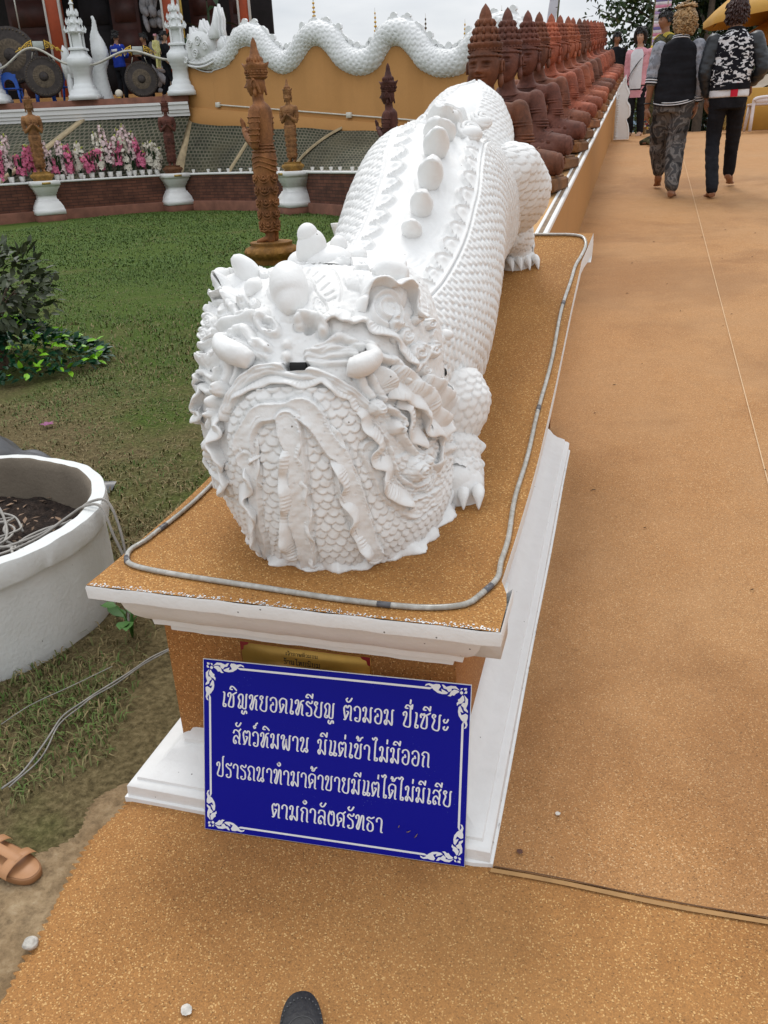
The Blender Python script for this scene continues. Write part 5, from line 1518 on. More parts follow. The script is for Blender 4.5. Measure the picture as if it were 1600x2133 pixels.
for k, (pts, lab) in enumerate((
        ([(.02, -.06, .24), (.20, .02, .25), (.34, .10, .285), (.455, .15, .352), (.52, .165, .392), (.575, .175, .385), (.62, .15, .27), (.655, .09, .13), (.69, .0, .035)], 'thin grey cable over the planter rim, dropping nearest the rope light'),
        ([(.05, -.12, .24), (.24, -.03, .255), (.36, .06, .29), (.45, .115, .35), (.515, .135, .388), (.572, .14, .382), (.615, .12, .28), (.68, .12, .12), (.78, .16, .0)], 'thin grey cable over the planter rim, running into the grass'),
        ([(-.2, .05, .25), (-.05, .14, .33), (.08, .19, .345), (.16, .15, .29), (.20, .07, .25), (.12, -.02, .24), (.0, -.10, .24)], 'thick bent grey cable arching above the planter soil'))):
    o = tag(MB().tube(cat_path(np.array(pts), n=90), .0048, n=8).build('cable', M['cable']), lab, 'cable')
    o.location = PC
mb = MB()
mb.ell((.30, -.24, .245), (.020, .013, .010), 12, 8, rot=(0, .3, .6))
mb.tube([(.31, -.235, .25), (.335, -.25, .262)], [.007, .004], n=8)
o = tag(mb.build('plastic_connector', flat('clear_plastic', (0.5, 0.53, 0.58), 0.2)), 'small clear plastic cable connector on the planter soil', 'connector')
o.location = PC
pts = np.array([(-1.203, -.047), (-1.19, .045), (-1.225, .20), (-1.215, .30), (-1.183, .39), (-1.14, .53), (-1.095, .62), (-.98, .80), (-.86, .92)])
for k in (0, 1):
    q = cat_path(pts + [.012 * k, .006 * k], n=120)
    q = np.c_[q + (.003 * np.sin(np.arange(len(q)) * .3 + k * 2))[:, None], np.full(len(q), .004)]
    tag(MB().tube(q, .0030 - .0008 * k, n=7).build('ground_cable', M['cable_grey']), 'grey cable crossing the grass beside the pedestal, %s' % ('the thicker strand on the planter side' if k == 0 else 'the thinner strand on the pedestal side'), 'cable')
q = cat_path(np.array([(-1.37, .16, .01), (-1.34, .25, .014), (-1.28, .36, .012), (-1.22, .47, .012)]), n=30)
tag(MB().tube(q, .0014, n=6).build('ground_cable', M['cable_grey']), 'hair-thin pale cable in the grass close to the planter foot', 'cable')

# crumpled plastic sheet behind the planter
M['sheet'] = flat('grey_plastic_sheet', (0.085, 0.088, 0.095), 0.35, 0.6, 4)
u, v = np.meshgrid(np.linspace(0, 1, 60), np.linspace(0, 1, 40), indexing='ij')
Ps = np.stack([-3.4 + 1.34 * u, 1.36 + .46 * v + .0 * u, .37 * np.sin(np.clip(u * .78 + .22, 0, 1) * math.pi) ** .8 * np.sin(np.clip(v * .85 + .15, 0, 1) * math.pi) ** .6], -1)
Ps[..., 2] += .05 * np.abs(vnoise(Ps, 2.6, 12)) + .022 * np.abs(vnoise(Ps, 7, 13))
Ps[..., 2] = np.maximum(Ps[..., 2] - .02, -.02)
tag(MB().grid(Ps).build('plastic_sheet', M['sheet']), 'crumpled dark grey plastic sheet lying behind the white planter', 'plastic sheet')

# shrub in a bark trunk, and a ring of artificial leaves round its foot
M['bark'] = flat('rough_bark', (0.10, 0.065, 0.045), 0.95, 0.5, 26, bmp=0.8, bscale=40)


def leaf_mat(name, lo, hi, rough=0.5):
    m, nt, b = newmat(name)
    oi = nt.nodes.new('ShaderNodeTexCoord')
    n = noise(nt, 6.0, 2, 0.6, vec=oi.outputs['Object'])
    r = ramp(nt, [(0.3, lo), (0.7, hi)], n.outputs['Fac'])
    nt.links.new(r.outputs['Color'], b.inputs['Base Color'])
    b.inputs['Roughness'].default_value = rough
    b.inputs['Specular IOR Level'].default_value = 0.3
    return m


def leaf(mb, c, d, n, L, W):
    """folded leaf of six faces"""
    d = unit(d)
    s = unit(np.cross(d, n))
    n = np.cross(s, d)
    q = [(0, 0, 0), (.3, .42, .05), (.65, .40, .04), (1, 0, -.08), (.65, -.40, .04), (.3, -.42, .05), (.33, 0, -.02), (.66, 0, -.02)]
    P = [c + d * L * a + s * W * b + n * L * e for a, b, e in q]
    mb.add(P, [(0, 6, 1), (6, 7, 2, 1), (7, 3, 2), (0, 5, 6), (5, 4, 7, 6), (4, 3, 7)])


M['leaf_dull'] = leaf_mat('dull_leaf', (0.022, 0.036, 0.016), (0.075, 0.09, 0.045))
M['leaf_dark'] = leaf_mat('artificial_leaf_dark', (0.006, 0.040, 0.016), (0.018, 0.085, 0.035), 0.4)
M['leaf_lime'] = leaf_mat('artificial_leaf_lime', (0.16, 0.40, 0.012), (0.26, 0.55, 0.03), 0.4)
shrub = thing('clipped_shrub', 'small dull green leafy shrub on a short trunk at the lawn edge', 'shrub', (-4.34, 3.80, 0))
mb = MB().tube(cat_path(np.array([(.02, 0, -.05), (.0, .02, .12), (.05, 0, .28), (.02, 0, .45)]), n=20), [.075, .06, .055, .05], n=12)
for k in range(9):
    t = k * .7
    mb.tube(cat_path(np.array([(.03, 0, .25 + .02 * k), (.14 * math.cos(t), .14 * math.sin(t), .42), (.3 * math.cos(t), .3 * math.sin(t), .56 + .03 * (k % 3))]), n=12), [.02, .012, .006], n=7)
mb.build('trunk', M['bark'], shrub)
mb = MB()
rs = np.random.RandomState(14)
for k in range(900):
    v = rs.normal(size=3)
    v /= np.linalg.norm(v)
    r = .44 * (.55 + .5 * rs.rand() ** .6) * (1 + .18 * math.sin(v[0] * 7 + v[2] * 5))
    c = v * r * [1.0, 1.0, .70] + [0.06, 0, .56]
    leaf(mb, c, v + rs.normal(size=3) * .6, v + [0, 0, .8] + rs.normal(size=3) * .4, rs.uniform(.06, .11), rs.uniform(.035, .055))
mb.build('foliage', M['leaf_dull'], shrub, smooth=False)
skirt = thing('artificial_leaf_skirt', 'mound of artificial dark and lime green leaves round the shrub foot', 'artificial leaves', (-4.22, 3.85, 0))
for nm, mt, cnt, lift in (('dark_leaves', 'leaf_dark', 1000, 0), ('lime_leaves', 'leaf_lime', 210, .04)):
    mb = MB()
    for k in range(cnt):
        t = rs.uniform(0, 6.28)
        r = .62 * rs.rand() ** .55
        h = .34 * max(0, 1 - r / .62) ** 1.1 + .015 + lift * rs.rand()
        c = np.array([r * math.cos(t) * 1.1, r * math.sin(t), h + rs.rand() * .03])
        leaf(mb, c, np.array([math.cos(t), math.sin(t), .15]) + rs.normal(size=3) * .45, np.array([math.cos(t) * .3, math.sin(t) * .3, 1]) + rs.normal(size=3) * .3, rs.uniform(.06, .10), rs.uniform(.035, .05))
    tag(mb.build(nm, M[mt], skirt, smooth=False), kind='stuff')

# young weed between planter and pedestal
M['weed'] = leaf_mat('weed_leaf', (0.025, 0.085, 0.012), (0.065, 0.17, 0.03))
for nm, c, sc_, lab, seed in (('weed', (-1.27, .66, 0), .85, 'broad leaved green weed between planter and pedestal', 1), ('weed', (-1.36, .86, 0), .75, 'small green weed behind the planter beside the drooping cable', 2)):
    w = thing(nm, lab, 'weed', c)
    mb, mb2 = MB(), MB()
    rs = np.random.RandomState(seed)
    for k in range(10):
        t = k * 2.4 + rs.rand()
        h = (.05 + .09 * rs.rand()) * sc_
        d = np.array([math.cos(t), math.sin(t), .2])
        b0 = np.array([.03 * math.cos(t), .03 * math.sin(t), h])
        mb2.tube([(0, 0, -.01), (b0[0] * .4, b0[1] * .4, h * .7), b0], [.003, .0025, .002], n=5)
        leaf(mb, b0, d, np.array([d[0] * -.2, d[1] * -.2, 1]), .085 * sc_ * rs.uniform(.7, 1.2), .055 * sc_)
    mb.build('leaves', M['weed'], w, smooth=False)
    mb2.build('stem', M['weed'], w)

# sandal at the left edge, shoe toe at the lower edge
M['tan'] = flat('tan_leather', (0.42, 0.205, 0.09), 0.5, 0.12, 12)
M['tan_dark'] = flat('tan_leather_edge', (0.27, 0.125, 0.05), 0.6, 0.12, 12)


def sole(mb, L, w_toe, w_heel, z0, z1, n=60, inset=0.0):
    t = np.linspace(0, 2 * math.pi, n, endpoint=False)
    x = (L / 2 - inset) * np.cos(t)
    f = (x / (L / 2) + 1) / 2
    w = (w_heel * (1 - f) + w_toe * f - .12 * w_heel * np.sin(f * math.pi)) / 2 - inset
    y = w * np.sign(np.sin(t)) * np.abs(np.sin(t)) ** .8
    P = np.stack([np.stack([x * q, y * q, np.full(n, z)], 1) for q, z in ((.97, z0), (1, z0 + .002), (1, z1 - .002), (.985, z1), (.5, z1 - .0005), (.01, z1 - .0005))], 0)
    return mb.grid(P, cv=True)


sandal = thing('sandal', 'tan leather slide sandal with a cut-out strap on the grass edge', 'sandal', (-1.05, -.232, -.008), math.radians(-14), None, .90)
sole(MB(), .25, .098, .075, .002, .020).build('sole', M['tan_dark'], sandal)
sole(MB(), .25, .098, .075, .0195, .0225, inset=.004).build('footbed', M['tan'], sandal)
mb = MB()
for yc, w, x0, x1 in ((.0, .030, .0, .075),):
    pass
tt2 = np.linspace(-1, 1, 24)
for (xa, xb, wa) in ((.045, .075, .030), (-.045, -.02, .028)):
    rows = []
    for e in (-1, -.9, .9, 1):
        rows.append(np.stack([np.full(24, (xa + xb) / 2) + e * wa / 2 + .012 * (1 - tt2 ** 2) * 0, tt2 * .047, .022 + .024 * np.sqrt(np.clip(1 - tt2 ** 2, 0, 1)) - (.002 if abs(e) == 1 else 0)], 1))
    mb.grid(np.stack(rows, 0))
rows = []
for yy_ in (-.012, -.010, .010, .012):
    xs_ = np.linspace(-.04, .07, 16)
    rows.append(np.stack([xs_, np.full(16, yy_), np.full(16, .0465 - (.002 if abs(yy_) > .011 else 0))], 1))
mb.grid(np.stack(rows, 0))
mb.build('strap', M['tan'], sandal)
M['rubber'] = flat('black_rubber', (0.018, 0.018, 0.020), 0.55, 0.25, 30, bmp=0.2, bscale=120)
shoe = thing('slipper', 'black rubber slipper whose rounded toe shows at the lower edge', 'slipper', (-.232, -.505, .003), math.radians(112))
sole(MB(), .27, .098, .08, .0, .024).build('sole', M['rubber'], shoe)
mb = MB()
t = np.linspace(-2.2, 2.2, 46)
for i in range(0, 46, 2):
    x, y = .068 + .052 * np.cos(t[i]), .036 * np.sin(t[i])
    mb.ell((x, y, .0245), (.0016, .0016, .0014), 6, 4)
mb.build('stitching', flat('grey_stitch', (0.10, 0.10, 0.10), 0.6), shoe)
mb = MB()
t = np.linspace(0, 6.28, 40)
mb.tube(np.stack([.062 + .024 * np.cos(t), .024 * np.sin(t), 0 * t + .0238], 1), .0011, n=6, cap=False)
# raised lettering in the ring
lt = {'A': [[(0, 0), (.5, 1), (1, 0)], [(.2, .4), (.8, .4)]], 'D': [[(0, 0), (0, 1), (.6, .9), (.9, .5), (.6, .1), (0, 0)]]}
for k, chx in enumerate('ADDA'):
    for s_ in lt[chx]:
        q = np.array([(.058 + yy_ * .009, .0135 - k * .0075 - xx_ * .0055, .0242) for xx_, yy_ in s_])
        mb.tube(q, .0007, n=5)
mb.build('emblem', flat('dark_emblem', (0.05, 0.05, 0.05), 0.5), shoe)

# small loose things on the paving
def pebble(name, c, r, mat, lab, cat, seed):
    mb = MB()
    mb.ell((0, 0, 0), r, 24, 14)
    V = mb.v[0]
    mb.v[0] = V * (1 + .16 * vnoise(V / max(r), .55, seed) + .06 * vnoise(V / max(r), 1.8, seed + 1))[:, None]
    o = tag(mb.build(name, mat), lab, cat)
    o.location = (c[0], c[1], c[2] + r[2] * .7)
    return o


M['stone'] = flat('pale_stone', (0.50, 0.47, 0.42), 0.9, 0.35, 60, bmp=0.6, bscale=120)
pebble('stone', (-.845, -.405, 0), (.016, .014, .010), M['stone'], 'pale grey stone lying near the broken paving edge', 'stone', 4)
M['paint_spot'] = flat('paint_spot', (0.52, 0.49, 0.44), 0.7, 0.3, 90)


def spot(name, c, r, lab, seed, n=22, mat=None):
    rs = np.random.RandomState(seed)
    a = np.arange(n) / n * 6.283
    q = [(c[0] + r * (0.75 + .5 * rs.rand()) * math.cos(t), c[1] + r * (0.75 + .5 * rs.rand()) * math.sin(t)) for t in a]
    zz = c[2] + .004
    mb = MB()
    mb.add([(x, y, zz) for x, y in q] + [(c[0], c[1], zz + .0004)], [(i, (i + 1) % n, n) for i in range(n)])
    tag(mb.build(name, mat or M['paint_spot'], smooth=False), lab, 'paint spot' if mat is None else 'stain')


spot('paint_spot', (-.478, -.452, .002), .011, 'chalky white paint spot on the paving near the slipper', 2)
spot('paint_spot', (.128, .163, K * .163 + .006), .006, 'tiny white paint spot on the ramp beside the pedestal', 3)
spot('stain', (.058, .045, K * .045 + .006), .007, 'small dark brown stain on the ramp by the pedestal corner', 5, mat=flat('brown_stain', (0.10, 0.04, 0.025), 0.8))
mb = MB()
mb.tube(cat_path(np.array([(-.02, -.03, .005), (-.005, -.008, .009), (.012, .02, .007)]), n=14), [.001, .0016, .001], n=5)
mb.tube(cat_path(np.array([(-.028, -.026, .005), (-.006, -.004, .010), (.012, .0, .012)]), n=14), [.0008, .0014, .0008], n=5)
mb.tube([(.0, .0, .006), (.014, -.006, .008)], [.0025, .0012], n=5)
o = tag(mb.build('dry_twig', flat('straw', (0.30, 0.20, 0.09), 0.9)), 'small dry grass twig lying on the foreground paving', 'twig')
o.location = (-.085, -.40, 0)
mb = MB()
for k in range(5):
    leaf(mb, np.array([0, 0, .01]), np.array([math.cos(k * 1.25), math.sin(k * 1.25), .3]), np.array([0, 0, 1.]), .045, .03)
o = tag(mb.build('fallen_blossom', flat('purple_petal', (0.24, 0.05, 0.16), 0.6), smooth=False), 'small purple blossom fallen on the dry lawn', 'blossom')
o.location = (-2.98, 2.55, 0)

# ------------------------------------------------------------------ grass blades (nobody could count them)
def blades():
    rs = np.random.RandomState(77)
    V, F, MI = [], [], []
    n = 0
    zones = [(-2.6, -.88, -.7, 1.6, 40000, .030, .0023), (-3.6, -.9, 1.2, 4.0, 26000, .034, .0034), (-8, -1.0, 4.0, 9.0, 42000, .034, .0048), (-13, -1.6, 9.0, 19.0, 60000, .042, .0085)]
    for x0, x1, y0, y1, cnt, h0, w0 in zones:
        x = rs.uniform(x0, x1, cnt)
        y = rs.uniform(y0, y1, cnt)
        pat = np.sin(x * 2.1 + 1.3 * np.sin(y * 1.7)) * np.sin(y * 2.4 + x) + .6 * np.sin(x * 7 + y * 3) * np.sin(y * 6.1 - x * 2)
        dry = np.clip(.55 - y * .13, -.5, .5)
        keep = (rs.rand(cnt) < np.clip(.62 + .45 * pat - dry * .5, .10, 1)) & ~((x > -.9) & (y > -.1)) & (np.hypot(x + 1.99, y - .69) > .56) & (x < -.93 + .35 * np.clip(-y - .1, -1, 0)) 
        keep &= ~((y < .15) & (x > -1.02 - .5 * np.clip(.15 - y, 0, .5)))
        x, y, pat = x[keep], y[keep], pat[keep]
        m = len(x)
        t = rs.uniform(0, 6.283, m)
        lean = rs.uniform(.4, 1.6, m)
        h = h0 * rs.uniform(.4, 1.25, m)
        w = w0 * rs.uniform(.6, 1.3, m)
        dx, dy = np.cos(t), np.sin(t)
        base = np.stack([x, y, np.full(m, -.022)], 1)
        mid = base + np.stack([dx * h * .35 * lean, dy * h * .35 * lean, h * .75], 1)
        tip = base + np.stack([dx * h * lean, dy * h * lean, h * (1.0 - .3 * lean)], 1)
        s = np.stack([-dy, dx, 0 * dx], 1) * w[:, None]
        P = np.stack([base - s, base + s, mid + s * .8, mid - s * .8, tip], 1)
        V.append(P.reshape(-1, 3))
        b = n + np.arange(m)[:, None] * 5
        F.append((b, m))
        r = rs.rand(m) + .34 * np.clip((.9 - y) / .6, 0, 1) + pat * .26 - np.clip(.62 - y * .12, -.50, .60)
        MI.append(np.where(r > .55, 0, np.where(r > .12, 1, 2)))
        n += m * 5
    V = np.concatenate(V)
    B = np.concatenate([f[0] for f in F])
    mi = np.concatenate(MI)
    me = bpy.data.meshes.new('grass')
    m = len(B)
    quads = B + np.array([[0, 1, 2, 3]])
    tris = B + np.array([[3, 2, 4]])
    idx = np.concatenate([quads.ravel(), tris.ravel()])
    me.vertices.add(len(V))
    me.vertices.foreach_set('co', V.astype(np.float32).ravel())
    me.loops.add(len(idx))
    me.loops.foreach_set('vertex_index', idx.astype(np.int32))
    me.polygons.add(2 * m)
    me.polygons.foreach_set('loop_start', np.concatenate([np.arange(m) * 4, 4 * m + np.arange(m) * 3]).astype(np.int32))
    me.update(calc_edges=True)
    me.validate()
    for nm, lo, hi in (('blade_green', (0.060, 0.108, 0.018), (0.11, 0.178, 0.038)), ('blade_olive', (0.095, 0.102, 0.030), (0.165, 0.165, 0.062)), ('blade_straw', (0.16, 0.12, 0.05), (0.30, 0.235, 0.115))):
        me.materials.append(leaf_mat(nm, lo, hi, 0.7))
    me.polygons.foreach_set('material_index', np.concatenate([mi, mi]).astype(np.int32))
    o = bpy.data.objects.new('grass', me)
    COL.objects.link(o)
    tag(o, 'short patchy green and straw coloured grass of the lawn', 'grass', kind='stuff')


blades()
# ================================================================== terracotta figures
def terracotta(name, c0, c1, c2, use_obj=True):
    m, nt, b = newmat(name)
    tc = nt.nodes.new('ShaderNodeTexCoord')
    oi = nt.nodes.new('ShaderNodeObjectInfo')
    ad = N(nt, 'ShaderNodeVectorMath', operation='ADD')
    nt.links.new(tc.outputs['Object'], ad.inputs[0])
    nt.links.new(oi.outputs['Location'], ad.inputs[1])
    n1 = noise(nt, 4.5, 6, 0.65, vec=ad.outputs[0])
    n2 = noise(nt, 45.0, 4, 0.65, vec=ad.outputs[0])
    r = ramp(nt, [(0.32, c0), (0.5, c1), (0.70, c2)], n1.outputs['Fac'])
    r2 = ramp(nt, [(0.3, (0.72, 0.70, 0.68)), (0.7, (1.12, 1.1, 1.08))], n2.outputs['Fac'])
    c = mixc(nt, 1.0, r.outputs['Color'], r2.outputs['Color'], 'MULTIPLY')
    if use_obj:
        c = mixc(nt, 1.0, c, oi.outputs['Color'], 'MULTIPLY')
    nt.links.new(c, b.inputs['Base Color'])
    b.inputs['Roughness'].default_value = 0.72
    b.inputs['Specular IOR Level'].default_value = 0.35
    bump(nt, b, n2.outputs['Fac'], 0.35, 0.006)
    return m


M['terra'] = terracotta('terracotta', (0.105, 0.042, 0.029), (0.21, 0.083, 0.054), (0.31, 0.128, 0.080))
M['terra_base'] = terracotta('terracotta_base', (0.11, 0.05, 0.018), (0.20, 0.090, 0.030), (0.30, 0.14, 0.045))


def face_head(mb, c, a, b, h, rz=0.0, nphi=120, nth=100, stern=0.0, tilt=0.0, smooth_face=1.25, jaw=.80):
    """head with a modelled face looking along -y: half width a, half depth b, half height h"""
    th = np.linspace(0.02, math.pi - .02, nth)
    ph = np.linspace(0, 2 * math.pi, nphi, endpoint=False)
    ph = ph + .55 * np.cos(ph)                     # closer columns across the face
    TH, PH = np.meshgrid(th, ph, indexing='ij')
    Z = -np.cos(TH)
    rad = np.sin(TH) ** .82
    wj = np.where(Z < 0, 1 - (1 - jaw) * np.clip(-Z, 0, 1) ** 1.3, 1.0)
    X = rad * np.cos(PH) * wj
    Y = rad * np.sin(PH)
    back = np.clip(Y, 0, 1)
    front = np.clip(-Y * 2.2, 0, 1)
    aX = np.abs(X)
    g = lambda v, s: np.exp(-(v / s) ** 2)
    nose = .23 * g(X, .12 + .05 * np.clip(-Z, 0, .3)) * np.clip((.20 - Z) / .40, 0, 1) * np.clip((Z + .30) / .07, 0, 1)
    nose += .08 * g(aX - .15, .08) * g(Z + .22, .07)
    d = nose - .13 * g(aX - .40, .20) * g(Z - .07, .13) + .085 * g(aX - .41, .17) * g(Z - .03, .060) + .055 * g(Z - .23 + .10 * (aX - .4) ** 2, .055) * g(aX - .40, .28)
    d += -.05 * g(aX - .41, .19) * g(Z + .035, .022)
    d += .085 * g(X, .22) * g(Z + .40, .045) + .095 * g(X, .18) * g(Z + .53, .050) - .07 * g(X, .24) * g(Z + .462, .020) + .06 * g(X, .22) * g(Z + .80, .12) + .05 * g(aX - .48, .2) * g(Z + .22, .2)
    Yn = Y - d * front * smooth_face
    P = np.stack([X * a, (Yn * b) * np.where(Y > 0, 1.0, .92), Z * h], -1)
    for s in (-1, 1):
        pass
    ca, sa = math.cos(tilt), math.sin(tilt)
    y2 = P[..., 1] * ca - P[..., 2] * sa
    z2 = P[..., 1] * sa + P[..., 2] * ca
    cz, sz_ = math.cos(rz), math.sin(rz)
    Q = np.stack([P[..., 0] * cz - y2 * sz_, P[..., 0] * sz_ + y2 * cz, z2], -1) + np.array(c)
    mb.grid(Q, cv=True)
    nv = nphi
    base = mb.n - nphi * nth
    mb.f.append(tuple(base + j for j in range(nphi - 1, -1, -1)))
    mb.f.append(tuple(base + (nth - 1) * nphi + j for j in range(nphi)))
    return mb


def ear(mb, c, s, L, rz=0.0):
    cz, sz_ = math.cos(rz), math.sin(rz)
    rot = lambda p: np.array([p[0] * cz - p[1] * sz_, p[0] * sz_ + p[1] * cz, p[2]])
    mb.ell(rot(np.array(c)), (L * .22, L * .36, L * .55), 12, 8, rot=(0, 0, rz))
    t = np.linspace(-.6, 3.9, 14)
    q = np.stack([np.full(14, c[0] + s * L * .2), c[1] + L * .32 * np.cos(t), c[2] + L * .5 * np.sin(t)], 1)
    mb.tube(np.array([rot(p) for p in q]), L * .10, n=6)


def limb(mb, pts, r, n=14):
    C = cat_path(np.array(pts, float), n=10 * len(pts))
    rr = pch(np.linspace(0, 1, len(C)), np.linspace(0, 1, len(r)), r)
    mb.tube(C, rr, n=n)
    mb.ell(C[0], (rr[0],) * 3, n, 8)
    mb.ell(C[-1], (rr[-1],) * 3, n, 8)


def torso(mb, secs, n=30, e=2.3):
    """secs: (cx,cy,z,halfwidth,halfdepth)"""
    secs = np.array(secs, float)
    zz = np.linspace(0, 1, 44)
    kk = np.linspace(0, 1, len(secs))
    S = np.stack([pch(zz, kk, secs[:, i]) for i in range(5)], 1)
    t = np.linspace(0, 2 * math.pi, n, endpoint=False)
    c, s = np.cos(t), np.sin(t)
    c = np.sign(c) * np.abs(c) ** (2 / e)
    s = np.sign(s) * np.abs(s) ** (2 / e)
    P = np.stack([S[:, 0:1] + S[:, 3:4] * c, S[:, 1:2] + S[:, 4:5] * s, np.broadcast_to(S[:, 2:3], (44, n))], -1)
    mb.grid(P, cv=True)
    b0 = mb.n - 44 * n
    mb.f.append(tuple(b0 + j for j in range(n - 1, -1, -1)))
    mb.f.append(tuple(b0 + 43 * n + j for j in range(n)))


def remesh(o, vox, smooth=2):
    m = o.modifiers.new('fuse', 'REMESH')
    m.mode = 'VOXEL'
    m.voxel_size = vox
    m.use_smooth_shade = True
    if smooth:
        s = o.modifiers.new('soften', 'SMOOTH')
        s.factor = 0.5
        s.iterations = smooth
    # bake so that copies share one mesh
    dg = bpy.context.evaluated_depsgraph_get()
    me = bpy.data.meshes.new_from_object(o.evaluated_get(dg))
    mats = list(o.data.materials)
    o.modifiers.clear()
    old = o.data
    o.data = me
    bpy.data.meshes.remove(old)
    if not me.materials:
        for mm in mats:
            me.materials.append(mm)
    me.polygons.foreach_set('use_smooth', np.ones(len(me.polygons), bool))
    return o


def ring(mb, c, rx, ry, r, n=40, amp=0.0, k=0, tiltx=0.0, m=7):
    t = np.linspace(0, 2 * math.pi, n, endpoint=False)
    q = np.stack([rx * np.cos(t), ry * np.sin(t), amp * np.sin(t * k) + tiltx * np.sin(t)], 1) + np.array(c)
    q = np.concatenate([q, q[:1]])
    mb.tube(q, r, n=m, cap=False)


def praying_hands(mb, c, s, fwd=(0, -1, 0), up=(0, -.25, 1)):
    """two palms pressed together, each with four fingers and a thumb"""
    fwd, up = unit(fwd), unit(up)
    lat = unit(np.cross(fwd, up))
    out = unit(np.cross(up, lat))
    for sd in (-1, 1):
        o = np.array(c) + lat * sd * s * .075
        for k, L in enumerate((.62, .72, .68, .54)):
            b = o + out * (k - 1.5) * s * .115
            mb.tube([b - up * s * .45, b + up * s * .05, b + up * s * L * .6, b + up * s * L], [s * .075, s * .072, s * .06, s * .035], n=8)
        tb = o - out * s * .24
        mb.tube([tb - up * s * .3, tb - out * s * .06 + up * s * .02, tb - out * s * .05 + up * s * .24], [s * .07, s * .065, s * .035], n=8)


def crown(mb, c, r, H, seed=0, spire=True, k=18):
    """tiered diadem: brim band, leaf points, and a tapering pinnacle"""
    c = np.array(c)
    n = 72
    t = np.linspace(0, 2 * math.pi, n, endpoint=False)
    prof = [(1.00, .0, 0), (1.06, .01, .012), (1.06, .045, .02), (1.00, .05, .01), (1.03, .09, .02), (1.10, .13, .03), (1.14, .17, .05), (1.10, .20, .06), (.96, .215, .0), (.86, .22, 0), (.84, .27, .03), (.90, .30, .06), (.84, .36, .06), (.72, .37, 0), (.69, .43, .03), (.75, .46, .06), (.68, .52, .06), (.55, .53, 0), (.53, .59, .03), (.57, .62, .06), (.52, .68, .05), (.40, .69, 0), (.40, .74, .02), (.36, .80, .0), (.24, .90, 0), (.02, 1.0, 0)]
    P = []
    for i, (q, z, a) in enumerate(prof):
        rr = r * q * (1 + a * np.abs(np.sin(t * k / 2 + i * .5)) - a * .5 + .012 * np.sin(t * 29 + i * 2))
        zz = H * (z + a * .25 * np.abs(np.sin(t * k / 2)))
        P.append(np.stack([rr * np.cos(t), rr * np.sin(t), zz], 1) + c)
    mb.grid(np.stack(P, 0), cv=True)
    for i in range(26):
        tt3 = i / 26 * 6.283
        mb.ell(c + np.array([r * 1.06 * math.cos(tt3), r * 1.06 * math.sin(tt3), H * .07]), (r * .07,) * 3, 7, 5)
    for zl, q, m_ in ((.27, .86, 10), (.42, .71, 9), (.58, .54, 8)):
        for i in range(m_):
            tt3 = (i + .25) / m_ * 6.283 - 1.57
            d = np.array([math.cos(tt3), math.sin(tt3), 0])
            p = c + d * r * q + np.array([0, 0, H * zl])
            mb.tube([p - [0, 0, H * .03], p + d * r * .08 + [0, 0, H * .03], p + d * r * .03 + [0, 0, H * .10]], [r * .11, r * .10, r * .012], n=7)


# ---- seated figure: cross-legged, hands pressed together ----------------------
seat0 = thing('seated_statue', 'first seated terracotta deity behind the white creature, brown crown and gilded knee', 'statue', (-.845, 4.965, .6 + K * 4.965))
mb = MB().box((0, 0, .042), (1.10, .46, .085), bev=.015)
mb.box((0, .0, .090), (1.04, .42, .02), bev=.006)
base0 = mb.build('plinth', M['terra_base'], seat0, auto=40)
mb = MB()
torso(mb, [(0, .05, .08, .20, .16), (0, .05, .16, .17, .13), (0, .04, .28, .152, .105), (0, .03, .41, .188, .118), (0, .03, .50, .238, .118), (0, .035, .555, .215, .09), (0, .03, .585, .085, .065), (0, .01, .65, .060, .060), (0, .0, .75, .055, .055)])
for s in (-1, 1):
    limb(mb, [(s * .15, .08, .18), (s * .33, -.02, .185), (s * .485, -.05, .175)], [.10, .096, .082])
    limb(mb, [(s * .47, -.06, .155), (s * .25, -.15, .14), (s * .02, -.16, .135)], [.065, .065, .05])
    limb(mb, [(s * .232, .03, .515), (s * .272, .01, .38), (s * .252, -.02, .245)], [.070, .064, .053])
    limb(mb, [(s * .252, -.02, .245), (s * .15, -.13, .305), (s * .035, -.18, .38)], [.052, .046, .034])
praying_hands(mb, (0, -.19, .43), .115)
body0 = remesh(mb.build('body', M['terra'], seat0), .0115, 1)
mb = MB()
face_head(mb, (0, -.03, .785), .108, .122, .144, jaw=.80, smooth_face=1.9)
for s in (-1, 1):
    ear(mb, (s * .104, .0, .78), s, .085)
    mb.tube([(s * .106, .0, .74), (s * .110, -.004, .69), (s * .106, -.004, .66)], [.018, .022, .010], n=8)
ring(mb, (0, -.014, .850), .108, .122, .009, amp=.003, k=24)
head0 = mb.build('head', M['terra'], seat0)
mb = MB()
crown(mb, (0, -.004, .868), .104, .29)
crown0 = mb.build('crown', M['terra'], seat0)
mb = MB()
for s in (-1, 1):
    for z, r in ((.44, .063), (.42, .063), (.36, .060), (.34, .059), (.32, .058)):
        ring(mb, (s * (.232 + (.515 - z) * .27), .03 - (.515 - z) * .12, z), r + .004, r + .004, .008, 26)
    for f in (.25, .45, .65):
        t = np.linspace(0, 6.283, 28)
        x = s * (.2 + .29 * f)
        mb.tube(np.stack([np.full(28, x), .04 - .09 * f + .100 * np.cos(t), .180 + .100 * np.sin(t)], 1), .006, n=6, cap=False)
    t = np.linspace(0, 9, 40)
    mb.tube(np.stack([s * (.565 + 0 * t), -.05 + .05 * (1 - t / 10) * np.cos(t), .172 + .05 * (1 - t / 10) * np.sin(t)], 1) - np.array([s * .0, 0, 0]), .006, n=6)
    mb.ell((s * .535, -.05, .172), (.036, .072, .072), 16, 10)
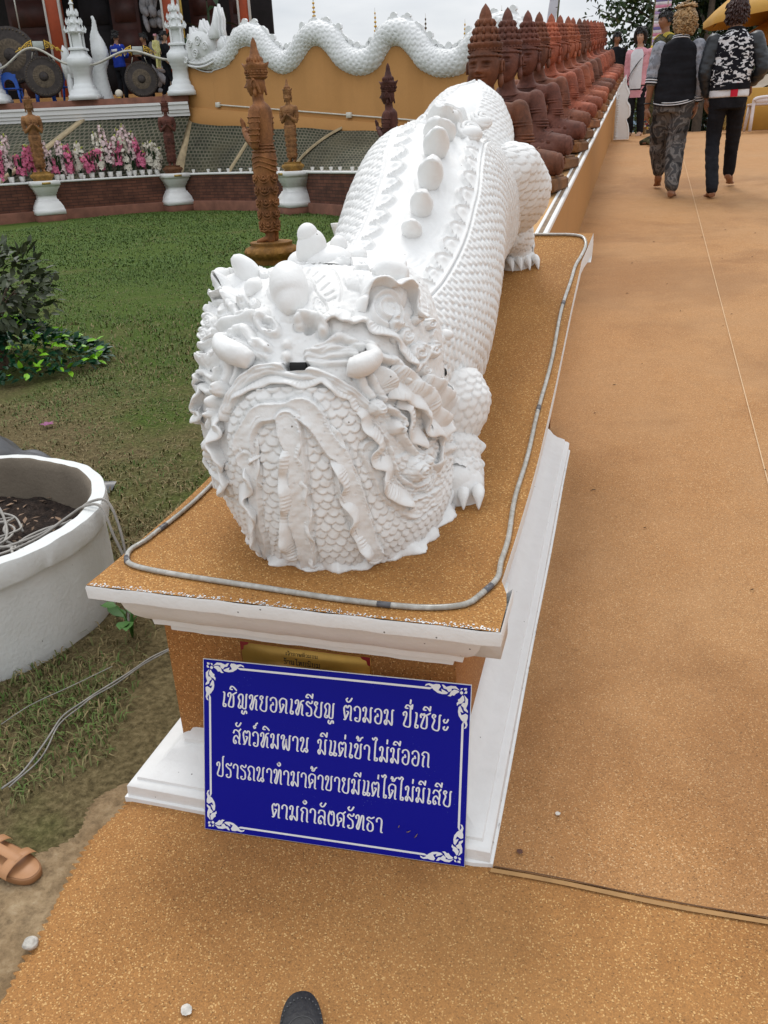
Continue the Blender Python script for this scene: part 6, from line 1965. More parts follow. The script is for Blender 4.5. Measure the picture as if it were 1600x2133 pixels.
for r, z, y in ((.175, .525, .0), (.195, .495, -.01), (.12, .565, .015)):
    t = np.linspace(-2.9, -.24, 30)
    mb.tube(np.stack([r * np.cos(t), y + .115 * np.sin(t), z - .02 * np.sin(-t)], 1), .0085, n=6)
for i in range(9):
    t = -2.75 + i * .295
    mb.ell((.19 * math.cos(t), -.012 + .124 * math.sin(t), .478 - .012 * math.sin(-t)), (.018, .012, .024), 8, 6)
for s in (-1, 1):
    for i in range(5):
        mb.ell((s * (.20 + .05 * i), -.135 + .02 * i * 0, .205), (.016, .012, .02), 8, 6)
jew0 = mb.build('jewellery', M['terra'], seat0)

SEAT_COL = [((.80, .74, .58), 'gilded'), ((.66, .62, .66), ''), ((.70, .60, .62), ''), ((.82, .72, .62), ''), ((1.75, 1.25, 1.05), ''), ((1.25, .95, .82), ''), ((1.6, 1.25, 1.0), ''), ((1.5, 1.15, .95), ''), ((.80, .80, .78), ''), ((.85, .78, .72), ''), ((1.7, 1.2, 1.0), ''), ((1.6, 1.1, .9), ''), ((1.5, 1.05, .9), ''), ((1.45, 1.1, .95), ''), ((1.3, 1.0, .9), ''), ((1.2, 1.0, .9), '')]
SEAT_LAB = ['brown seated terracotta deity with gilded knee, nearest the white creature in the wall row', 'dark brown seated terracotta deity, second along the wall from the white creature',
            'dark plum brown seated deity, third along the parapet wall from the creature', 'brown seated deity with full round lap, fourth along the parapet wall',
            'bright brick red seated deity, fifth along the parapet wall, reddest near figure', 'russet seated deity with darker face, sixth along the parapet wall',
            'orange red seated deity, seventh along the parapet wall', 'rust red seated deity, eighth along the parapet wall', 'greyish brown seated deity, ninth along the wall, first of two grey ones',
            'greyish brown seated deity, tenth along the wall, second of two grey ones', 'vivid red seated deity, eleventh along the wall after the grey pair', 'red seated deity, twelfth along the parapet wall',
            'red seated deity, fourth from the far end of the parapet row', 'red brown seated deity, third from the far end of the parapet row', 'red brown seated deity, second from the far end of the parapet row', 'red brown seated deity at the far end of the parapet row']
for i in range(16):
    o = seat0 if i == 0 else copy_tree(seat0)
    y = 4.965 + 1.08 * i
    o.location = (-.845 + rnd.uniform(-.015, .015), y + rnd.uniform(-.03, .03) * (i > 0), .6 + K * y)
    o.rotation_euler = (0, 0, math.radians(-9 + rnd.uniform(-4, 4)))
    tag(o, SEAT_LAB[i], 'statue', 'seated deities on the parapet wall')
    c = SEAT_COL[i][0]
    for ch in o.children:
        f = .9 + .2 * rnd.random()
        if ch.name.startswith('plinth'):
            ch.color = (min(2, (c[0] + 1) / 2), (c[1] + 1) / 2, (c[2] + 1) / 2, 1)
        else:
            ch.color = (c[0] * f, c[1] * f, c[2] * f, 1)

# ---- standing figure ------------------------------------------------------------
def standing():
    o = thing('standing_statue', 'tall weathered terracotta figure in a pointed crown standing on the lawn in profile', 'statue', (0, 0, 0))
    mb = MB()
    n = 60
    t = np.linspace(0, 2 * math.pi, n, endpoint=False)
    pr = [(.30, -.05, 0), (.30, .05, 0), (.31, .07, 0), (.335, .10, .06), (.355, .15, .08), (.335, .20, .06), (.285, .225, 0), (.28, .24, 0), (.29, .262, 0), (.285, .275, 0), (.02, .278, 0)]
    mb.grid(np.stack([np.stack([r * (1 + a * np.abs(np.sin(t * 7))) * np.cos(t), r * (1 + a * np.abs(np.sin(t * 7))) * np.sin(t), 0 * t + z], 1) for r, z, a in pr], 0), cv=True)
    mb.build('lotus_base', M['terra_base'], o, auto=50)
    mb = MB()
    torso(mb, [(0, .0, .40, .145, .105), (0, .0, .46, .155, .115), (0, .0, .8, .165, .125), (0, .0, 1.15, .185, .14), (0, .01, 1.32, .195, .15), (0, .015, 1.45, .155, .12), (0, .01, 1.60, .165, .125), (0, .0, 1.78, .215, .135), (0, .015, 1.90, .225, .115), (0, .02, 1.955, .12, .085), (0, .0, 1.99, .07, .072), (0, -.005, 2.10, .066, .068)])
    for s in (-1, 1):
        limb(mb, [(s * .075, .01, .55), (s * .075, .02, .40), (s * .075, .03, .31)], [.075, .066, .052])
        # foot with toes
        mb.tube(cat_path(np.array([(s * .08, .07, .30), (s * .085, .0, .325), (s * .09, -.10, .30), (s * .095, -.17, .288)]), n=16), [.035, .05, .042, .022], n=10, flat=.8)
        for k in range(5):
            x = s * (.065 + .014 * k)
            mb.tube([(x, -.13, .29), (x + s * .003, -.185 + .006 * k, .285)], [.013, .010 - .0006 * k], n=6)
        limb(mb, [(s * .225, .015, 1.865), (s * .262, .01, 1.68), (s * .235, -.01, 1.47)], [.072, .064, .052])
        limb(mb, [(s * .235, -.01, 1.47), (s * .15, -.12, 1.55), (s * .04, -.215, 1.66)], [.054, .048, .036])
    praying_hands(mb, (0, -.245, 1.735), .115, up=(0, -.28, 1))
    b = remesh(mb.build('body', M['terra'], o), .0125, 1)
    mb = MB()
    face_head(mb, (0, -.018, 2.185), .110, .125, .155, jaw=.78, smooth_face=1.8)
    for s in (-1, 1):
        ear(mb, (s * .106, .01, 2.17), s, .11)
        mb.tube([(s * .108, .012, 2.12), (s * .112, .010, 2.07), (s * .108, .01, 2.03)], [.02, .024, .010], n=8)
        mb.tube(cat_path(np.array([(s * .09, -.05, 2.30), (s * .112, -.01, 2.25), (s * .116, .05, 2.16), (s * .10, .08, 2.06)]), n=14), [.012, .018, .02, .012], n=8)
    mb.build('head', M['terra'], o)
    mb = MB()
    # flared diadem, then the pinnacle
    pr = [(.108, 2.235, 0), (.122, 2.25, .02), (.126, 2.33, .03), (.138, 2.365, .05), (.155, 2.40, .09), (.140, 2.405, .0), (.10, 2.41, 0), (.086, 2.45, .03), (.080, 2.475, .02), (.066, 2.48, 0), (.060, 2.515, 0), (.054, 2.52, 0), (.050, 2.555, 0), (.044, 2.56, 0), (.038, 2.60, 0), (.030, 2.65, 0), (.006, 2.70, 0)]
    mb.grid(np.stack([np.stack([r * (1 + a * np.cos(t * 4 + 0)) * np.cos(t), r * 1.06 * (1 + a * np.cos(t * 4)) * np.sin(t) + .005, z + a * .28 * np.cos(t * 4) + .003 * np.sin(t * 26) * (a > 0)], 1) for r, z, a in pr], 0), cv=True)
    for z in (2.26, 2.29, 2.345):
        ring(mb, (0, .005, z), .129, .137, .006, 50, .003, 22)
    for i in range(14):
        a = i / 14 * 6.283
        mb.ell((.128 * math.cos(a), .137 * math.sin(a) + .005, 2.315), (.018, .018, .02), 8, 6)
        mb.tube([(.085 * math.cos(a), .09 * math.sin(a), 2.42), (.094 * math.cos(a), .098 * math.sin(a), 2.45), (.084 * math.cos(a), .088 * math.sin(a), 2.49)], [.016, .014, .002], n=6)
    mb.build('crown', M['terra'], o)
    mb = MB()
    for s in (-1, 1):
        for z, r in ((1.80, .072), (1.74, .07), (1.66, .066), (1.60, .062), (1.52, .058)):
            ring(mb, (s * (.232 + .03 * math.sin((1.865 - z) * 4)), .012 - (1.865 - z) * .03, z), r + .004, r + .006, .008, 26, .004, 8)
        for f in (.15, .35, .8):
            p = np.array([s * .235, -.01, 1.47]) * (1 - f) + np.array([s * .04, -.215, 1.66]) * f
            mb.ell(p, (.056 - .012 * f,) * 3, 12, 8)
    for r, z in ((.19, 1.80), (.165, 1.86), (.20, 1.74)):
        a = np.linspace(-2.95, -.19, 34)
        mb.tube(np.stack([r * np.cos(a), .005 + .142 * np.sin(a), z - .05 * np.sin(-a)], 1), .010, n=6)
    for z, rx, ry in ((1.475, .162, .127), (1.44, .172, .134), (1.40, .185, .144)):
        ring(mb, (0, .013, z), rx, ry, .010, 44, .004, 12)
    for z, rx, ry, dp in ((1.33, .199, .155, .05), (1.27, .197, .152, .06), (1.21, .193, .15, .07)):
        a = np.linspace(0, 2 * math.pi, 60)
        mb.tube(np.stack([rx * np.cos(a), .008 + ry * np.sin(a), z - dp * np.abs(np.sin(a * 1.0)) * .4 + dp * .35 * np.cos(a * 2)], 1), .0095, n=6, cap=False)
    # shield-shaped ornaments and wavy hems down the skirt
    for z in (1.08, .93, .78, .63, .50):
        q = (z - .4) / .9
        rx, ry = .158 + .035 * q, .118 + .030 * q
        for kq in range(6):
            a0 = kq / 6 * 6.283 + .3
            dl = np.linspace(-.42, .42, 12)
            top = np.stack([(rx + .012) * np.cos(a0 + dl), (ry + .012) * np.sin(a0 + dl), z + .028 * np.cos(dl * 14) + .01], 1)
            bot = np.stack([(rx + .012) * np.cos(a0 + dl), (ry + .012) * np.sin(a0 + dl), z - .055 + .045 * (dl / .42) ** 2], 1)
            mb.tube(top, .0085, n=6)
            mb.tube(bot, .0075, n=6)
            mb.ell(((rx + .008) * math.cos(a0), (ry + .008) * math.sin(a0), z - .012), (.022, .022, .020), 8, 6)
    ring(mb, (0, 0, .425), .162, .12, .014, 48, .008, 9)
    ring(mb, (0, 0, .455), .16, .12, .009, 48, .006, 9)
    mb.build('ornament', M['terra'], o)
    return o


stand0 = standing()
STANDS = [((-4.47, 9.44, 0), 1.0 * .985, -88, (1.30, 1.36, .78), 'tall orange brown terracotta figure standing in profile on the lawn behind the head', None),
          ((-4.22, 14.7, 0), 1.0, -92, (.42, .36, .42), 'dark brown standing figure half hidden behind the creature back', None)]
for i, (loc, sc_, rz, c, lab, _) in enumerate(STANDS):
    o = stand0 if i == 0 else copy_tree(stand0)
    o.location = loc
    o.scale = (sc_,) * 3
    o.rotation_euler = (0, 0, math.radians(rz))
    tag(o, lab, 'statue', 'standing figures round the lawn')
    for ch in o.children:
        ch.color = (*(v * .9 for v in c), 1) if ch.name.startswith('lotus') else (*c, 1)
# ================================================================== lawn wall, embankment, serpent balustrade, temple
def set_uv(o, uv):
    me = o.data
    l = me.uv_layers.new(name='UVMap')
    vi = np.zeros(len(me.loops), np.int32)
    me.loops.foreach_get('vertex_index', vi)
    l.data.foreach_set('uv', np.asarray(uv, np.float32)[vi].ravel())
    return o


def brick_mat(name, bw, bh, mort, c1, c2, cm, noise_amt=0.5, bmp=0.8, soft=0.1):
    m, nt, b = newmat(name)
    uv = nt.nodes.new('ShaderNodeUVMap')
    br = nt.nodes.new('ShaderNodeTexBrick')
    br.inputs['Scale'].default_value = 1.0
    br.inputs['Brick Width'].default_value = bw
    br.inputs['Row Height'].default_value = bh
    br.inputs['Mortar Size'].default_value = mort
    br.inputs['Mortar Smooth'].default_value = soft
    br.inputs['Color1'].default_value = (*c1, 1)
    br.inputs['Color2'].default_value = (*c2, 1)
    br.inputs['Mortar'].default_value = (*cm, 1)
    nt.links.new(uv.outputs['UV'], br.inputs['Vector'])
    n1 = noise(nt, 2.2, 6, 0.7)
    r = ramp(nt, [(0.3, (1 - noise_amt,) * 3), (0.7, (1 + noise_amt * .4,) * 3)], n1.outputs['Fac'])
    nt.links.new(mixc(nt, 1.0, br.outputs['Color'], r.outputs['Color'], 'MULTIPLY'), b.inputs['Base Color'])
    b.inputs['Roughness'].default_value = 0.9
    bp = N(nt, 'ShaderNodeBump', Strength=bmp, Distance=0.02)
    inv = N(nt, 'ShaderNodeMath', operation='SUBTRACT')
    inv.inputs[0].default_value = 1.0
    nt.links.new(br.outputs['Fac'], inv.inputs[1])
    nt.links.new(inv.outputs[0], bp.inputs['Height'])
    nt.links.new(bp.outputs['Normal'], b.inputs['Normal'])
    return m, nt, b, br


M['brick'] = brick_mat('red_brick', .26, .072, .006, (0.115, 0.042, 0.026), (0.175, 0.065, 0.038), (0.055, 0.026, 0.020), 0.55)[0]
M['brick_plinth'] = flat('red_cement_plinth', (0.20, 0.085, 0.055), 0.9, 0.3, 3, bmp=0.4, bscale=40)
WP = np.array([(-19.5, 11.5), (-14.9, 16.2), (-14.02, 17.4), (-11.65, 20.0), (-10.4, 19.68), (-7.94, 18.63), (-5.2, 16.2), (-1.9, 13.3)])
WS = np.concatenate([[0], np.cumsum(np.linalg.norm(np.diff(WP, axis=0), axis=1))])


def wall_pt(s, off=0.0):
    """point s metres along the lawn wall, off metres behind its face"""
    p = np.array([np.interp(s, WS, WP[:, 0]), np.interp(s, WS, WP[:, 1])])
    i = min(max(np.searchsorted(WS, s) - 1, 0), len(WP) - 2)
    d = unit(WP[i + 1] - WP[i])
    n = np.array([-d[1], d[0]])
    return p + n * off, d, n


bw = thing('brick_wall', 'low red brick wall with white coping behind the lawn', 'wall', (-11.6, 20, 0))
BO = np.array(bw.location)
ss = np.unique(np.concatenate([np.linspace(0, WS[-1], 90), WS]))
lines = {}
for off in (-.06, -.05, -.035, 0, .22, .26):
    lines[off] = np.array([wall_pt(s, off)[0] for s in ss])


def wstrip(spec, name, mat, uv=True):
    mb = MB()
    rows = [np.c_[lines[o], np.full(len(ss), z)] for o, z in spec]
    mb.grid(np.stack(rows, 0))
    mb.v = [v - BO for v in mb.v]
    o = mb.build(name, mat, bw, smooth=False)
    if uv:
        set_uv(o, np.concatenate([np.c_[ss, np.full(len(ss), z)] for _, z in spec]))
    return o


wstrip([(0, .2), (0, .85)], 'brickwork', M['brick'])
wstrip([(-.06, -.15), (-.06, .20), (-.05, .215), (0, .22)], 'plinth', M['brick_plinth'])
wstrip([(0, .845), (-.035, .85), (-.035, .893), (.26, .895), (.26, .70)], 'coping', M['white'])

# embankment of hollow blocks between the wall and the raised terrace
m, nt, b, br = brick_mat('hollow_block_slope', .125, .115, .024, (0.020, 0.030, 0.011), (0.045, 0.050, 0.024), (0.165, 0.15, 0.105), 0.5, 1.0, 0.3)
n5 = noise(nt, 0.9, 5, 0.65)
f5 = ramp(nt, [(0.50, (0, 0, 0)), (0.70, (1, 1, 1))], n5.outputs['Fac'])
src = b.inputs['Base Color'].links[0].from_socket
nt.links.new(mixc(nt, mixc(nt, .65, (0, 0, 0), f5.outputs['Color']), src, (0.10, 0.085, 0.045)), b.inputs['Base Color'])
M['slope'] = m
NA, NB = np.array([-11.75, 21.5]), np.array([-2.4, 17.8])
nd = unit(NB - NA)
nn_ = np.array([-nd[1], nd[0]])
npt = lambda s, z, off=0.0: np.array([*(NA + nd * s + nn_ * off), z])
low_r = np.array([wall_pt(s, .2)[0] for s in np.linspace(WS[3], WS[-1], 40)])
low_r = np.c_[low_r, np.full(40, .86)]
top_r = np.array([npt(s, 2.40 - .105 * s) for s in np.linspace(-.05, 10.3, 40)])
low_l = np.array([wall_pt(s, .2)[0] for s in np.linspace(0, WS[3], 40)])
low_l = np.c_[low_l, np.full(40, .86)]
PA, PU = np.array([-11.62, 21.22]), np.array([-.962, -.2724])
top_l = np.array([[*(PA + PU * s), 2.33] for s in np.linspace(9.5, 0, 40)])
for nm, lo, hi in (('embankment', low_r, top_r), ('embankment', low_l, top_l)):
    k = np.linspace(0, 1, 14)
    P = lo[None] * (1 - k[:, None, None]) + hi[None] * k[:, None, None]
    P[1:-1, :, 2] += .02 * np.sin(P[1:-1, :, 0] * 3) * np.sin(k[1:-1, None] * 9)
    o = MB().grid(P).build(nm, M['slope'])
    tag(o, kind='structure')
    s1 = np.concatenate([[0], np.cumsum(np.linalg.norm(np.diff((lo + hi) / 2, axis=0), axis=1))])
    uv = np.stack([np.broadcast_to(s1[None], (14, 40)), np.broadcast_to(k[:, None] * 2.1, (14, 40))], -1).reshape(-1, 2)
    set_uv(o, uv)
M['strip'] = flat('pale_cement_strip', (0.42, 0.33, 0.20), 0.9, 0.25, 6)
for lo, hi, ia, ic, w in ((low_r, top_r, .4, .2, .24), (low_r, top_r, 5.5, 10.5, .12), (low_r, top_r, 12.5, 21, .22), (low_l, top_l, 24, 27, .2)):
    tt4 = np.linspace(0, 1, 16)
    ii = ia + (ic - ia) * tt4
    I_ = lambda A_: np.stack([np.interp(ii, np.arange(40), A_[:, q_]) for q_ in range(3)], 1)
    mid = I_(lo) * (1 - tt4[:, None]) + I_(hi) * tt4[:, None]
    d = unit(mid[-1] - mid[0])
    s = unit(np.cross(d, [0, 0, 1])) * w / 2
    up2 = unit(np.cross(s, d))
    up2 = up2 if up2[2] > 0 else -up2
    mid = mid + up2 * .035
    tag(MB().grid(np.stack([mid - s - up2 * .05, mid - s, mid + s, mid + s - up2 * .05], 0)).build('cement_strip', M['strip']), kind='structure')
# fill behind: terrace body under temple and balustrade
mb = MB()
mb.prism([tuple(PA + PU * 9.5 + np.array([.05, .3])), tuple(PA + np.array([.05, .3])), tuple(NA + nn_ * .2), tuple(NB + nn_ * .2), (-1.4, 24), (-1.4, 60), (-40, 60), (-40, 20)], -.3, 1.30)
tag(mb.build('raised_terrace', M['ochre'], smooth=False), kind='structure')

# square white pedestals at the wall, each with a standing figure
M['small_brass'] = flat('small_brass', (0.45, 0.30, 0.08), 0.4, 0.2, 30, metal=0.4)
ped_prof = [(.34, .14), (.34, .24), (.325, .255), (.31, .33), (.255, .43), (.24, .435), (.24, .47), (.225, .475), (.205, .50), (.205, .60), (.225, .605), (.225, .645), (.25, .66), (.255, .70), (.30, .765), (.305, .80), (.33, .805), (.33, .905), (.30, .91)]
wp0 = None
for i, (s0, lab, lab2, sc_, rz, col) in enumerate((
        (WS[2] + .12, 'white stepped pedestal at the brick wall among the orchids', 'ochre brown praying figure on the pedestal among the orchids', .745, 44, (1.45, 1.75, 1.10)),
        (WS[3] - .10, 'white stepped pedestal at the corner of the brick wall', 'dark brown praying figure on the pedestal at the brick wall corner', .695, 30, (.62, .55, .62)),
        (WS[5] + .84, 'white stepped pedestal on the right stretch of brick wall', 'orange and grey weathered praying figure on the pedestal right of the tall lawn figure', .70, 2, (1.45, 1.75, 1.10)))):
    p, d, n = wall_pt(s0, -.20)
    a = math.atan2(d[1], d[0])
    if wp0 is None:
        wp0 = thing('white_pedestal', lab, 'pedestal', (p[0], p[1], 0), a, 'white pedestals at the brick wall')
        MB().lathe(ped_prof, n=4).build('shaft', M['white'], wp0, smooth=False)
        MB().box((0, 0, .0), (.66, .66, .285)).build('brick_foot', M['brick_plinth'], wp0, smooth=False)
        MB().box((0, -.337, .855), (.2, .02, .05)).build('name_plate', M['small_brass'], wp0, smooth=False)
        o = wp0
    else:
        o = copy_tree(wp0)
        o.location = (p[0], p[1], 0)
        o.rotation_euler = (0, 0, a)
        tag(o, lab)
    st = copy_tree(stand0)
    st.location = (p[0], p[1], .905)
    st.scale = (sc_,) * 3
    st.rotation_euler = (0, 0, math.radians(rz))
    tag(st, lab2, 'statue', 'standing figures round the lawn')
    for ch in st.children:
        ch.color = (*col, 1)

# little white cups along the coping
M['cup'] = flat('white_porcelain', (0.72, 0.70, 0.66), 0.4, 0.1, 10)
cup_me = MB().lathe([(.018, 0), (.026, .01), (.040, .06), (.046, .085), (.040, .085), (.032, .05)], n=14).build('cup', M['cup'])
first = True
rs = np.random.RandomState(31)
for s in np.arange(WS[2] - 3.4, WS[7] - .5, .42):
    if any(abs(s - q) < .42 for q in (WS[2] + .12, WS[3] - .10, WS[5] + .84)):
        continue
    o = cup_me if first else cup_me.copy()
    if not first:
        COL.objects.link(o)
    first = False
    p, d, n = wall_pt(s + rs.uniform(-.08, .08), .10 + rs.uniform(-.03, .03))
    o.location = (p[0], p[1], .894)
    tag(o, 'small white cup standing in the row along the brick wall coping', 'cup', 'white cups along the brick wall')
# and along the left trim of the parapet
for k in range(26):
    o = cup_me.copy()
    COL.objects.link(o)
    y = 3.0 + k * .42
    o.location = (-1.43, y, K * y + .604)
    tag(o, 'small white cup on the outer trim of the parapet wall', 'cup', 'white cups along the parapet wall')

# orchid sprays behind the coping
PETAL = {'pink': flat('pink_petal', (0.72, 0.16, 0.30), 0.5, 0.35, 30), 'white': flat('cream_petal', (0.74, 0.68, 0.58), 0.5, 0.2, 30), 'rose': flat('rose_white_petal', (0.74, 0.56, 0.56), 0.5, 0.3, 30)}
M['bud'] = flat('yellow_green_bud', (0.42, 0.45, 0.08), 0.5, 0.3, 20)
M['strap_leaf'] = leaf_mat('strap_leaf', (0.010, 0.030, 0.010), (0.03, 0.06, 0.02))


def orchid(col, h, seed, loc, lab):
    rs = np.random.RandomState(seed)
    o = thing('orchid', lab, 'orchid', loc, rs.uniform(0, 6), 'orchid sprays behind the brick wall')
    mb = MB().lathe([(.05, 0), (.06, .02), (.075, .13), (.068, .13), (.06, .10)], n=14)
    mb.build('pot', M['cup'], o)
    ms, ml, mf, mbud = MB(), MB(), MB(), MB()
    for k in range(3):
        lean = np.array([rs.normal() * .10, rs.normal() * .06])
        hh = h * (1 - .22 * k * rs.rand())
        C = cat_path(np.array([(0, 0, .05), (lean[0] * .3, lean[1] * .3, hh * .4), (lean[0], lean[1], hh * .8), (lean[0] * 1.6, lean[1] * 1.6, hh)]), n=24)
        ms.tube(C, .008, n=6)
        for t in np.linspace(.30, .93, 17):
            c = C[int(t * (len(C) - 1))]
            r0 = .072 * (1.25 - .50 * t)
            for q in range(3):
                a = rs.uniform(0, 6.28)
                cc = c + np.array([math.cos(a), math.sin(a), rs.normal() * .3]) * r0 * 1.15
                nrm = unit([math.cos(a), math.sin(a), .3])
                e1 = unit(np.cross(nrm, [0, 0, 1]))
                e2 = np.cross(nrm, e1)
                for p in range(5):
                    b_ = p / 5 * 6.28 + a
                    d = e1 * math.cos(b_) + e2 * math.sin(b_)
                    s = np.cross(nrm, d)
                    L = r0 * .72
                    mf.add([cc, cc + d * L * .55 + s * L * .36 + nrm * .006, cc + d * L + nrm * .002, cc + d * L * .55 - s * L * .36 + nrm * .006], [(0, 1, 2, 3)])
        for t in np.linspace(.92, 1, 4):
            mbud.ell(C[int(t * (len(C) - 1))] + rs.normal(size=3) * .012, (.016, .016, .022), 8, 6)
    for k in range(6):
        a = k * 1.05 + rs.rand()
        d = np.array([math.cos(a), math.sin(a)])
        C = cat_path(np.array([(0, 0, .08), (*(d * .06), .30), (*(d * .16), .48 + .15 * rs.rand()), (*(d * .30), .52)]), n=14)
        ml.tube(C, [.018, .026, .022, .004], n=6, flat=.25, up=(d[0], d[1], .2))
    ms.build('stem', M['strap_leaf'], o)
    ml.build('leaves', M['strap_leaf'], o)
    mf.build('blossoms', PETAL[col], o, smooth=False)
    mbud.build('buds', M['bud'], o)


OR = [(-1.5, 'pink', .75), (-1.15, 'rose', 1.0), (-.75, 'white', .9), (-.42, 'pink', .72), (-.2, 'rose', 1.08), (.05, 'pink', .62), (.32, 'pink', .82), (.62, 'rose', .95), (.92, 'rose', .92), (.80, 'pink', .66), (1.12, 'pink', .80), (1.38, 'white', .86), (1.62, 'pink', .60),
      (1.88, 'pink', .68), (2.06, 'rose', 1.22), (1.84, 'white', 1.05), (2.28, 'pink', .88), (2.52, 'white', .92), (2.66, 'rose', 1.22), (2.86, 'pink', .92), (3.05, 'white', .80), (3.22, 'white', .66)]
rs = np.random.RandomState(5)
order = sorted(range(len(OR)), key=lambda k: OR[k][0])
cnt = {}
CN = {'pink': 'deep pink', 'white': 'cream white', 'rose': 'pale rose'}
tot = {c: sum(1 for q in OR if q[1] == c) for c in CN}
ORD = 'first second third fourth fifth sixth seventh eighth ninth tenth eleventh'.split()
for k in order:
    du, c, h = OR[k]
    cnt[c] = cnt.get(c, 0) + 1
    s = WS[2] + du * 1.06 - .3
    p, d, n = wall_pt(s, .16 + rs.uniform(0, .16))
    orchid(c, h, k, (p[0], p[1], .895), '%s orchid spray behind the brick wall, %s of the %s ones from the left' % (CN[c], ORD[cnt[c] - 1], CN[c].split()[-1] if c != 'white' else 'cream'))

# ------------------------------------------------------------------ serpent balustrade
NP = [(-.35, 3.80), (.25, 3.66), (.71, 3.57), (1.28, 3.54), (1.73, 3.59), (2.01, 3.76), (2.25, 3.95), (2.53, 3.99), (2.83, 3.92), (3.06, 3.71), (3.36, 3.45), (3.67, 3.3), (3.99, 3.34), (4.23, 3.5), (4.47, 3.7), (4.73, 3.8), (5.02, 3.77), (5.3, 3.59), (5.57, 3.31), (5.91, 3.14), (6.24, 3.1), (6.53, 3.19), (6.73, 3.4), (6.92, 3.57), (7.19, 3.6), (7.45, 3.52), (7.7, 3.3), (7.89, 3.1), (8.14, 2.96), (8.49, 2.89), (8.83, 2.93), (9.06, 3.1), (9.2, 3.21), (9.48, 3.36), (9.7, 3.44), (9.97, 3.38), (10.24, 3.17), (10.46, 2.93), (10.72, 2.74), (11.02, 2.68), (11.6, 2.7)]
NP = np.array(NP)
naga = thing('serpent_balustrade', 'white scaled serpent undulating along the top of the ochre terrace wall', 'balustrade', (NA[0], NA[1], 2.4))
NO = np.array(naga.location)


def nb(mb, name, mat, **kw):
    mb.v = [v - NO for v in mb.v]
    return mb.build(name, mat, naga, **kw)


rad = [.12, .20, .235, .245] + [.25] * 4
path3 = np.array([npt(s, z) for s, z in NP])
P, Nn, s_, th, A, _, C2n = loft(path3, rad, rad, .022, 110, up=(-nn_[0], -nn_[1], 0.0))
TH = np.broadcast_to(th[None], P.shape[:2])
SV = np.broadcast_to(s_[:, None], P.shape[:2])
d = scale_relief(TH * .245, SV, .125, .088, .050, .15, 7)
mb = MB().grid(P + Nn * (d + .006 * vnoise(P, 2.5, 3))[..., None], cv=True)
M['naga_white'] = plaster('serpent_white', (0.80, 0.81, 0.81), (0.40, 0.36, 0.32), pits=False, amt=0.25, bs=0.1)
nb(mb, 'body', M['naga_white'])
# crest of leaf-like fins along the back, with a rim cord
mb = MB()
Tn = np.gradient(C2n, axis=0)
Tn /= np.linalg.norm(Tn, axis=1, keepdims=True)
Un = np.cross(np.array([*nn_, 0.0])[None] * -1, Tn)
Un *= np.sign(Un[:, 2:3])
back = C2n + Un * A[:, None] * .97
mb.tube(C2n[12:] + Un[12:] * (A[12:, None] * .90) - np.array([*nn_, 0]) * .10, .020, n=7)
L_tot = s_[-1]
for k, sv_ in enumerate(np.arange(1.3, L_tot - .2, .27)):
    i = int(np.searchsorted(s_, sv_))
    i = min(i, len(s_) - 1)
    p, t_, u_ = back[i], Tn[i], Un[i]
    f = np.array([*nn_, 0])
    h = .20 + .05 * math.sin(k * 2.2)
    h = h * .72
    out = [(-.16, -.05), (-.155, .04), (-.12, .085), (-.07, .09), (-.05, h * .8), (.0, h), (.06, h * .95), (.10, h * .7), (.075, .085), (.12, .07), (.155, .03), (.16, -.05)]
    a = [p + t_ * x + u_ * y - f * .035 for x, y in out]
    c = [p + t_ * x + u_ * y + f * .035 for x, y in out]
    m_ = len(out)
    mb.add(a + c, [tuple(range(m_)), tuple(range(2 * m_ - 1, m_ - 1, -1))] + [(q, q + m_, (q + 1) % m_ + m_, (q + 1) % m_) for q in range(m_)])
nb(mb, 'crest', M['naga_white'], auto=45)
# head: turned up at the left end
mb = MB()
hp = lambda s, z, off=0.0: npt(s, z, off)
mb.ell(hp(.80, 3.92), (.50, .27, .36), 40, 26, rot=(0, 0, math.atan2(nd[1], nd[0])), e=2.3)
mb.ell(hp(.45, 3.78), (.26, .24, .40), 30, 20, rot=(0, 0, math.atan2(nd[1], nd[0])))
V = np.concatenate(mb.v)
mb.v = [V + .02 * vnoise(V, 2.6, 5)[:, None] + .012 * vnoise(V, 7, 6)[:, None]]
for s0, z0, pts in ((.5, 4.1, [(-.16, 0), (-.10, .14), (-.02, .12), (.02, .30), (.10, .14), (.2, .1), (.22, 0)]), (.95, 4.18, [(-.2, 0), (-.12, .10), (.0, .34), (.08, .14), (.2, .05), (.22, -.05)]), (1.35, 4.12, [(-.25, -.1), (-.1, .12), (.05, .30), (.22, .66), (.30, .36), (.26, .10), (.30, -.1)]), (1.62, 3.85, [(-.2, -.2), (-.1, .12), (.06, .22), (.14, .05), (.16, -.2)])):
    f = np.array([*nn_, 0])
    for off, q in ((-.10, .9), (.10, .9), (0, 1.0)):
        a = [npt(s0 + x * q, z0 + y * q, off - .04) for x, y in pts]
        c = [npt(s0 + x * q, z0 + y * q, off + .04) for x, y in pts]
        m_ = len(pts)
        mb.add(a + c, [tuple(range(m_)), tuple(range(2 * m_ - 1, m_ - 1, -1))] + [(k, k + m_, (k + 1) % m_ + m_, (k + 1) % m_) for k in range(m_)])
for (s0, z0, r) in ((.62, 3.96, .10), (.95, 4.0, .12), (.80, 3.72, .11), (1.2, 3.86, .10), (.4, 3.6, .08)):
    a = np.linspace(0, 2 * math.pi * 2, 50)
    rr = r * (1 - a / a[-1] * .85)
    mb.tube(np.array([npt(s0 + x, z0 + z, -.29) for x, z in zip(rr * np.cos(a), rr * np.sin(a))]), .02, n=6)
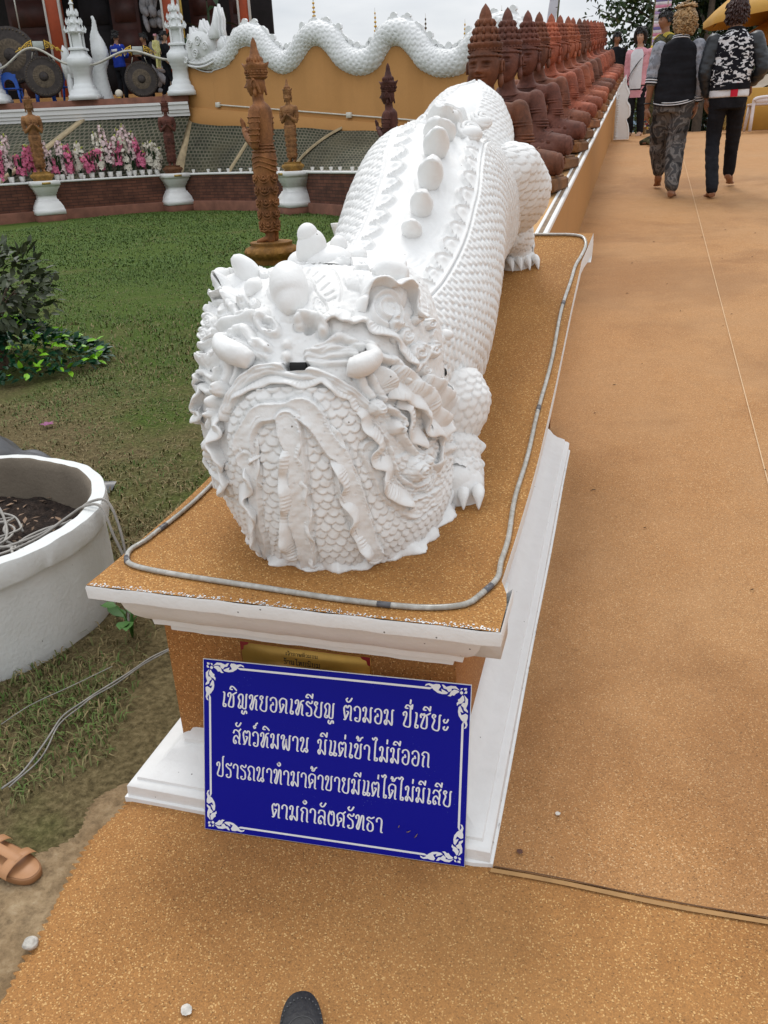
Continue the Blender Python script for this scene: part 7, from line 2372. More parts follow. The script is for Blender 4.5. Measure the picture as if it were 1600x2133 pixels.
for z0, r in ((3.42, .03), (3.50, .026)):
    mb.tube(np.array([npt(s0, z0 + .32 * (s0 - .9) ** 2, -.23) for s0 in np.linspace(.1, 1.4, 20)]), r, n=7)
nb(mb, 'head', M['naga_white'])
# ochre wall whose top follows the belly of the serpent
sx = np.linspace(-.02, 11.4, 200)
zt = np.interp(sx, NP[:, 0], NP[:, 1]) - .225
kz = np.clip(sx / 1.2, 0, 1)
zt = np.where(sx < 1.2, 3.66 - .38 * np.sin(kz * math.pi / 2), zt)
zb = 2.34 - .105 * sx
mb = MB()
front = [np.array([npt(s, z, -.12) for s, z in zip(sx, q)]) for q in (zb - .3, zt)]
mb.grid(np.stack(front + [np.array([npt(s, z, .2) for s, z in zip(sx, zt)])], 0))
mb.add([npt(-.02, 2.0, -.12), npt(-.02, zt[0], -.12), npt(-.02, zt[0], .2), npt(-.02, 2.0, .2)], [(0, 1, 2, 3)])
nb(mb, 'ochre_wall', M['ochre'], smooth=False)
mb = MB()
mb.grid(np.stack([np.array([npt(s, z, o_) for s, z in zip(sx, zb + dz)]) for o_, dz in ((-.12, .19), (-.19, .185), (-.19, -.2))], 0))
nb(mb, 'ledge', M['ochre'], smooth=False)
mb = MB().tube(np.array([npt(s, np.interp(s, sx, zt) + .004, -.125) for s in sx[2:]]), .014, n=6)
nb(mb, 'white_lip', M['naga_white'])
M['pvc'] = flat('white_pvc', (0.66, 0.63, 0.55), 0.4, 0.08, 10)
pipe = thing('conduit_pipe', 'white plastic conduit with junction boxes along the ochre wall', 'conduit', tuple(npt(1.34, 2.52, -.15)))
mb = MB().tube(np.array([npt(s, 2.60 - .1045 * (s - .6) - .02, -.145) for s in np.linspace(1.3, 9.5, 30)]), .017, n=8)
mb.v = [v - np.array(pipe.location) for v in mb.v]
mb.build('pipe', M['pvc'], pipe)
for s in (1.3, 5.76, 9.0):
    mb = MB().box(npt(s, 2.58 - .1045 * (s - .6), -.155), (.15, .07, .12), rz=math.atan2(nd[1], nd[0]), bev=.01)
    mb.v = [v - np.array(pipe.location) for v in mb.v]
    mb.build('junction_box', M['pvc'], pipe, smooth=False)

# ------------------------------------------------------------------ temple terrace front and temple
tu = np.array([-.962, -.2724])
tw = np.array([-.2724, .962])
tpt = lambda u, d, z: np.array([*(PA + tu * (u - 5.36) + tw * d), z])
TR = math.atan2(-tu[1], -tu[0])
M['red_paint'] = flat('temple_red', (0.42, 0.075, 0.026), 0.6, 0.2, 3)
M['red_kerb'] = flat('red_brown_kerb', (0.19, 0.075, 0.045), 0.8, 0.3, 4)
M['dark_wood'] = flat('dark_red_wood', (0.055, 0.016, 0.012), 0.6, 0.4, 3)
M['interior'] = flat('interior_shade_black', (0.012, 0.010, 0.012), 0.9, 0.4, 3)  # near black puts the hall's inner shade into the colour
plat = thing('temple_platform', 'raised temple terrace edge with white moulded cornice and red brown kerb', 'platform', tuple(tpt(5.36, 0, 2.3)))
TO = np.array(plat.location)


def tb(mb, name, mat, parent, org, **kw):
    mb.v = [v - org for v in mb.v]
    return mb.build(name, mat, parent, **kw)


us = np.linspace(5.34, 15, 30)
mb = MB().grid(np.stack([np.array([tpt(u, d, z) for u in us]) for d, z in ((-.10, 2.30), (-.10, 2.36), (-.14, 2.38), (-.14, 2.44), (-.18, 2.46), (-.18, 2.56), (-.22, 2.58), (-.22, 2.64), (-.05, 2.645))], 0))
tb(mb, 'cornice', M['white'], plat, TO, auto=35)
mb = MB().grid(np.stack([np.array([tpt(u, d, z) for u in us]) for d, z in ((-.06, 2.64), (-.06, 2.80), (.12, 2.805), (.12, 2.77), (9, 2.77))], 0))
tb(mb, 'kerb', M['red_kerb'], plat, TO, smooth=False)
mb = MB().grid(np.stack([np.array([tpt(u, d, z) for u in us]) for d, z in ((2.2, 2.7), (2.2, 3.02), (4.6, 3.03))], 0))
tb(mb, 'ochre_step', M['ochre'], plat, TO, smooth=False)

temple = thing('temple_hall', 'red temple hall with white edged pillars, dark doors and deep shade', 'temple', tuple(tpt(7, 3.6, 3.0)))
TH_ = np.array(temple.location)


def tbox(mb, u0, u1, d0, d1, z0, z1):
    c = tpt((u0 + u1) / 2, (d0 + d1) / 2, (z0 + z1) / 2)
    return mb.box(c, (abs(u1 - u0), abs(d1 - d0), z1 - z0), rz=TR)


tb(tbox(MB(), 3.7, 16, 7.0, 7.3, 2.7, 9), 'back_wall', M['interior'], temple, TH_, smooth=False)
mb = MB()
tbox(mb, 3.3, 16.4, 1.8, 8.5, 8.4, 8.7)
tb(mb, 'roof', M['dark_wood'], temple, TH_, smooth=False)  # unseen roof slab, added to shade the hall
M['edge_white'] = flat('white_pillar_edge', (0.62, 0.60, 0.56), 0.6, 0.1, 10)
for u0, u1 in ((9.44, 9.82), (5.97, 6.42), (3.92, 4.20), (11.6, 12.0)):
    o = tb(tbox(MB(), u0, u1, 3.0, 3.4, 2.9, 8.4), 'pillar', M['red_paint'], temple, TH_, smooth=False)
    for q in (u0 - .05, u1 - .01):
        mb = tbox(MB(), q, q + .06, 2.985, 3.1, 2.9, 8.4)
        tb(mb, 'white_edge', M['edge_white'], o, TH_, smooth=False)
for u0, u1, dd, nm, mt in ((8.35, 9.35, 4.6, 'door_panel', 'interior'), (7.45, 8.30, 4.3, 'door_panel', 'dark_wood'), (4.95, 5.75, 3.6, 'door_panel', 'dark_wood'), (4.22, 4.56, 3.6, 'door_panel', 'dark_wood'), (10.0, 11.5, 4.4, 'door_panel', 'dark_wood')):  # the interior-black panel stands in for a dark opening
    mb = tbox(MB(), u0, u1, dd, dd + .1, 3.0, 7.4)
    for z in (3.3, 4.2, 5.1, 6.0):
        tbox(mb, u0 + .1, u1 - .1, dd - .04, dd, z, z + .7)
    tb(mb, nm, M[mt], temple, TH_, smooth=False)
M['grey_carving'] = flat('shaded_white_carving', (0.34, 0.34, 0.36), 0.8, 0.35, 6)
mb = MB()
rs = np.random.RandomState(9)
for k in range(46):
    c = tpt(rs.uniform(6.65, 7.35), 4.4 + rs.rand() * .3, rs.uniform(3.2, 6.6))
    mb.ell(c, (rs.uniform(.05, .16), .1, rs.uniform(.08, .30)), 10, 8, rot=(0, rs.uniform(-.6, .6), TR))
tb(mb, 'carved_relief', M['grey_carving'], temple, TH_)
mb = tbox(MB(), 5.86, 5.95, 3.02, 3.06, 3.0, 8.0)
tbox(mb, 8.98, 9.02, 2.9, 2.96, 3.0, 8.0)
tb(mb, 'gold_strip', flat('gold_strip', (0.55, 0.38, 0.08), 0.4, 0.3, 8, metal=0.3), temple, TH_, smooth=False)

# white lantern posts
M['post_white'] = plaster('post_white', (0.78, 0.80, 0.80), pits=False, amt=0.15, bs=0.1)
M['gold'] = flat('gilded', (0.62, 0.40, 0.07), 0.35, 0.25, 20, metal=0.6)


def lantern_post(loc, lab):
    o = thing('lantern_post', lab, 'post', loc, TR, 'white lantern posts on the temple terrace')
    MB().lathe([(.36, 0), (.36, .10), (.33, .12), (.32, .20), (.24, .26), (.235, .33), (.215, .35), (.20, .40), (.19, .62), (.21, .65), (.21, .70), (.235, .73), (.235, .78), (.27, .82), (.27, .98), (.235, 1.02), (.18, 1.10), (.17, 1.18)], n=4).build('shaft', M['post_white'], o, smooth=False)
    mb = MB().lathe([(.21, 1.18), (.21, 1.22), (.18, 1.24)], n=4)
    for x in (-1, 1):
        for y in (-1, 1):
            mb.box((x * .13, y * .13, 1.40), (.045, .045, .34))
    mb.lathe([(.10, 1.24), (.10, 1.56)], n=4)
    mb.lathe([(.20, 1.56), (.235, 1.60), (.20, 1.64), (.15, 1.68), (.14, 1.78), (.18, 1.80), (.13, 1.86), (.09, 1.90), (.085, 1.98), (.12, 2.0), (.08, 2.05), (.045, 2.10), (.04, 2.22), (.07, 2.24), (.03, 2.30), (.012, 2.50)], n=12)
    for z, r in ((1.62, .23), (1.80, .17), (2.0, .11)):
        for k in range(8):
            a = k / 8 * 6.283 + .39
            mb.tube([(r * math.cos(a), r * math.sin(a), z - .03), (r * 1.15 * math.cos(a), r * 1.15 * math.sin(a), z + .05), (r * 1.05 * math.cos(a), r * 1.05 * math.sin(a), z + .13)], [.035, .028, .004], n=6)
    mb.build('lantern', M['post_white'], o, auto=50)
    MB().tube([(0, 0, 2.45), (0, 0, 2.62), (0, 0, 2.78)], [.02, .028, .003], n=8).build('gilded_tip', M['gold'], o)
    return o


lantern_post(tuple(tpt(8.13, .10, 2.80)), 'white lantern post between the two rails with gongs')
lantern_post(tuple(tpt(5.48, .10, 2.80)), 'white lantern post beside the serpent head')
lantern_post(tuple(tpt(10.62, .10, 2.80)), 'white lantern post cut by the left picture edge')
M['rail'] = flat('pale_steel_rail', (0.52, 0.50, 0.44), 0.35, 0.15, 10, metal=0.4)
for u0, u1, zm, lab in ((8.35, 10.40, 4.10, 'pale curved rail arching over the left gong'), (5.68, 7.92, 3.93, 'pale curved rail arching over the right gong')):
    uu = np.linspace(u0, u1, 40)
    k = (uu - u0) / (u1 - u0)
    z = 3.66 + (zm - 3.66) * (.5 - .5 * np.cos(k * 2 * math.pi)) - .04 * k
    q = np.array([tpt(a, .06, b_) for a, b_ in zip(uu, z)])
    o = tag(MB().tube(q - q[0], .032, n=8).build('curved_rail', M['rail']), lab, 'rail', 'curved rails on the temple terrace')
    o.location = tuple(q[0])


def gong(u, d, z, r, rz, lab, orn=True, tilt=-.12):
    o = thing('gong', lab, 'gong', tuple(tpt(u, d, z)), TR + rz, 'bronze gongs on the temple terrace')
    M.setdefault('gong_a', flat('dark_bronze', (0.045, 0.036, 0.032), 0.5, 0.4, 9, metal=0.5))
    M.setdefault('gong_b', flat('worn_bronze', (0.10, 0.075, 0.05), 0.5, 0.4, 14, metal=0.5))
    n = 72
    t = np.linspace(0, 2 * math.pi, n, endpoint=False)
    pr = [(1.0, .16, 0), (1.0, .02, 0), (.985, .0, 0), (.90, -.005, .012), (.80, .0, 0), (.66, -.015, .0), (.56, -.018, 0), (.50, -.03, .02), (.42, -.034, .022), (.32, -.03, 0), (.24, -.04, 0), (.21, -.09, 0), (.15, -.12, 0), (.02, -.128, 0)]
    P = np.stack([np.stack([r * q * np.cos(t), r * (y + a * np.sin(t * 24)), r * q * np.sin(t)], 1) for q, y, a in pr], 0)
    c, s = math.cos(tilt), math.sin(tilt)
    rt = lambda Q: np.stack([Q[..., 0], Q[..., 1] * c - Q[..., 2] * s, Q[..., 1] * s + Q[..., 2] * c], -1)
    MB().grid(rt(P[:7]), cv=True).build('rim', M['gong_a'], o)
    mb = MB().grid(rt(P[6:11]), cv=True)
    for k in range(44):
        a = k / 44 * 6.283
        mb.ell(rt(np.array([r * .89 * math.cos(a), -.012 * r, r * .89 * math.sin(a)])), (.045 * r, .02 * r, .03 * r), 7, 5, rot=(0, -a, 0))
    mb.build('chased_band', M['gong_b'], o)
    MB().grid(rt(P[10:]), cv=True).build('boss', M['gong_a'], o)
    if orn:
        for sd in (-1, 1):
            mb = MB()
            for k, (x, zz, rr) in enumerate(((.22, .02, .075), (.34, -.02, .06), (.46, -.06, .045))):
                a = np.linspace(0, 9, 30)
                q = rr * (1 - a / 10.5)
                mb.tube(np.stack([sd * (x + q * np.cos(a)), 0 * a, r + .20 + zz + q * np.sin(a)], 1), .014, n=6)
            mb.tube([(sd * .17, 0, r + .12), (sd * .17, 0, r + .36)], [.018, .012], n=6)
            mb.tube(cat_path(np.array([(sd * .17, 0, r + .34), (sd * .30, 0, r + .28), (sd * .44, 0, r + .16), (sd * .60, 0, r + .08)]), n=20), .014, n=6)
            mb.build('gilded_scroll', M['gold'], o)
        MB().box((0, -.01, r + .235), (.27, .03, .19), bev=.006).build('name_plate', flat('grey_plate', (0.42, 0.45, 0.42), 0.5), o, smooth=False)
        for sd in (-1, 1):
            MB().tube([(sd * r * .45, .02, r * .86), (sd * r * .35, .0, r + .08)], .010, n=5).build('cord', M['rail'], o)
    else:
        for sd in (-1, 1):
            MB().tube([(sd * r * .5, .1, r * .8), (sd * r * .5, .1, r + 1.2)], .02, n=5).build('cord', M['rail'], o)
    return o


gong(9.22, .22, 3.42, .50, .30, 'bronze gong hung under the left rail beside the blue chairs')
gong(6.60, .22, 3.25, .44, .30, 'bronze gong hung under the right rail before the visitors')
gong(10.35, 1.1, 4.05, .72, .25, 'largest dark gong hanging behind the left rail', orn=False)

# scaled serpent neck standing on the terrace, and a white flame ornament
sn = thing('serpent_neck', 'upright white scaled serpent with a flame tip behind the lantern post', 'statue', tuple(tpt(7.85, .75, 2.78)), TR)
P, Nn, s_, th, A, _, _ = loft([(-.02, 0, 0), (-.06, 0, .35), (-.02, 0, .75), (.08, 0, 1.05), (.06, 0, 1.35), (.02, 0, 1.6), (.05, 0, 1.9), (.02, 0, 2.05)], [.27, .25, .20, .17, .20, .15, .05, .005], [.24, .22, .18, .15, .18, .10, .04, .005], .03, 50, up=(0, -1, 0))
TH = np.broadcast_to(th[None], P.shape[:2])
SV = np.broadcast_to(s_[:, None], P.shape[:2])
MB().grid(P + Nn * scale_relief(TH * .2, SV, .11, .08, .035, .1)[..., None], cv=True).build('neck', M['post_white'], sn)
fo = thing('flame_ornament', 'white rounded flame ornament left of the lantern post top', 'ornament', tuple(tpt(8.62, .5, 3.55)), TR)
mb = MB()
for x, z, r, h in ((0, .25, .13, .36), (.12, .12, .15, .22), (-.05, .1, .13, .25)):
    mb.tube([(x, 0, z - .3), (x, 0, z), (x - .02, 0, z + h * .6), (x - .05, 0, z + h)], [r * .7, r, r * .8, .01], n=14)
mb.build('flame', M['post_white'], fo)
MB().lathe([(.16, -.80), (.16, -.72), (.10, -.68), (.10, -.08)], n=12).build('stand', M['post_white'], fo)

# stools, globe lamp
M['blue_plastic'] = flat('blue_plastic', (0.012, 0.10, 0.50), 0.35, 0.1, 5)


def stool(loc, rz, lab):
    o = thing('plastic_chair', lab, 'chair', loc, rz, 'blue plastic chairs on the temple terrace')
    mb = MB()
    t = np.linspace(0, math.pi, 22)
    pts = np.stack([.24 * np.cos(t), 0 * t + .20, .38 + .42 * np.sin(t) ** .7], 1)
    pts = np.concatenate([[(.24, .20, .40)], pts, [(-.24, .20, .40)]])
    inner = pts * [.62, 1, 1] + [0, 0, -.02]
    inner[:, 2] = .40 + (inner[:, 2] - .40) * .60
    mb.grid(np.stack([pts + [0, .02, 0], pts - [0, .02, 0], inner - [0, .02, 0], inner + [0, .02, 0], pts + [0, .02, 0]], 0))
    mb.box((0, .19, .70), (.40, .03, .10), bev=.01)
    mb.build('backrest', M['blue_plastic'], o, auto=40)
    MB().box((0, 0, .405), (.46, .44, .035), bev=.012).build('seat', M['blue_plastic'], o, smooth=False)
    for x in (-1, 1):
        for y in (-1, 1):
            MB().tube([(x * .19, y * .18, .40), (x * .23, y * .21, 0)], [.035, .028], n=8).build('leg', M['blue_plastic'], o)


stool(tuple(tpt(8.70, .9, 2.775)), TR + 2.9, 'blue plastic chair beside the lantern post, the one fully seen')
stool(tuple(tpt(9.45, .7, 2.775)), TR + 3.6, 'blue plastic chair half hidden below the left gong')
stool(tuple(tpt(10.3, .6, 2.775)), TR + 3.3, 'blue plastic chair at the left picture edge')
gl = thing('globe_lamp', 'round white globe lamp on the terrace kerb', 'lamp', tuple(tpt(7.22, .05, 2.80)))
MB().ell((0, 0, .12), (.10, .10, .10), 20, 14).build('globe', flat('opal_glass', (0.68, 0.62, 0.52), 0.3), gl)
MB().lathe([(.05, 0), (.06, .03)], n=14).build('base', M['gold'], gl)

# potted banana-like plant by the serpent head
bp = thing('broad_leaf_plant', 'dark broad leaved plant growing behind the serpent head', 'plant', tuple(tpt(4.95, 1.8, 2.77)))
mb, mb2 = MB(), MB()
for k, (a, h, L) in enumerate(((.2, 1.7, 1.0), (3.3, 1.75, 1.1), (1.5, 2.2, .9), (4.4, 1.4, .9), (2.6, 1.3, .8), (5.5, 2.4, .8), (0.7, 1.2, .8))):
    d = np.array([math.cos(a), math.sin(a)])
    mb2.tube(cat_path(np.array([(0, 0, 0), (*(d * .06), h * .6), (*(d * .16), h)]), n=10), [.03, .02, .014], n=7)
    C = cat_path(np.array([(*(d * .16), h), (*(d * (.16 + L * .4)), h + .16), (*(d * (.16 + L * .8)), h + .02), (*(d * (.16 + L)), h - .22)]), n=20)
    w = .13 * np.sin(np.linspace(.1, math.pi - .02, len(C))) ** .7
    s = np.array([-d[1], d[0], 0])
    mb.grid(np.stack([C + s * w[:, None] + np.array([0, 0, .03]), C, C - s * w[:, None] + np.array([0, 0, .03])], 0))
mb.build('leaves', M['strap_leaf'], bp)
mb2.build('stem', M['strap_leaf'], bp)

# thin golden spires far behind the balustrade
for i, (x, top, lab) in enumerate(((-14.6, 7.9, 'tallest golden tiered spire behind the serpent balustrade, leftmost'), (-11.7, 6.95, 'second tallest golden spire behind the balustrade'), (-9.38, 6.55, 'small dark tipped spire between the second and the fourth'), (-7.61, 6.22, 'thin golden spire, fourth from the left'), (-6.0, 6.6, 'small ringed spire tip beside the seated deities'))):
    o = thing('golden_spire', lab, 'spire', (x, 40, 1.3), group='tiered spires behind the balustrade')
    h = top - 1.3
    MB().tube([(0, 0, 0), (0, 0, h * .9), (0, 0, h)], [.05, .022, .006], n=7).build('pole', M['rail'], o)
    mb = MB()
    for k in range(9):
        z = h - .18 - k * .17
        mb.lathe([(.015, z), (.035 + .011 * k, z - .02), (.03 + .011 * k, z - .085), (.015, z - .09)], n=12)
    mb.build('tier', M['gold'] if i < 2 or i == 3 else M['gong_b'], o)
# ================================================================== people
def skin_mat(name, c):
    m, nt, b = newmat(name)
    n = noise(nt, 14, 4, 0.6)
    r = ramp(nt, [(0.3, tuple(x * .86 for x in c)), (0.7, tuple(min(1, x * 1.1) for x in c))], n.outputs['Fac'])
    nt.links.new(r.outputs['Color'], b.inputs['Base Color'])
    b.inputs['Roughness'].default_value = 0.5
    b.inputs['Subsurface Weight'].default_value = 0.06
    b.inputs['Subsurface Radius'].default_value = (0.02, 0.008, 0.004)
    return m


def cloth_mat(name, stops, scale, detail=3, rough=0.9, stretch=(1, 1, 1), bscale=220, bmp=0.25):
    m, nt, b = newmat(name)
    tc = nt.nodes.new('ShaderNodeTexCoord')
    mp = nt.nodes.new('ShaderNodeMapping')
    mp.inputs['Scale'].default_value = stretch
    nt.links.new(tc.outputs['Object'], mp.inputs['Vector'])
    n = noise(nt, scale, detail, 0.55, vec=mp.outputs['Vector'])
    n.inputs['Distortion'].default_value = 0.6
    r = ramp(nt, stops, n.outputs['Fac'])
    r.color_ramp.interpolation = 'CONSTANT' if len(stops) > 2 else 'LINEAR'
    nt.links.new(r.outputs['Color'], b.inputs['Base Color'])
    b.inputs['Roughness'].default_value = rough
    b.inputs['Specular IOR Level'].default_value = 0.2
    n2 = noise(nt, bscale, 2, 0.5, vec=tc.outputs['Object'])
    n3 = noise(nt, 9, 3, 0.6, vec=tc.outputs['Object'])
    bp = bump(nt, b, n2.outputs['Fac'], bmp, 0.002)
    bump(nt, b, n3.outputs['Fac'], 0.5, 0.02, bp)
    return m


M['skin_tan'] = skin_mat('tan_skin', (0.27, 0.125, 0.068))
M['skin_fair'] = skin_mat('fair_skin', (0.46, 0.27, 0.18))
M['black_knit'] = cloth_mat('black_knit', [(0.3, (0.006, 0.006, 0.008)), (0.7, (0.016, 0.016, 0.020))], 6)
M['grey_sleeve'] = cloth_mat('grey_marl', [(0.3, (0.20, 0.21, 0.24)), (0.45, (0.30, 0.31, 0.35)), (0.62, (0.24, 0.25, 0.28))], 16)
M['camo'] = cloth_mat('grey_camouflage', [(0.0, (0.030, 0.028, 0.028)), (0.42, (0.085, 0.075, 0.070)), (0.50, (0.16, 0.145, 0.135)), (0.57, (0.060, 0.056, 0.056)), (0.66, (0.11, 0.10, 0.095))], 9, 2, stretch=(1, 1, .8))
M['jeans'] = cloth_mat('black_jeans', [(0.3, (0.006, 0.006, 0.008)), (0.7, (0.015, 0.015, 0.019))], 8)
M['splash'] = cloth_mat('splashed_black_white', [(0.0, (0.008, 0.008, 0.012)), (0.545, (0.62, 0.62, 0.64)), (0.70, (0.008, 0.008, 0.012))], 22, 2, stretch=(.72, .72, 1.25))
M['leather'] = flat('black_leather', (0.018, 0.021, 0.026), 0.42, 0.2, 10)
M['shirt_white'] = cloth_mat('white_cotton', [(0.3, (0.60, 0.60, 0.63)), (0.7, (0.72, 0.72, 0.74))], 6)
M['red_cloth'] = cloth_mat('red_cotton', [(0.3, (0.50, 0.015, 0.035)), (0.7, (0.58, 0.025, 0.05))], 6)
M['pink_knit'] = cloth_mat('pink_knit', [(0.3, (0.58, 0.26, 0.30)), (0.7, (0.70, 0.36, 0.40))], 8)
M['olive_camo'] = cloth_mat('olive_camouflage', [(0.0, (0.030, 0.032, 0.018)), (0.45, (0.09, 0.085, 0.045)), (0.55, (0.05, 0.06, 0.03)), (0.65, (0.13, 0.115, 0.07))], 9, 2)
M['hair_black'] = flat('black_hair', (0.008, 0.007, 0.007), 0.5, 0.4, 30)
M['hair_brown'] = flat('red_brown_hair', (0.040, 0.014, 0.010), 0.5, 0.5, 30)
M['hair_blond'] = flat('bleached_curls', (0.33, 0.20, 0.085), 0.5, 0.65, 26)
M['yellow_stripe'] = flat('yellow_stripe', (0.55, 0.42, 0.05), 0.6)


def hand(mb, w, d, n, s, side, curl=.5):
    """palm, four unequal bent fingers and a thumb from the palm's side. w wrist, d direction, n palm normal, s length"""
    d, n = unit(d), unit(n)
    l = unit(np.cross(d, n)) * side
    mb.ell(np.array(w) + d * s * .28, (s * .14, s * .14, s * .14), 12, 8)
    for k in range(4):
        b0 = np.array(w) + d * s * .18 + l * s * (.14 - .095 * k) * .6
        b1 = np.array(w) + d * s * .50 + l * s * (.165 - .105 * k)
        L = s * (.40, .47, .43, .33)[k]
        mb.tube([b0, b1], [s * .10, s * .078], n=8)
        p1 = b1 + unit(d + n * curl * .5) * L * .48
        p2 = p1 + unit(d + n * curl * 1.3) * L * .32
        p3 = p2 + unit(d + n * curl * 2.2) * L * .24
        mb.tube([b1, p1, p2, p3], [s * .066, s * .062, s * .055, s * .035], n=8)
    t0 = np.array(w) + d * s * .18 + l * s * .12
    t1 = t0 + unit(d * .7 + l * .9 + n * .3) * s * .24
    t2 = t1 + unit(d * 1.0 + l * .25 + n * .4) * s * .20
    mb.tube([t0, t1, t2, t2 + d * s * .08], [s * .085, s * .075, s * .06, s * .03], n=8)


def foot(mb, a, d, L=.25, side=1, heel=0.0):
    """bare foot: a ankle, d direction; heel lifts the heel about the ball"""
    d = unit([d[0], d[1], 0])
    l = np.array([-d[1], d[0], 0]) * -side
    g = a[2] - .075 - heel
    hp = np.array([a[0], a[1], 0]) - d * .05
    mb.tube(cat_path(np.array([hp + [0, 0, g + .035 + heel], np.array([a[0], a[1], g + .055 + heel]) + d * .02, np.array([a[0], a[1], g + .040 + heel * .5]) + d * .09, np.array([a[0], a[1], g + .022]) + d * .15]), n=16), [.034, .040, .040, .030], n=12, flat=.85)
    for k in range(5):
        o = np.array([a[0], a[1], g + .018]) + d * .125 + l * (-.03 + .0155 * k)
        mb.tube([o, o + d * (.068 - .008 * k), o + d * (.080 - .009 * k)], [.016 - .0015 * k, .0135 - .0012 * k, .006], n=7)


def hair_cap(mb, c, a, b, h, rz, seed, lumps=90, r=.022, low=-.25, facecut=-.30, curl=0.0):
    rs = np.random.RandomState(seed)
    c = np.array(c)
    cz, sz_ = math.cos(rz), math.sin(rz)
    R2 = lambda p: np.array([p[0] * cz - p[1] * sz_, p[0] * sz_ + p[1] * cz, p[2]])
    t = np.linspace(0, math.pi * .60, 16)
    p_ = np.linspace(0, 2 * math.pi, 40, endpoint=False)
    P = np.zeros((16, 40, 3))
    for i, th in enumerate(t):
        for j, ph in enumerate(p_):
            y = math.sin(th) * math.sin(ph)
            thh = th if y > facecut else th * .74
            v = np.array([a * math.sin(thh) * math.cos(ph), b * math.sin(thh) * math.sin(ph) + b * .06, h * math.cos(thh)]) * 1.07
            P[i, j] = R2(v)
    P = P + .006 * vnoise(P, 9, seed)[..., None] * unit([.3, .2, 1]) + c
    mb.grid(P, cv=True)
    for k in range(lumps):
        v = rs.normal(size=3)
        v /= np.linalg.norm(v)
        if v[2] < low or (v[1] < facecut and v[2] < .45):
            continue
        q = c + R2(np.array([v[0] * a, v[1] * b + b * .06, v[2] * h]) * 1.07)
        dn = R2(np.array([v[0] * .3 + rs.normal() * .3, v[1] * .3 + rs.normal() * .3, -1 + .4 * rs.rand()]))
        if v[2] > .75:
            dn = R2(np.array([v[0] + rs.normal() * .4, v[1] + rs.normal() * .4, .05]))
        dn = unit(dn)
        L = r * rs.uniform(1.6, 3.2)
        o = unit(q - c)
        s = unit(np.cross(dn, o))
        tt5 = np.linspace(0, 1, 7)
        path = q + dn * L * tt5[:, None] + o * (r * .3 * np.sin(tt5 * 3.14))[:, None] + s * (curl * r * np.sin(tt5 * 7 + rs.rand() * 6))[:, None]
        mb.tube(path, np.array([.25, .5, .55, .5, .42, .3, .05]) * r, n=6)


def part(mb, name, mat, root, vox=None, sm=1, off=(0, 0, 0)):
    o = mb.build(name, mat, root)
    if vox:
        remesh(o, vox, sm)
    return o


def folds(o, amp, freq, seed):
    """push a garment into soft folds"""
    me = o.data
    n = len(me.vertices)
    co = np.zeros(n * 3, np.float32)
    no = np.zeros(n * 3, np.float32)
    me.vertices.foreach_get('co', co)
    me.vertex_normals.foreach_get('vector', no)
    co, no = co.reshape(-1, 3), no.reshape(-1, 3)
    w = vnoise(co * np.array([1, 1, 1.6]), freq, seed) + .5 * vnoise(co * np.array([.6, .6, 2.4]), freq * 2.2, seed + 1)
    co = co + no * (amp * w)[:, None]
    me.vertices.foreach_set('co', co.astype(np.float32).ravel())
    me.update()


def legs(mb, H, Kn, A, r=(.092, .070, .050), n=18):
    for h, k, a in zip(H, Kn, A):
        limb(mb, [h, k, a], r, n)


def walker(name, lab, origin, gz, LH, spec):
    root = thing(name, lab, 'person', origin)
    return root


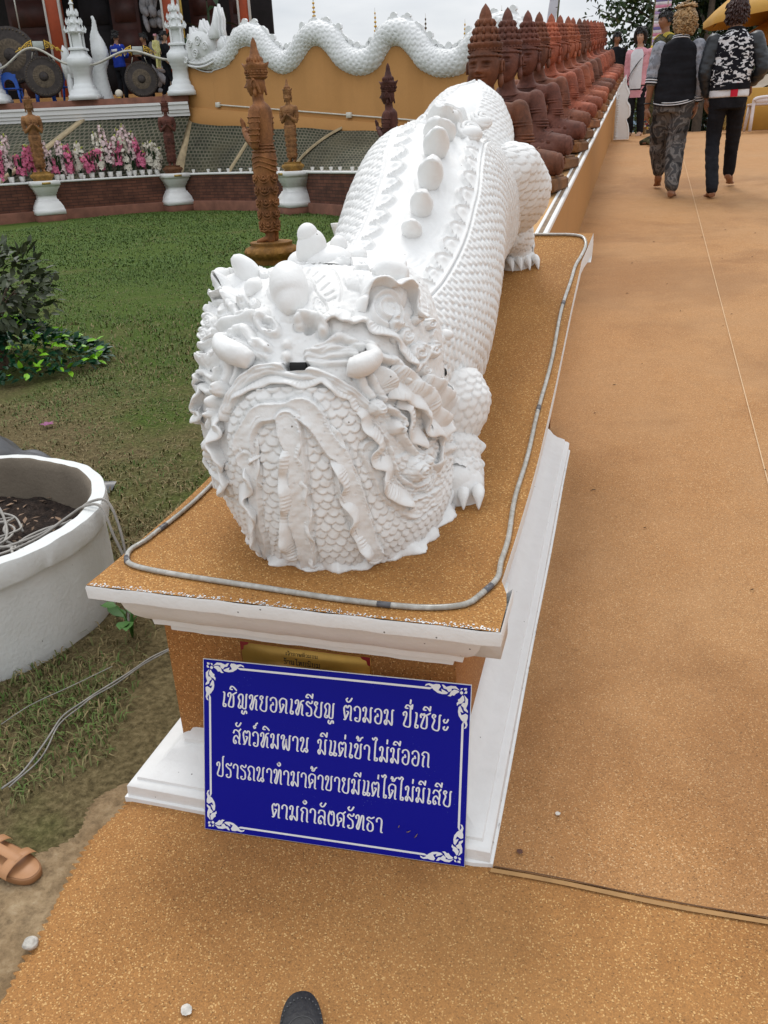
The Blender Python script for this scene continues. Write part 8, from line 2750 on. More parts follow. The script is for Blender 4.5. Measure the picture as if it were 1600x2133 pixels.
# --- two men walking up the ramp, seen from behind (local frame: they face +Y) ----
def man_a():
    o = thing('person', 'man with bleached curly hair, black jacket with grey sleeves and camouflage trousers walking barefoot', 'person', (.49, 8.5, K * 8.5))
    gl_, gr = K * .33, -K * .30          # ground at the front left foot and the rear right foot
    HL, HR = (-.09, .02, .90), (.09, .0, .90)
    KL, KR = (-.11, .20, .50), (.055, .0, .49)
    AL, AR = (-.085, .26, .16 + gl_), (.045, -.28, .085 + gr)
    mb = MB()
    torso(mb, [(0, .0, .86, .16, .11), (0, 0, 1.0, .15, .105), (0, .01, 1.2, .17, .11), (.0, .01, 1.36, .195, .10), (0, 0, 1.44, .13, .08), (.01, .01, 1.48, .060, .060), (.02, .02, 1.56, .055, .058)])
    legs(mb, (HL, HR), (KL, KR), (AL, AR), (.085, .058, .036))
    foot(mb, AL, (0, 1), side=1, heel=.06)
    foot(mb, AR, (.12, 1), side=-1)
    limb(mb, [(-.19, 0, 1.38), (-.235, -.03, 1.12), (-.265, .03, .87)], (.050, .042, .028))
    limb(mb, [(.19, 0, 1.38), (.235, -.02, 1.12), (.225, .08, .89)], (.050, .042, .028))
    hand(mb, (-.265, .03, .87), (-.02, .12, -1), (.9, .25, .1), .18, 1, .55)
    hand(mb, (.225, .08, .89), (.0, .2, -1), (-.9, .25, .1), .18, -1, .5)
    face_head(mb, (.035, .03, 1.635), .075, .095, .118, rz=math.pi + .5)
    for s in (-1, 1):
        pass
    ear(mb, (.075, .02, 1.63), 1, .055, 0)
    body = part(mb, 'body', M['skin_tan'], o, .0085, 1)
    mb = MB()
    hair_cap(mb, (.035, .03, 1.645), .080, .100, .120, math.pi + .35, 3, 900, .021, -.78, -.45, .8)
    part(mb, 'hair', M['hair_blond'], o)
    mb = MB()
    torso(mb, [(0, 0, .80, .155, .12), (0, 0, .88, .172, .125), (0, 0, .98, .17, .12), (0, 0, 1.02, .16, .115)])
    legs(mb, (HL, HR), (KL, KR), ((AL[0], AL[1] - .01, AL[2] + .05), (AR[0], AR[1] + .01, AR[2] + .05)), (.112, .100, .074), 20)
    for a in (AL, AR):
        mb.ell((a[0], a[1], a[2] + .03), (.052, .055, .03), 14, 8)
    tr = part(mb, 'trousers', M['camo'], o, .011, 2)
    folds(tr, .007, 5, 2)
    mb = MB()
    torso(mb, [(0, 0, .885, .195, .135), (0, 0, .92, .205, .14), (0, .0, 1.05, .205, .14), (0, .01, 1.22, .205, .135), (0, .01, 1.36, .215, .12), (0, 0, 1.42, .165, .10), (.005, .005, 1.465, .09, .08), (.01, .01, 1.485, .075, .07)], 36)
    jk = part(mb, 'jacket', M['black_knit'], o, .012, 2)
    folds(jk, .006, 4, 3)
    mb = MB()
    limb(mb, [(-.185, 0, 1.385), (-.23, -.02, 1.20), (-.238, -.03, 1.11)], (.078, .068, .062), 18)
    limb(mb, [(.185, 0, 1.385), (.232, -.02, 1.18), (.238, .02, 1.02), (.228, .07, .93)], (.078, .066, .056, .050), 18)
    sl = part(mb, 'sleeves', M['grey_sleeve'], o, .011, 1)
    folds(sl, .006, 7, 4)
    mb, mw = MB(), MB()
    for c, d, r in (((-.238, -.03, 1.10), (-.10, -.05, -1), .064), ((.228, .07, .925), (0, .2, -1), .053)):
        d = unit(d)
        for k in range(5):
            (mb if k % 2 == 0 else mw).tube([np.array(c) + d * .012 * (k - 2.4), np.array(c) + d * .012 * (k - 1.45)], [r + .002, r + .002], n=20)
    for k in range(5):
        z = .885 + .010 * k
        t = np.linspace(0, 2 * math.pi, 60)
        q = np.stack([.203 * np.cos(t), .143 * np.sin(t), z + .012 * np.cos(t * 2) + .018 * np.sin(t + .6)], 1)
        (mb if k % 2 == 0 else mw).tube(q, .0062, n=7, cap=False)
    for k in range(4):
        t = np.linspace(0, 2 * math.pi, 40)
        q = np.stack([.01 + (.082 - .003 * k) * np.cos(t), .01 + (.078 - .003 * k) * np.sin(t), 1.472 + .009 * k - .012 * np.sin(t)], 1)
        (mb if k % 2 else mw).tube(q, .006, n=7, cap=False)
    part(mb, 'ribbing', M['black_knit'], jk)
    part(mw, 'white_stripes', M['shirt_white'], jk)
    mb = MB()
    ring(mb, (-.262, .02, .895), .036, .038, .006, 20)
    part(mb, 'bracelet', M['hair_black'], o)
    return o


def man_b():
    o = thing('person', 'man with dark hair, black and white splashed jacket and black jeans walking barefoot', 'person', (1.0, 8.45, K * 8.45))
    HL, HR = (-.085, .0, .90), (.085, .02, .90)
    KL, KR = (-.10, .05, .49), (.105, .22, .51)
    AL, AR = (-.085, -.32, .085 - K * .35), (.115, .33, .15 + K * .40)
    mb = MB()
    torso(mb, [(0, .0, .86, .155, .11), (0, 0, 1.0, .15, .105), (0, .01, 1.2, .17, .11), (.0, .01, 1.38, .195, .10), (0, 0, 1.46, .13, .08), (.0, .01, 1.50, .058, .058), (-.01, .03, 1.58, .054, .058)])
    legs(mb, (HL, HR), (KL, KR), (AL, AR), (.085, .058, .036))
    foot(mb, AL, (-.1, 1), side=1)
    foot(mb, AR, (.25, 1), side=-1, heel=.05)
    limb(mb, [(-.19, 0, 1.40), (-.25, -.04, 1.14), (-.205, .08, .92)], (.050, .042, .028))
    limb(mb, [(.19, 0, 1.40), (.27, -.03, 1.15), (.21, .15, 1.02)], (.050, .042, .028))
    hand(mb, (-.205, .08, .92), (.05, .2, -1), (.9, .25, .1), .18, 1, .5)
    hand(mb, (.21, .15, 1.02), (-.3, .8, -.5), (-.6, -.3, -.5), .18, -1, .6)
    face_head(mb, (-.01, .05, 1.655), .075, .095, .118, rz=math.pi + .25)
    ear(mb, (-.083, .05, 1.65), -1, .06, 0)
    part(mb, 'body', M['skin_tan'], o, .0085, 1)
    mb = MB()
    hair_cap(mb, (-.008, .045, 1.67), .080, .102, .122, math.pi + .2, 6, 900, .018, -.72, -.40, .1)
    part(mb, 'hair', M['hair_brown'], o)
    mb = MB()
    torso(mb, [(0, 0, .80, .15, .115), (0, 0, .88, .165, .12), (0, 0, .98, .16, .115), (0, 0, 1.0, .155, .11)])
    legs(mb, (HL, HR), (KL, KR), ((AL[0], AL[1] - .01, AL[2] + .02), (AR[0], AR[1], AR[2] + .01)), (.096, .072, .060), 20)
    tr = part(mb, 'jeans', M['jeans'], o, .0105, 1)
    folds(tr, .004, 7, 5)
    mb = MB()
    torso(mb, [(0, 0, .905, .185, .132), (0, 0, .93, .188, .132), (0, 0, 1.0, .186, .13), (0, 0, 1.06, .18, .125)], 36)
    sh = part(mb, 'shirt', M['shirt_white'], o, .011, 1)
    mb = MB()
    tq2 = np.linspace(-1.72, -1.36, 6)
    mb.grid(np.stack([np.stack([.188 * np.cos(tq2) + .03, .1375 * np.sin(tq2) - .0035, 0 * tq2 + z], 1) for z in (.908, .95, 1.03)], 0))
    part(mb, 'red_patch', M['red_cloth'], sh)
    mb = MB()
    torso(mb, [(0, 0, .985, .178, .138), (0, 0, 1.03, .19, .142), (0, .0, 1.12, .20, .14), (0, .01, 1.26, .205, .135), (0, .01, 1.38, .213, .12), (0, 0, 1.44, .165, .10), (0, .005, 1.485, .09, .08), (-.0, .01, 1.505, .075, .07)], 36)
    jk = part(mb, 'jacket', M['splash'], o, .0115, 1)
    folds(jk, .006, 4, 8)
    mb = MB()
    limb(mb, [(-.19, 0, 1.405), (-.247, -.03, 1.18), (-.245, -.02, 1.10), (-.21, .07, .955)], (.080, .070, .064, .050), 18)
    limb(mb, [(.19, 0, 1.405), (.268, -.025, 1.20), (.268, -.02, 1.13), (.225, .11, 1.045)], (.080, .070, .064, .050), 18)
    sl = part(mb, 'leather_sleeves', M['leather'], o, .011, 1)
    folds(sl, .005, 8, 9)
    mb = MB()
    for k in range(6):
        t = np.linspace(0, 2 * math.pi, 60)
        mb.tube(np.stack([.186 * np.cos(t), .144 * np.sin(t), 0 * t + .978 + .009 * k], 1), .0065, n=7, cap=False)
    for k in range(3):
        t = np.linspace(0, 2 * math.pi, 40)
        mb.tube(np.stack([(.082 - .003 * k) * np.cos(t), .01 + (.08 - .003 * k) * np.sin(t), 1.49 + .009 * k - .012 * np.sin(t)], 1), .0065, n=7, cap=False)
    part(mb, 'ribbing', M['black_knit'], jk)
    return o


man_a().scale = (.975,) * 3
man_b().scale = (.985,) * 3


def stander(lab, loc, rz, sc_, skin, hairm, top, bottom, pose='stand', hair_len=-.2, extras=None, group=None):
    """a standing figure facing -Y before rotation"""
    o = thing('person', lab, 'person', loc, rz, group, sc_)
    HL, HR = (-.09, 0, .88), (.09, 0, .88)
    KL, KR = (-.095, -.02, .49), (.095, -.02, .49)
    AL, AR = (-.095, .02, .085), (.10, .02, .085)
    if pose == 'stride':
        KL, AL = (-.10, -.16, .50), (-.10, -.22, .085)
        KR, AR = (.10, .08, .48), (.10, .26, .11)
    mb = MB()
    torso(mb, [(0, .0, .84, .16, .11), (0, 0, 1.0, .145, .10), (0, .0, 1.2, .165, .11), (.0, .01, 1.36, .185, .10), (0, .01, 1.43, .12, .08), (.0, .01, 1.47, .055, .056), (0, -.005, 1.56, .052, .055)])
    legs(mb, (HL, HR), (KL, KR), (AL, AR), (.085, .055, .036))
    for a, s in ((AL, 1), (AR, -1)):
        foot(mb, a, (0, -1), side=s)
    arms = {'stand': (((-.18, 0, 1.37), (-.225, .03, 1.12), (-.215, -.05, .90)), ((.18, 0, 1.37), (.225, .03, 1.12), (.215, -.05, .90))),
            'stride': (((-.18, 0, 1.37), (-.225, .06, 1.12), (-.20, -.10, .98)), ((.18, 0, 1.37), (.215, .0, 1.12), (.12, -.20, 1.20))),
            'hip': (((-.18, 0, 1.37), (-.21, .02, 1.12), (-.19, -.04, .88)), ((.18, 0, 1.37), (.33, .10, 1.19), (.19, .03, 1.02))),
            'lift': (((-.18, 0, 1.37), (-.22, -.08, 1.14), (-.14, -.26, 1.28)), ((.18, 0, 1.37), (.22, -.05, 1.13), (.16, -.26, 1.16)))}[pose]
    for (s, e, w), sd in zip(arms, (1, -1)):
        limb(mb, [s, e, w], (.048, .040, .027))
        hand(mb, w, np.array(w) - np.array(e), (-sd * -1.0 * .8, .2, .1) if sd > 0 else (-.8, .2, .1), .17, sd, .5)
    face_head(mb, (0, -.015, 1.63), .074, .094, .115)
    for s in (-1, 1):
        ear(mb, (s * .075, .005, 1.625), s, .055)
    part(mb, 'body', skin, o, .009, 1)
    mb = MB()
    hair_cap(mb, (0, -.008, 1.645), .079, .100, .118, 0.0, 4, 260, .024, hair_len, -.25)
    part(mb, 'hair', hairm, o)
    # eyes and brows so that the face reads
    mb = MB()
    for s in (-1, 1):
        mb.ell((s * .030, -.097, 1.637), (.011, .005, .0045), 10, 6)
        mb.tube([(s * .014, -.104, 1.660), (s * .032, -.104, 1.666), (s * .050, -.094, 1.660)], [.0025, .003, .001], n=5)
    part(mb, 'eyes', M['hair_black'], o)
    mb = MB()
    torso(mb, [(0, 0, .78, .15, .115), (0, 0, .86, .17, .122), (0, 0, .98, .158, .112)])
    legs(mb, (HL, HR), (KL, KR), ((AL[0], AL[1], AL[2] + .03), (AR[0], AR[1], AR[2] + .03)), (.097, .074, .062), 18)
    tr = part(mb, 'trousers', bottom, o, .0115, 1)
    folds(tr, .004, 6, 5)
    mb = MB()
    torso(mb, [(0, 0, .86, .182, .130), (0, 0, .92, .182, .130), (0, .0, 1.05, .172, .125), (0, .0, 1.22, .182, .13), (0, .01, 1.36, .198, .115), (0, .005, 1.42, .14, .09), (0, .005, 1.455, .075, .07)], 32)
    for (s, e, w) in arms:
        e, w, s = map(np.array, (e, w, s))
        limb(mb, [s, e, e * .35 + w * .65], (.070, .058, .048), 16)
    tp = part(mb, 'top', top, o, .0115, 1)
    folds(tp, .004, 6, 7)
    if extras:
        extras(o)
    return o


def woman_extras(o):
    # open white blouse front and dark bag strap under the cardigan
    mb = MB()
    t = np.linspace(-2.35, -1.05, 12)
    mb.grid(np.stack([np.stack([rx * np.cos(t), ry * np.sin(t) - .006, 0 * t + z], 1) for z, rx, ry in ((.80, .17, .128), (.92, .188, .137), (1.05, .178, .131), (1.22, .188, .137), (1.36, .19, .122), (1.43, .12, .10))], 0))
    part(mb, 'blouse', M['shirt_white'], o)
    mb = MB()
    torso(mb, [(.0, .02, .66, .19, .13), (.0, .02, .76, .19, .13), (0, .01, .88, .185, .128)], 28)
    V = mb.v[0]
    part(mb, 'cardigan_tail', M['pink_knit'], o)
    mb = MB()
    mb.ell((0, .012, 1.62), (.092, .105, .125), 24, 16)
    for s in (-1, 1):
        mb.tube(cat_path(np.array([(s * .02, -.075, 1.745), (s * .075, -.06, 1.70), (s * .092, -.03, 1.62), (s * .085, -.01, 1.52)]), n=16), [.028, .036, .036, .012], n=10)
    m_ = np.concatenate(mb.v)
    keep = MB()
    keep.v, keep.f, keep.fa, keep.n = mb.v, mb.f, mb.fa, mb.n
    keep.v = [np.where((v[:, 1:2] < -.05) & (v[:, 2:3] < 1.69) & (np.abs(v[:, 0:1]) < .062), v * [1, .3, 1] + [0, -.0, 0], v) for v in keep.v]
    part(keep, 'bob_hair', M['hair_black'], o)
    mb = MB()
    mb.tube(cat_path(np.array([(.16, -.05, 1.38), (.02, -.145, 1.22), (-.12, -.14, 1.02), (-.2, -.02, .88)]), n=20), .012, n=7, flat=.5)
    part(mb, 'bag_strap', M['hair_black'], o)


stander('woman in a pink cardigan and white blouse, hand on hip, behind the white flame finial', (.07, 15.6, CREST * K - .02), math.radians(-14), .97, M['skin_fair'], M['hair_black'], M['pink_knit'], M['black_knit'], 'hip', -.75, woman_extras)


def soldier_extras(o):
    mb = MB()
    for s in (-1, 1):
        for k in range(3):
            t = np.linspace(0, math.pi, 14)
            mb.tube(np.stack([s * (.10 + .035 * k) + 0 * t, .075 * np.cos(t), 1.425 - .012 * k + .045 * np.sin(t)], 1), .008, n=6)
    part(mb, 'shoulder_stripes', M['yellow_stripe'], o)
    for s in (-1, 1):
        mb = MB()
        mb.tube(cat_path(np.array([(s * .097, .05, .05), (s * .097, -.02, .075), (s * .10, -.12, .05), (s * .10, -.20, .03)]), n=14), [.045, .056, .05, .032], n=12)
        part(mb, 'boot', M['olive_camo'], o)


stander('man in dark camouflage with yellow shoulder stripes, half hidden behind the curly haired man', (.415, 13.0, K * 13.0), math.radians(-62), 1.0, M['skin_tan'], M['hair_black'], M['olive_camo'], M['olive_camo'], 'stand', -.1, soldier_extras)
stander('dark haired visitor in black at the far end of the seated deities', (-.55, 22.6, 1.9), math.radians(20), .98, M['skin_tan'], M['hair_black'], M['black_knit'], M['jeans'], 'stand', -.5)
# visitors on the temple terrace
M['blue_cloth'] = cloth_mat('royal_blue', [(0.3, (0.010, 0.03, 0.26)), (0.7, (0.02, 0.05, 0.36))], 5)
M['yellow_print'] = cloth_mat('pale_yellow_print', [(0.0, (0.55, 0.50, 0.16)), (0.5, (0.66, 0.62, 0.36)), (0.6, (0.40, 0.36, 0.10))], 22)


def jacket_stripe(o):
    mb = MB()
    for s in (-1, 1):
        mb.tube(cat_path(np.array([(s * .15, .06, 1.43), (s * .235, .04, 1.27), (s * .27, .04, 1.12)]), n=12), .012, n=6)
    mb.box((0, .135, 1.28), (.20, .012, .07))
    part(mb, 'white_trim', M['shirt_white'], o)


def cap_kid(o):
    mb = MB()
    mb.lathe([(.102, 1.655), (.106, 1.68), (.09, 1.75), (.05, 1.785), (.01, 1.79)], n=22)
    mb.ell((0, -.10, 1.665), (.07, .07, .010), 14, 6)
    part(mb, 'cap', M['pink_knit'], o)


G_ = 'visitors on the temple terrace'
stander('visitor in a royal blue jacket with white trim standing behind the right gong', tuple(tpt(7.28, .75, 2.775)), TR + 2.7, .95, M['skin_tan'], M['hair_black'], M['blue_cloth'], M['jeans'], 'lift', -.2, jacket_stripe, G_)
stander('visitor in a black shirt leaning beside the right gong', tuple(tpt(6.52, .7, 2.775)), TR - .9, .90, M['skin_tan'], M['hair_black'], M['black_knit'], M['jeans'], 'lift', -.2, None, G_)
stander('visitor in black striding towards the lantern post by the serpent head', tuple(tpt(5.92, .45, 2.775)), TR + 1.35, .90, M['skin_fair'], M['hair_black'], M['black_knit'], M['jeans'], 'stride', -.7, None, G_)
stander('small child in a pink cap and pale yellow clothes carried beside the black clad visitor', tuple(tpt(6.06, .12, 3.45)), TR + 1.0, .47, M['skin_fair'], M['hair_black'], M['yellow_print'], M['yellow_print'], 'stand', -.1, cap_kid, G_)
# ================================================================== right background
# white flame finial at the end of the ramp wall
ff = thing('flame_finial', 'white carved flame shaped end piece standing where the ramp wall ends', 'finial', (-.12, 14.2, K * 14.2 - .03))
mb = MB()
pts = [(-.12, 0), (-.12, .55), (-.10, .75), (-.03, .86), (.015, .95), (.03, .82), (.09, .70), (.06, .58), (.11, .50), (.12, .36), (.07, .30), (.10, .22), (.12, .12), (.12, 0)]
pts = cat_path(np.array(pts), n=70)
n_ = len(pts)
a = [(x, -.06, z) for x, z in pts]
c = [(x, .06, z) for x, z in pts]
mb.add(a + c, [tuple(range(n_)), tuple(range(2 * n_ - 1, n_ - 1, -1))] + [(q, q + n_, (q + 1) % n_ + n_, (q + 1) % n_) for q in range(n_)])
mb.build('plate', M['naga_white'], ff, auto=40)
mb = MB().tube(np.array([(x * .86 - .002, -.062, .02 + z * .93) for x, z in pts]), .008, n=6)
for k in range(26):
    z = .03 + k * .025
    mb.tube([(-.115, -.06, z), (-.085, -.068, z + .015), (-.062, -.06, z + .004)], [.006, .012, .005], n=6)
mb.build('relief', M['naga_white'], ff)

# trees
M['trunk_brown'] = flat('tree_bark', (0.085, 0.065, 0.048), 0.95, 0.4, 9, bmp=0.6, bscale=30)
M['leaf_tree'] = leaf_mat('tree_leaf', (0.018, 0.040, 0.010), (0.060, 0.105, 0.028))
M['leaf_tree_b'] = leaf_mat('tree_leaf_dark', (0.010, 0.024, 0.008), (0.035, 0.062, 0.020))
M['leaf_tree_c'] = leaf_mat('tree_leaf_light', (0.05, 0.085, 0.015), (0.11, 0.16, 0.04))


def tree(loc, H, R, seed, lab, nleaf, leafL, mat, crown_lo=.35, sparse=0.0, trunk_r=.12, lean=(0, 0)):
    o = thing('broadleaf_tree', lab, 'tree', loc, group='trees beyond the ramp')
    rs = np.random.RandomState(seed)
    mb = MB()
    C = cat_path(np.array([(0, 0, -.6), (lean[0] * .2, lean[1] * .2, H * .25), (lean[0] * .5 + .1 * rs.normal(), lean[1] * .5, H * .55), (lean[0], lean[1], H * .95)]), n=30)
    mb.tube(C, np.linspace(trunk_r, trunk_r * .2, len(C)), n=10)
    tips = []
    for k in range(15):
        t = rs.uniform(crown_lo, .95)
        b = C[int(t * (len(C) - 1))]
        a = k * 2.4 + rs.rand()
        L = R * rs.uniform(.55, 1.1) * (1.15 - .5 * t)
        d = np.array([math.cos(a), math.sin(a), rs.uniform(.15, .7)])
        q = cat_path(np.array([b, b + d * L * .5 + [0, 0, .05], b + d * L + [0, 0, -.05 * L]]), n=12)
        mb.tube(q, np.linspace(trunk_r * .38, trunk_r * .06, len(q)), n=6)
        tips.append(q)
        for j in range(3):
            b2 = q[int(rs.uniform(.4, .9) * (len(q) - 1))]
            d2 = unit(d + rs.normal(size=3) * .7)
            q2 = cat_path(np.array([b2, b2 + d2 * L * .25, b2 + d2 * L * .45 + [0, 0, -.03]]), n=8)
            mb.tube(q2, np.linspace(trunk_r * .12, trunk_r * .03, len(q2)), n=5)
            tips.append(q2)
    mb.build('trunk', M['trunk_brown'], o)
    cl = []
    for q in tips:
        for j in range(3):
            cl.append((q[int(rs.uniform(.35, 1.0) * (len(q) - 1))] + rs.normal(size=3) * .08 * R, R * rs.uniform(.10, .24)))
    mb = MB()
    nper = max(3, nleaf // len(cl))
    for c, r in cl:
        if rs.rand() < sparse:
            continue
        for k in range(nper):
            v = rs.normal(size=3)
            v /= np.linalg.norm(v)
            p = c + v * r * rs.rand() ** .4
            d = unit(v * .6 + rs.normal(size=3) * .8 + [0, 0, -.5])
            s = unit(np.cross(d, v + rs.normal(size=3) * .5))
            L = leafL * rs.uniform(.6, 1.3)
            nrm = np.cross(s, d)
            mb.add([p, p + d * L * .45 + s * L * .26 + nrm * L * .05, p + d * L, p + d * L * .45 - s * L * .26 + nrm * L * .05], [(0, 1, 2, 3)])
    mb.build('crown', mat, o, smooth=False)
    return o


tree((.45, 25, .6), 6.4, 2.3, 3, 'slender open branched tree behind the woman in pink', 4200, .17, M['leaf_tree'], .40, .30, .13, (-.25, 0))
tree((1.55, 24, .4), 7.6, 2.2, 8, 'leafy tree between the striped banner and the two walking men', 8000, .19, M['leaf_tree_b'], .22, .05, .15, (.2, 0))
tree((2.7, 27, .4), 7.4, 2.5, 12, 'dense dark tree rising behind the yellow parasol', 9000, .20, M['leaf_tree_b'], .2, .05, .15)
tree((4.4, 26, .2), 5.6, 2.2, 17, 'bushy tree at the right picture edge beyond the parasol', 6000, .19, M['leaf_tree'], .15, .05, .13)
tree((.1, 30, -.2), 3.0, 1.6, 22, 'low bush far behind the flame finial', 4200, .15, M['leaf_tree_c'], .1, .05, .08)
tree((2.1, 31, -.2), 4.2, 2.0, 27, 'mid height green bush between the two men far behind', 5000, .17, M['leaf_tree'], .1, .05, .09)
for k, x in enumerate((-12, 2, 18, 34)):
    pass
mb = MB()
xs = np.linspace(-60, 120, 200)
hz = 8 + 3.5 * np.sin(xs * .09) + 1.6 * np.sin(xs * .23 + 1)
mb.grid(np.stack([np.c_[xs, 0 * xs + 240, 0 * xs - 2], np.c_[xs, 0 * xs + 252, hz * .6], np.c_[xs, 0 * xs + 280, hz], np.c_[xs, 0 * xs + 330, 0 * xs - 2]], 0))
tag(mb.build('hills', flat('blue_green_hill', (0.10, 0.15, 0.20), 0.95, 0.2, .05)), kind='structure')

# striped paper banner on a bamboo pole, with tassel and garland
M['bamboo'] = flat('bamboo_pole', (0.22, 0.155, 0.07), 0.6, 0.3, 6)
bn = thing('bamboo_banner', 'long striped paper banner with yellow tassel hanging on a bamboo pole', 'banner', (.26, 20, CREST * K))
q = np.array([(.0, 0, -.1), (.02, 0, 1.5), (.06, 0, 3.0), (.12, 0, 4.4)])
mb = MB().tube(cat_path(q, n=30), .035, n=9)
for z in np.arange(.3, 4.2, .38):
    ring(mb, (.02 + .022 * z, 0, z), .036, .036, .008, 14)
mb.build('pole', M['bamboo'], bn)
cols = [(0.62, 0.60, 0.66), (0.42, 0.32, 0.58), (0.66, 0.62, 0.64), (0.55, 0.20, 0.30), (0.66, 0.64, 0.68), (0.16, 0.14, 0.36), (0.62, 0.42, 0.50), (0.66, 0.64, 0.66), (0.30, 0.30, 0.34)]
SM = [flat('paper_%d' % i if False else 'banner_paper', c, 0.8, 0.15, 14) for i, c in enumerate(cols)]
for i, mt in enumerate(SM):
    mb = MB()
    for k in range(i, 46, len(cols)):
        z0 = 1.75 + k * .058
        xx = np.linspace(-.16, .16, 6) + .13 + .022 * z0
        mb.grid(np.stack([np.stack([xx, -.07 - .012 * math.sin(k * 1.3) + 0 * xx, 0 * xx + z0], 1), np.stack([xx, -.085 - .012 * math.sin(k * 1.3) + 0 * xx, 0 * xx + z0 + .03], 1), np.stack([xx, -.07 - .012 * math.sin((k + 1) * 1.3) + 0 * xx, 0 * xx + z0 + .056], 1)], 0))
    mb.build('paper_stripe', mt, bn)
mb = MB()
rs = np.random.RandomState(2)
for k in range(70):
    x = .17 + rs.uniform(-.16, .16)
    L = .34 * (1 - abs(x - .17) / .22) + .05
    mb.tube([(x, -.07, 1.75), (x + rs.normal() * .02, -.08, 1.75 - L * .6), (.17 + (x - .17) * .6, -.07, 1.75 - L)], [.012, .016, .004], n=5)
mb.build('tassel', flat('yellow_tassel', (0.60, 0.44, 0.04), 0.7, 0.25, 20), bn)
# hanging garland of many-coloured paper
gd = thing('paper_garland', 'hanging garland of many coloured paper flowers with a green bow', 'garland', (.40, 18.6, CREST * K))
gc = {'red_flowers': (0.50, 0.04, 0.05), 'yellow_flowers': (0.60, 0.45, 0.06), 'white_flowers': (0.66, 0.64, 0.62), 'blue_flowers': (0.08, 0.22, 0.48), 'orange_flowers': (0.60, 0.22, 0.04)}
for i, (nm, c) in enumerate(gc.items()):
    mb = MB()
    rs = np.random.RandomState(40 + i)
    for k in range(60):
        t = rs.rand()
        z = .12 + 1.05 * t
        x = -.12 + .16 * t + rs.normal() * .055
        p = np.array([x, rs.normal() * .05, z])
        d = unit(rs.normal(size=3))
        s = unit(np.cross(d, [.2, .3, 1]))
        for w in range(3):
            e = unit(d + s * (w - 1) * .8)
            f = unit(np.cross(e, rs.normal(size=3)))
            mb.add([p, p + e * .03 + f * .018, p + e * .055, p + e * .03 - f * .018], [(0, 1, 2, 3)])
    tag(mb.build(nm, flat('paper_flower', c, 0.7, 0.3, 20), gd, smooth=False), kind='stuff')
mb = MB()
for sd in (-1, 1):
    mb.ell((.06 + sd * .06, 0, 1.28), (.075, .05, .055), 14, 10, rot=(0, sd * .5, 0))
mb.ell((.06, -.02, 1.27), (.03, .03, .03), 10, 8)
mb.build('bow', flat('green_foil', (0.02, 0.40, 0.16), 0.35, 0.3, 14), gd)
MB().tube(cat_path(np.array([(-.12, 0, .1), (-.04, 0, .6), (.06, 0, 1.25), (.10, 0, 1.8), (.12, .2, 2.6)]), n=24), .008, n=5).build('cord', M['bamboo'], gd)

# plain white banner and thin bamboo mast behind the deities
wb = thing('white_banner', 'narrow white cloth banner hanging tilted behind the seated deities', 'banner', (-2.1, 20.5, 1.8))
mb = MB()
tz = np.linspace(0, 1, 14)
L_ = np.array([(-.05 + .22 * t, .02 * math.sin(t * 9), 1.2 + 1.7 * t) for t in tz])
mb.grid(np.stack([L_ + [.0, 0, 0], L_ + [.10, -.01, 0], L_ + [.20, 0, 0]], 0))
mb.build('cloth', flat('white_banner_cloth', (0.60, 0.60, 0.66), 0.8, 0.06, 3), wb)
mb = MB()
for t in (.15, .42, .7, .95):
    p = np.array([-.05 + .22 * t, -.01, 1.2 + 1.7 * t])
    mb.tube([p, p + [.2, 0, 0]], .008, n=5)
mb.build('batten', M['bamboo'], wb)
MB().tube([(.25, .1, -.6), (.26, .1, 1.5), (.30, .1, 3.2)], .018, n=7).build('rope_mast', M['bamboo'], wb)
ms = thing('bamboo_mast', 'thin dark bamboo mast rising behind the seated deities', 'mast', (-1.85, 20.3, 1.7))
mb = MB().tube([(0, 0, -.6), (.02, 0, 1.6), (.13, 0, 3.2)], [.026, .022, .016], n=8)
for z in np.arange(.2, 3, .42):
    ring(mb, (.014 * z, 0, z), .024, .024, .005, 12)
mb.build('culm', flat('dark_bamboo', (0.085, 0.08, 0.04), 0.6, 0.3, 6), ms)

# yellow parasol with a fringe of ribs
pr = thing('yellow_parasol', 'large ochre yellow cloth parasol tilted behind the two men', 'parasol', (2.45, 17.6, CREST * K))
n = 24
t = np.linspace(0, 2 * math.pi, n * 3, endpoint=False)
rows = []
for q, z in ((0.01, .62), (.12, .60), (.35, .50), (.6, .33), (.85, .12), (1.0, -.04), (1.0, -.14)):
    sc2 = 1 + .02 * np.cos(t * n / 2) * q
    rows.append(np.stack([1.28 * q * sc2 * np.cos(t), 1.28 * q * sc2 * np.sin(t), 0 * t + z], 1))
P = np.stack(rows, 0)
ca, sa = math.cos(-.10), math.sin(-.10)
P = np.stack([P[..., 0] * ca + P[..., 2] * sa, P[..., 1], -P[..., 0] * sa + P[..., 2] * ca + 2.05], -1)
M['parasol'] = flat('ochre_parasol_cloth', (0.50, 0.27, 0.045), 0.7, 0.12, 3)
MB().grid(P, cv=True).build('canopy', M['parasol'], pr, smooth=False)
mb = MB()
for k in range(12):
    a = k / 12 * 6.283
    q = np.array([(1.25 * r * math.cos(a), 1.25 * r * math.sin(a), z - .03) for r, z in ((.05, .58), (.5, .40), (1, -.05))])
    q = np.stack([q[:, 0] * ca + q[:, 2] * sa, q[:, 1], -q[:, 0] * sa + q[:, 2] * ca + 2.05], 1)
    mb.tube(q, .010, n=5)
mb.build('ribs', M['bamboo'], pr)
MB().tube([(0, 0, -.05), (0, 0, 2.6)], .028, n=9).build('pole', M['bamboo'], pr)
pr2 = thing('yellow_parasol', 'smaller ochre parasol below the large one at the right edge', 'parasol', (2.9, 18.8, CREST * K))
rows = []
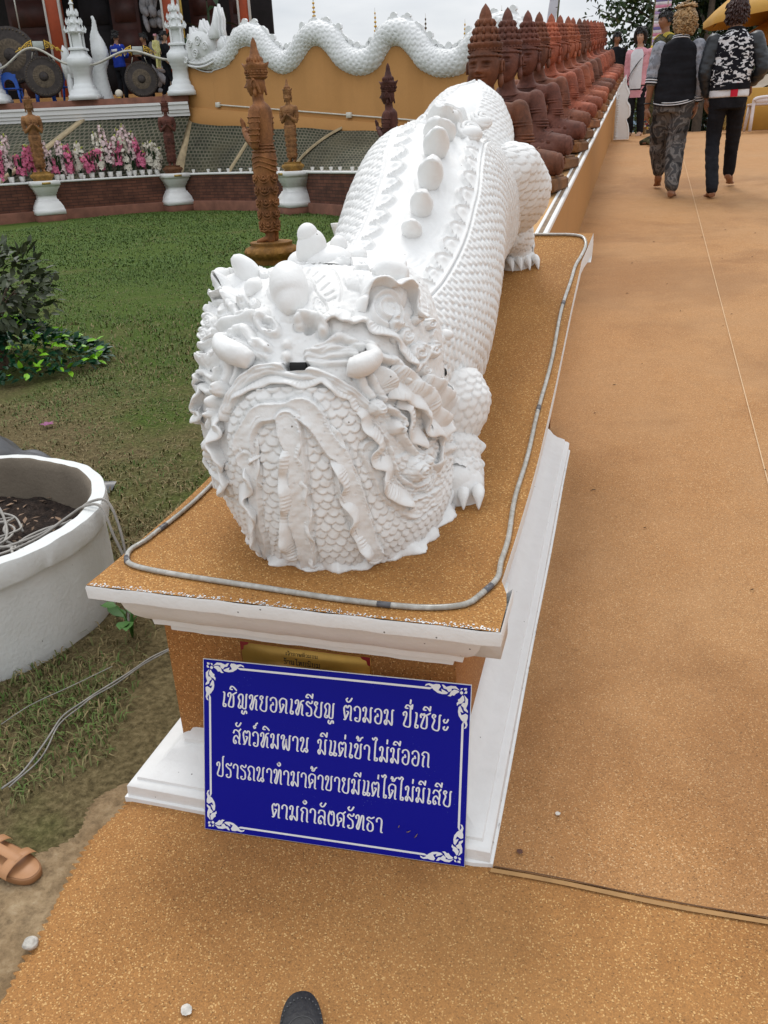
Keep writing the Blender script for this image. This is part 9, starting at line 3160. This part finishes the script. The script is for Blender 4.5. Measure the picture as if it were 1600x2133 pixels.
for q, z in ((0.01, .42), (.35, .35), (.7, .18), (1.0, 0), (1.0, -.09)):
    rows.append(np.stack([.95 * q * np.cos(t), .95 * q * np.sin(t), 0 * t + z + 1.68], 1))
MB().grid(np.stack(rows, 0), cv=True).build('canopy', M['parasol'], pr2, smooth=False)
MB().tube([(0, 0, -.05), (0, 0, 2.1)], .025, n=9).build('pole', M['bamboo'], pr2)
# white tent roofs far away
for k, (x, y, w, lab) in enumerate(((3.6, 36, 1.9, 'white peaked tent roof far behind the right man'), (-.35, 34, 1.5, 'white peaked tent roof far behind the woman in pink'))):
    tn = thing('white_tent', lab, 'tent', (x, y, 0), group='white tents in the distance')
    MB().lathe([(w, 2.5), (w * .97, 2.72), (w * .45, 3.3), (.03, 4.0)], n=4).build('roof', M['shirt_white'], tn, smooth=False)
    for sx_ in (-1, 1):
        for sy_ in (-1, 1):
            MB().tube([(sx_ * w * .95, sy_ * w * .95, -.3), (sx_ * w * .95, sy_ * w * .95, 2.55)], .04, n=6).build('leg', M['rail'], tn)
# straw broom-like bundle, white chair, cut bamboo stakes on the terrace
M['straw'] = flat('dry_straw', (0.40, 0.32, 0.12), 0.85, 0.35, 14)
stw = thing('straw_bundle', 'tied bundle of pale straw leaning behind the right man', 'straw bundle', (1.62, 14.9, CREST * K))
mb = MB()
rs = np.random.RandomState(6)
for k in range(110):
    a = rs.uniform(0, 6.28)
    r = rs.rand() ** .5
    b0 = np.array([-.12 + .13 * r * math.cos(a), .1 * r * math.sin(a), .04 + .1 * rs.rand()])
    b1 = np.array([.10 + .04 * r * math.cos(a), .04 * r * math.sin(a), .62])
    b2 = np.array([.16 + .08 * r * math.cos(a), .08 * r * math.sin(a), .84 + .06 * rs.rand()])
    mb.tube([b0, b1, b2], [.010, .007, .003], n=4)
mb.build('stalks', M['straw'], stw)
mb = MB()
for z, x in ((.60, .095), (.645, .11)):
    ring(mb, (x, 0, z), .05, .05, .012, 20)
mb.build('tie', M['bamboo'], stw)
tag(MB().tube([(1.55, 14.95, CREST * K + .1), (1.74, 15.0, CREST * K + .7), (1.98, 15.05, CREST * K + 1.35)], [.02, .018, .014], n=7).build('leaning_stick', M['bamboo']), 'brown stick leaning past the straw bundle', 'stick')
tag(MB().tube([(1.60, 14.75, CREST * K + .55), (1.67, 14.7, CREST * K + .25), (1.72, 14.68, CREST * K + .02)], [.012, .012, .010], n=7).build('leaning_stick', M['trunk_brown']), 'short dark stick leaning in front of the straw bundle', 'stick')
ch = thing('plastic_chair', 'white plastic chair seen from behind at the right edge of the ramp top', 'chair', (2.16, 14.75, CREST * K), math.radians(8))
M['white_plastic'] = flat('white_plastic', (0.68, 0.62, 0.62), 0.35, 0.06, 5)
mb = MB()
tq3 = np.linspace(0, math.pi, 24)
fr_ = np.stack([.25 * np.cos(tq3), 0 * tq3, .40 + .10 * np.sin(tq3) ** .3], 1)
fr_ = np.concatenate([[(.27, -.04, 0)], fr_ * [1, 1, 1], [(-.27, -.04, 0)]])
mb.tube(cat_path(fr_, n=60), .028, n=9)
mb.build('back_frame', M['white_plastic'], ch)
MB().box((0, .0, .455), (.46, .03, .07), bev=.01).build('top_rail', M['white_plastic'], ch, smooth=False)
MB().box((0, .24, .40), (.48, .46, .035), bev=.01).build('seat', M['white_plastic'], ch, smooth=False)
for sx_ in (-1, 1):
    MB().tube([(sx_ * .2, .42, .40), (sx_ * .24, .46, 0)], [.03, .024], n=8).build('leg', M['white_plastic'], ch)
oc = thing('ochre_screen', 'low ochre cloth screen behind the white chair', 'screen', (2.6, 15.6, CREST * K), math.radians(4))
MB().box((0, 0, .34), (1.6, .05, .66), bev=.01).build('cloth', M['parasol'], oc, smooth=False)
for sx_ in (-1, 1):
    MB().tube([(sx_ * .78, 0, 0), (sx_ * .78, 0, .72)], .025, n=7).build('post', M['bamboo'], oc)
# pale cloth awning lying over a frame behind the screen
aw = thing('cloth_awning', 'pale striped cloth awning sloping behind the straw bundle', 'awning', (2.6, 16.2, CREST * K))
u, v = np.meshgrid(np.linspace(0, 1, 24), np.linspace(0, 1, 10), indexing='ij')
MB().grid(np.stack([-.75 + 1.6 * u, .3 * v, .55 + .42 * u ** .7 + .18 * v + .015 * np.sin(u * 30)], -1)).build('cloth', flat('cream_cloth', (0.52, 0.44, 0.34), 0.8, 0.2, 8), aw)
for sx_ in (-.7, .8):
    MB().tube([(sx_, .1, 0), (sx_, .1, .6 + .42 * max(0, (sx_ + .75) / 1.6) ** .7)], .02, n=7).build('post', M['bamboo'], aw)
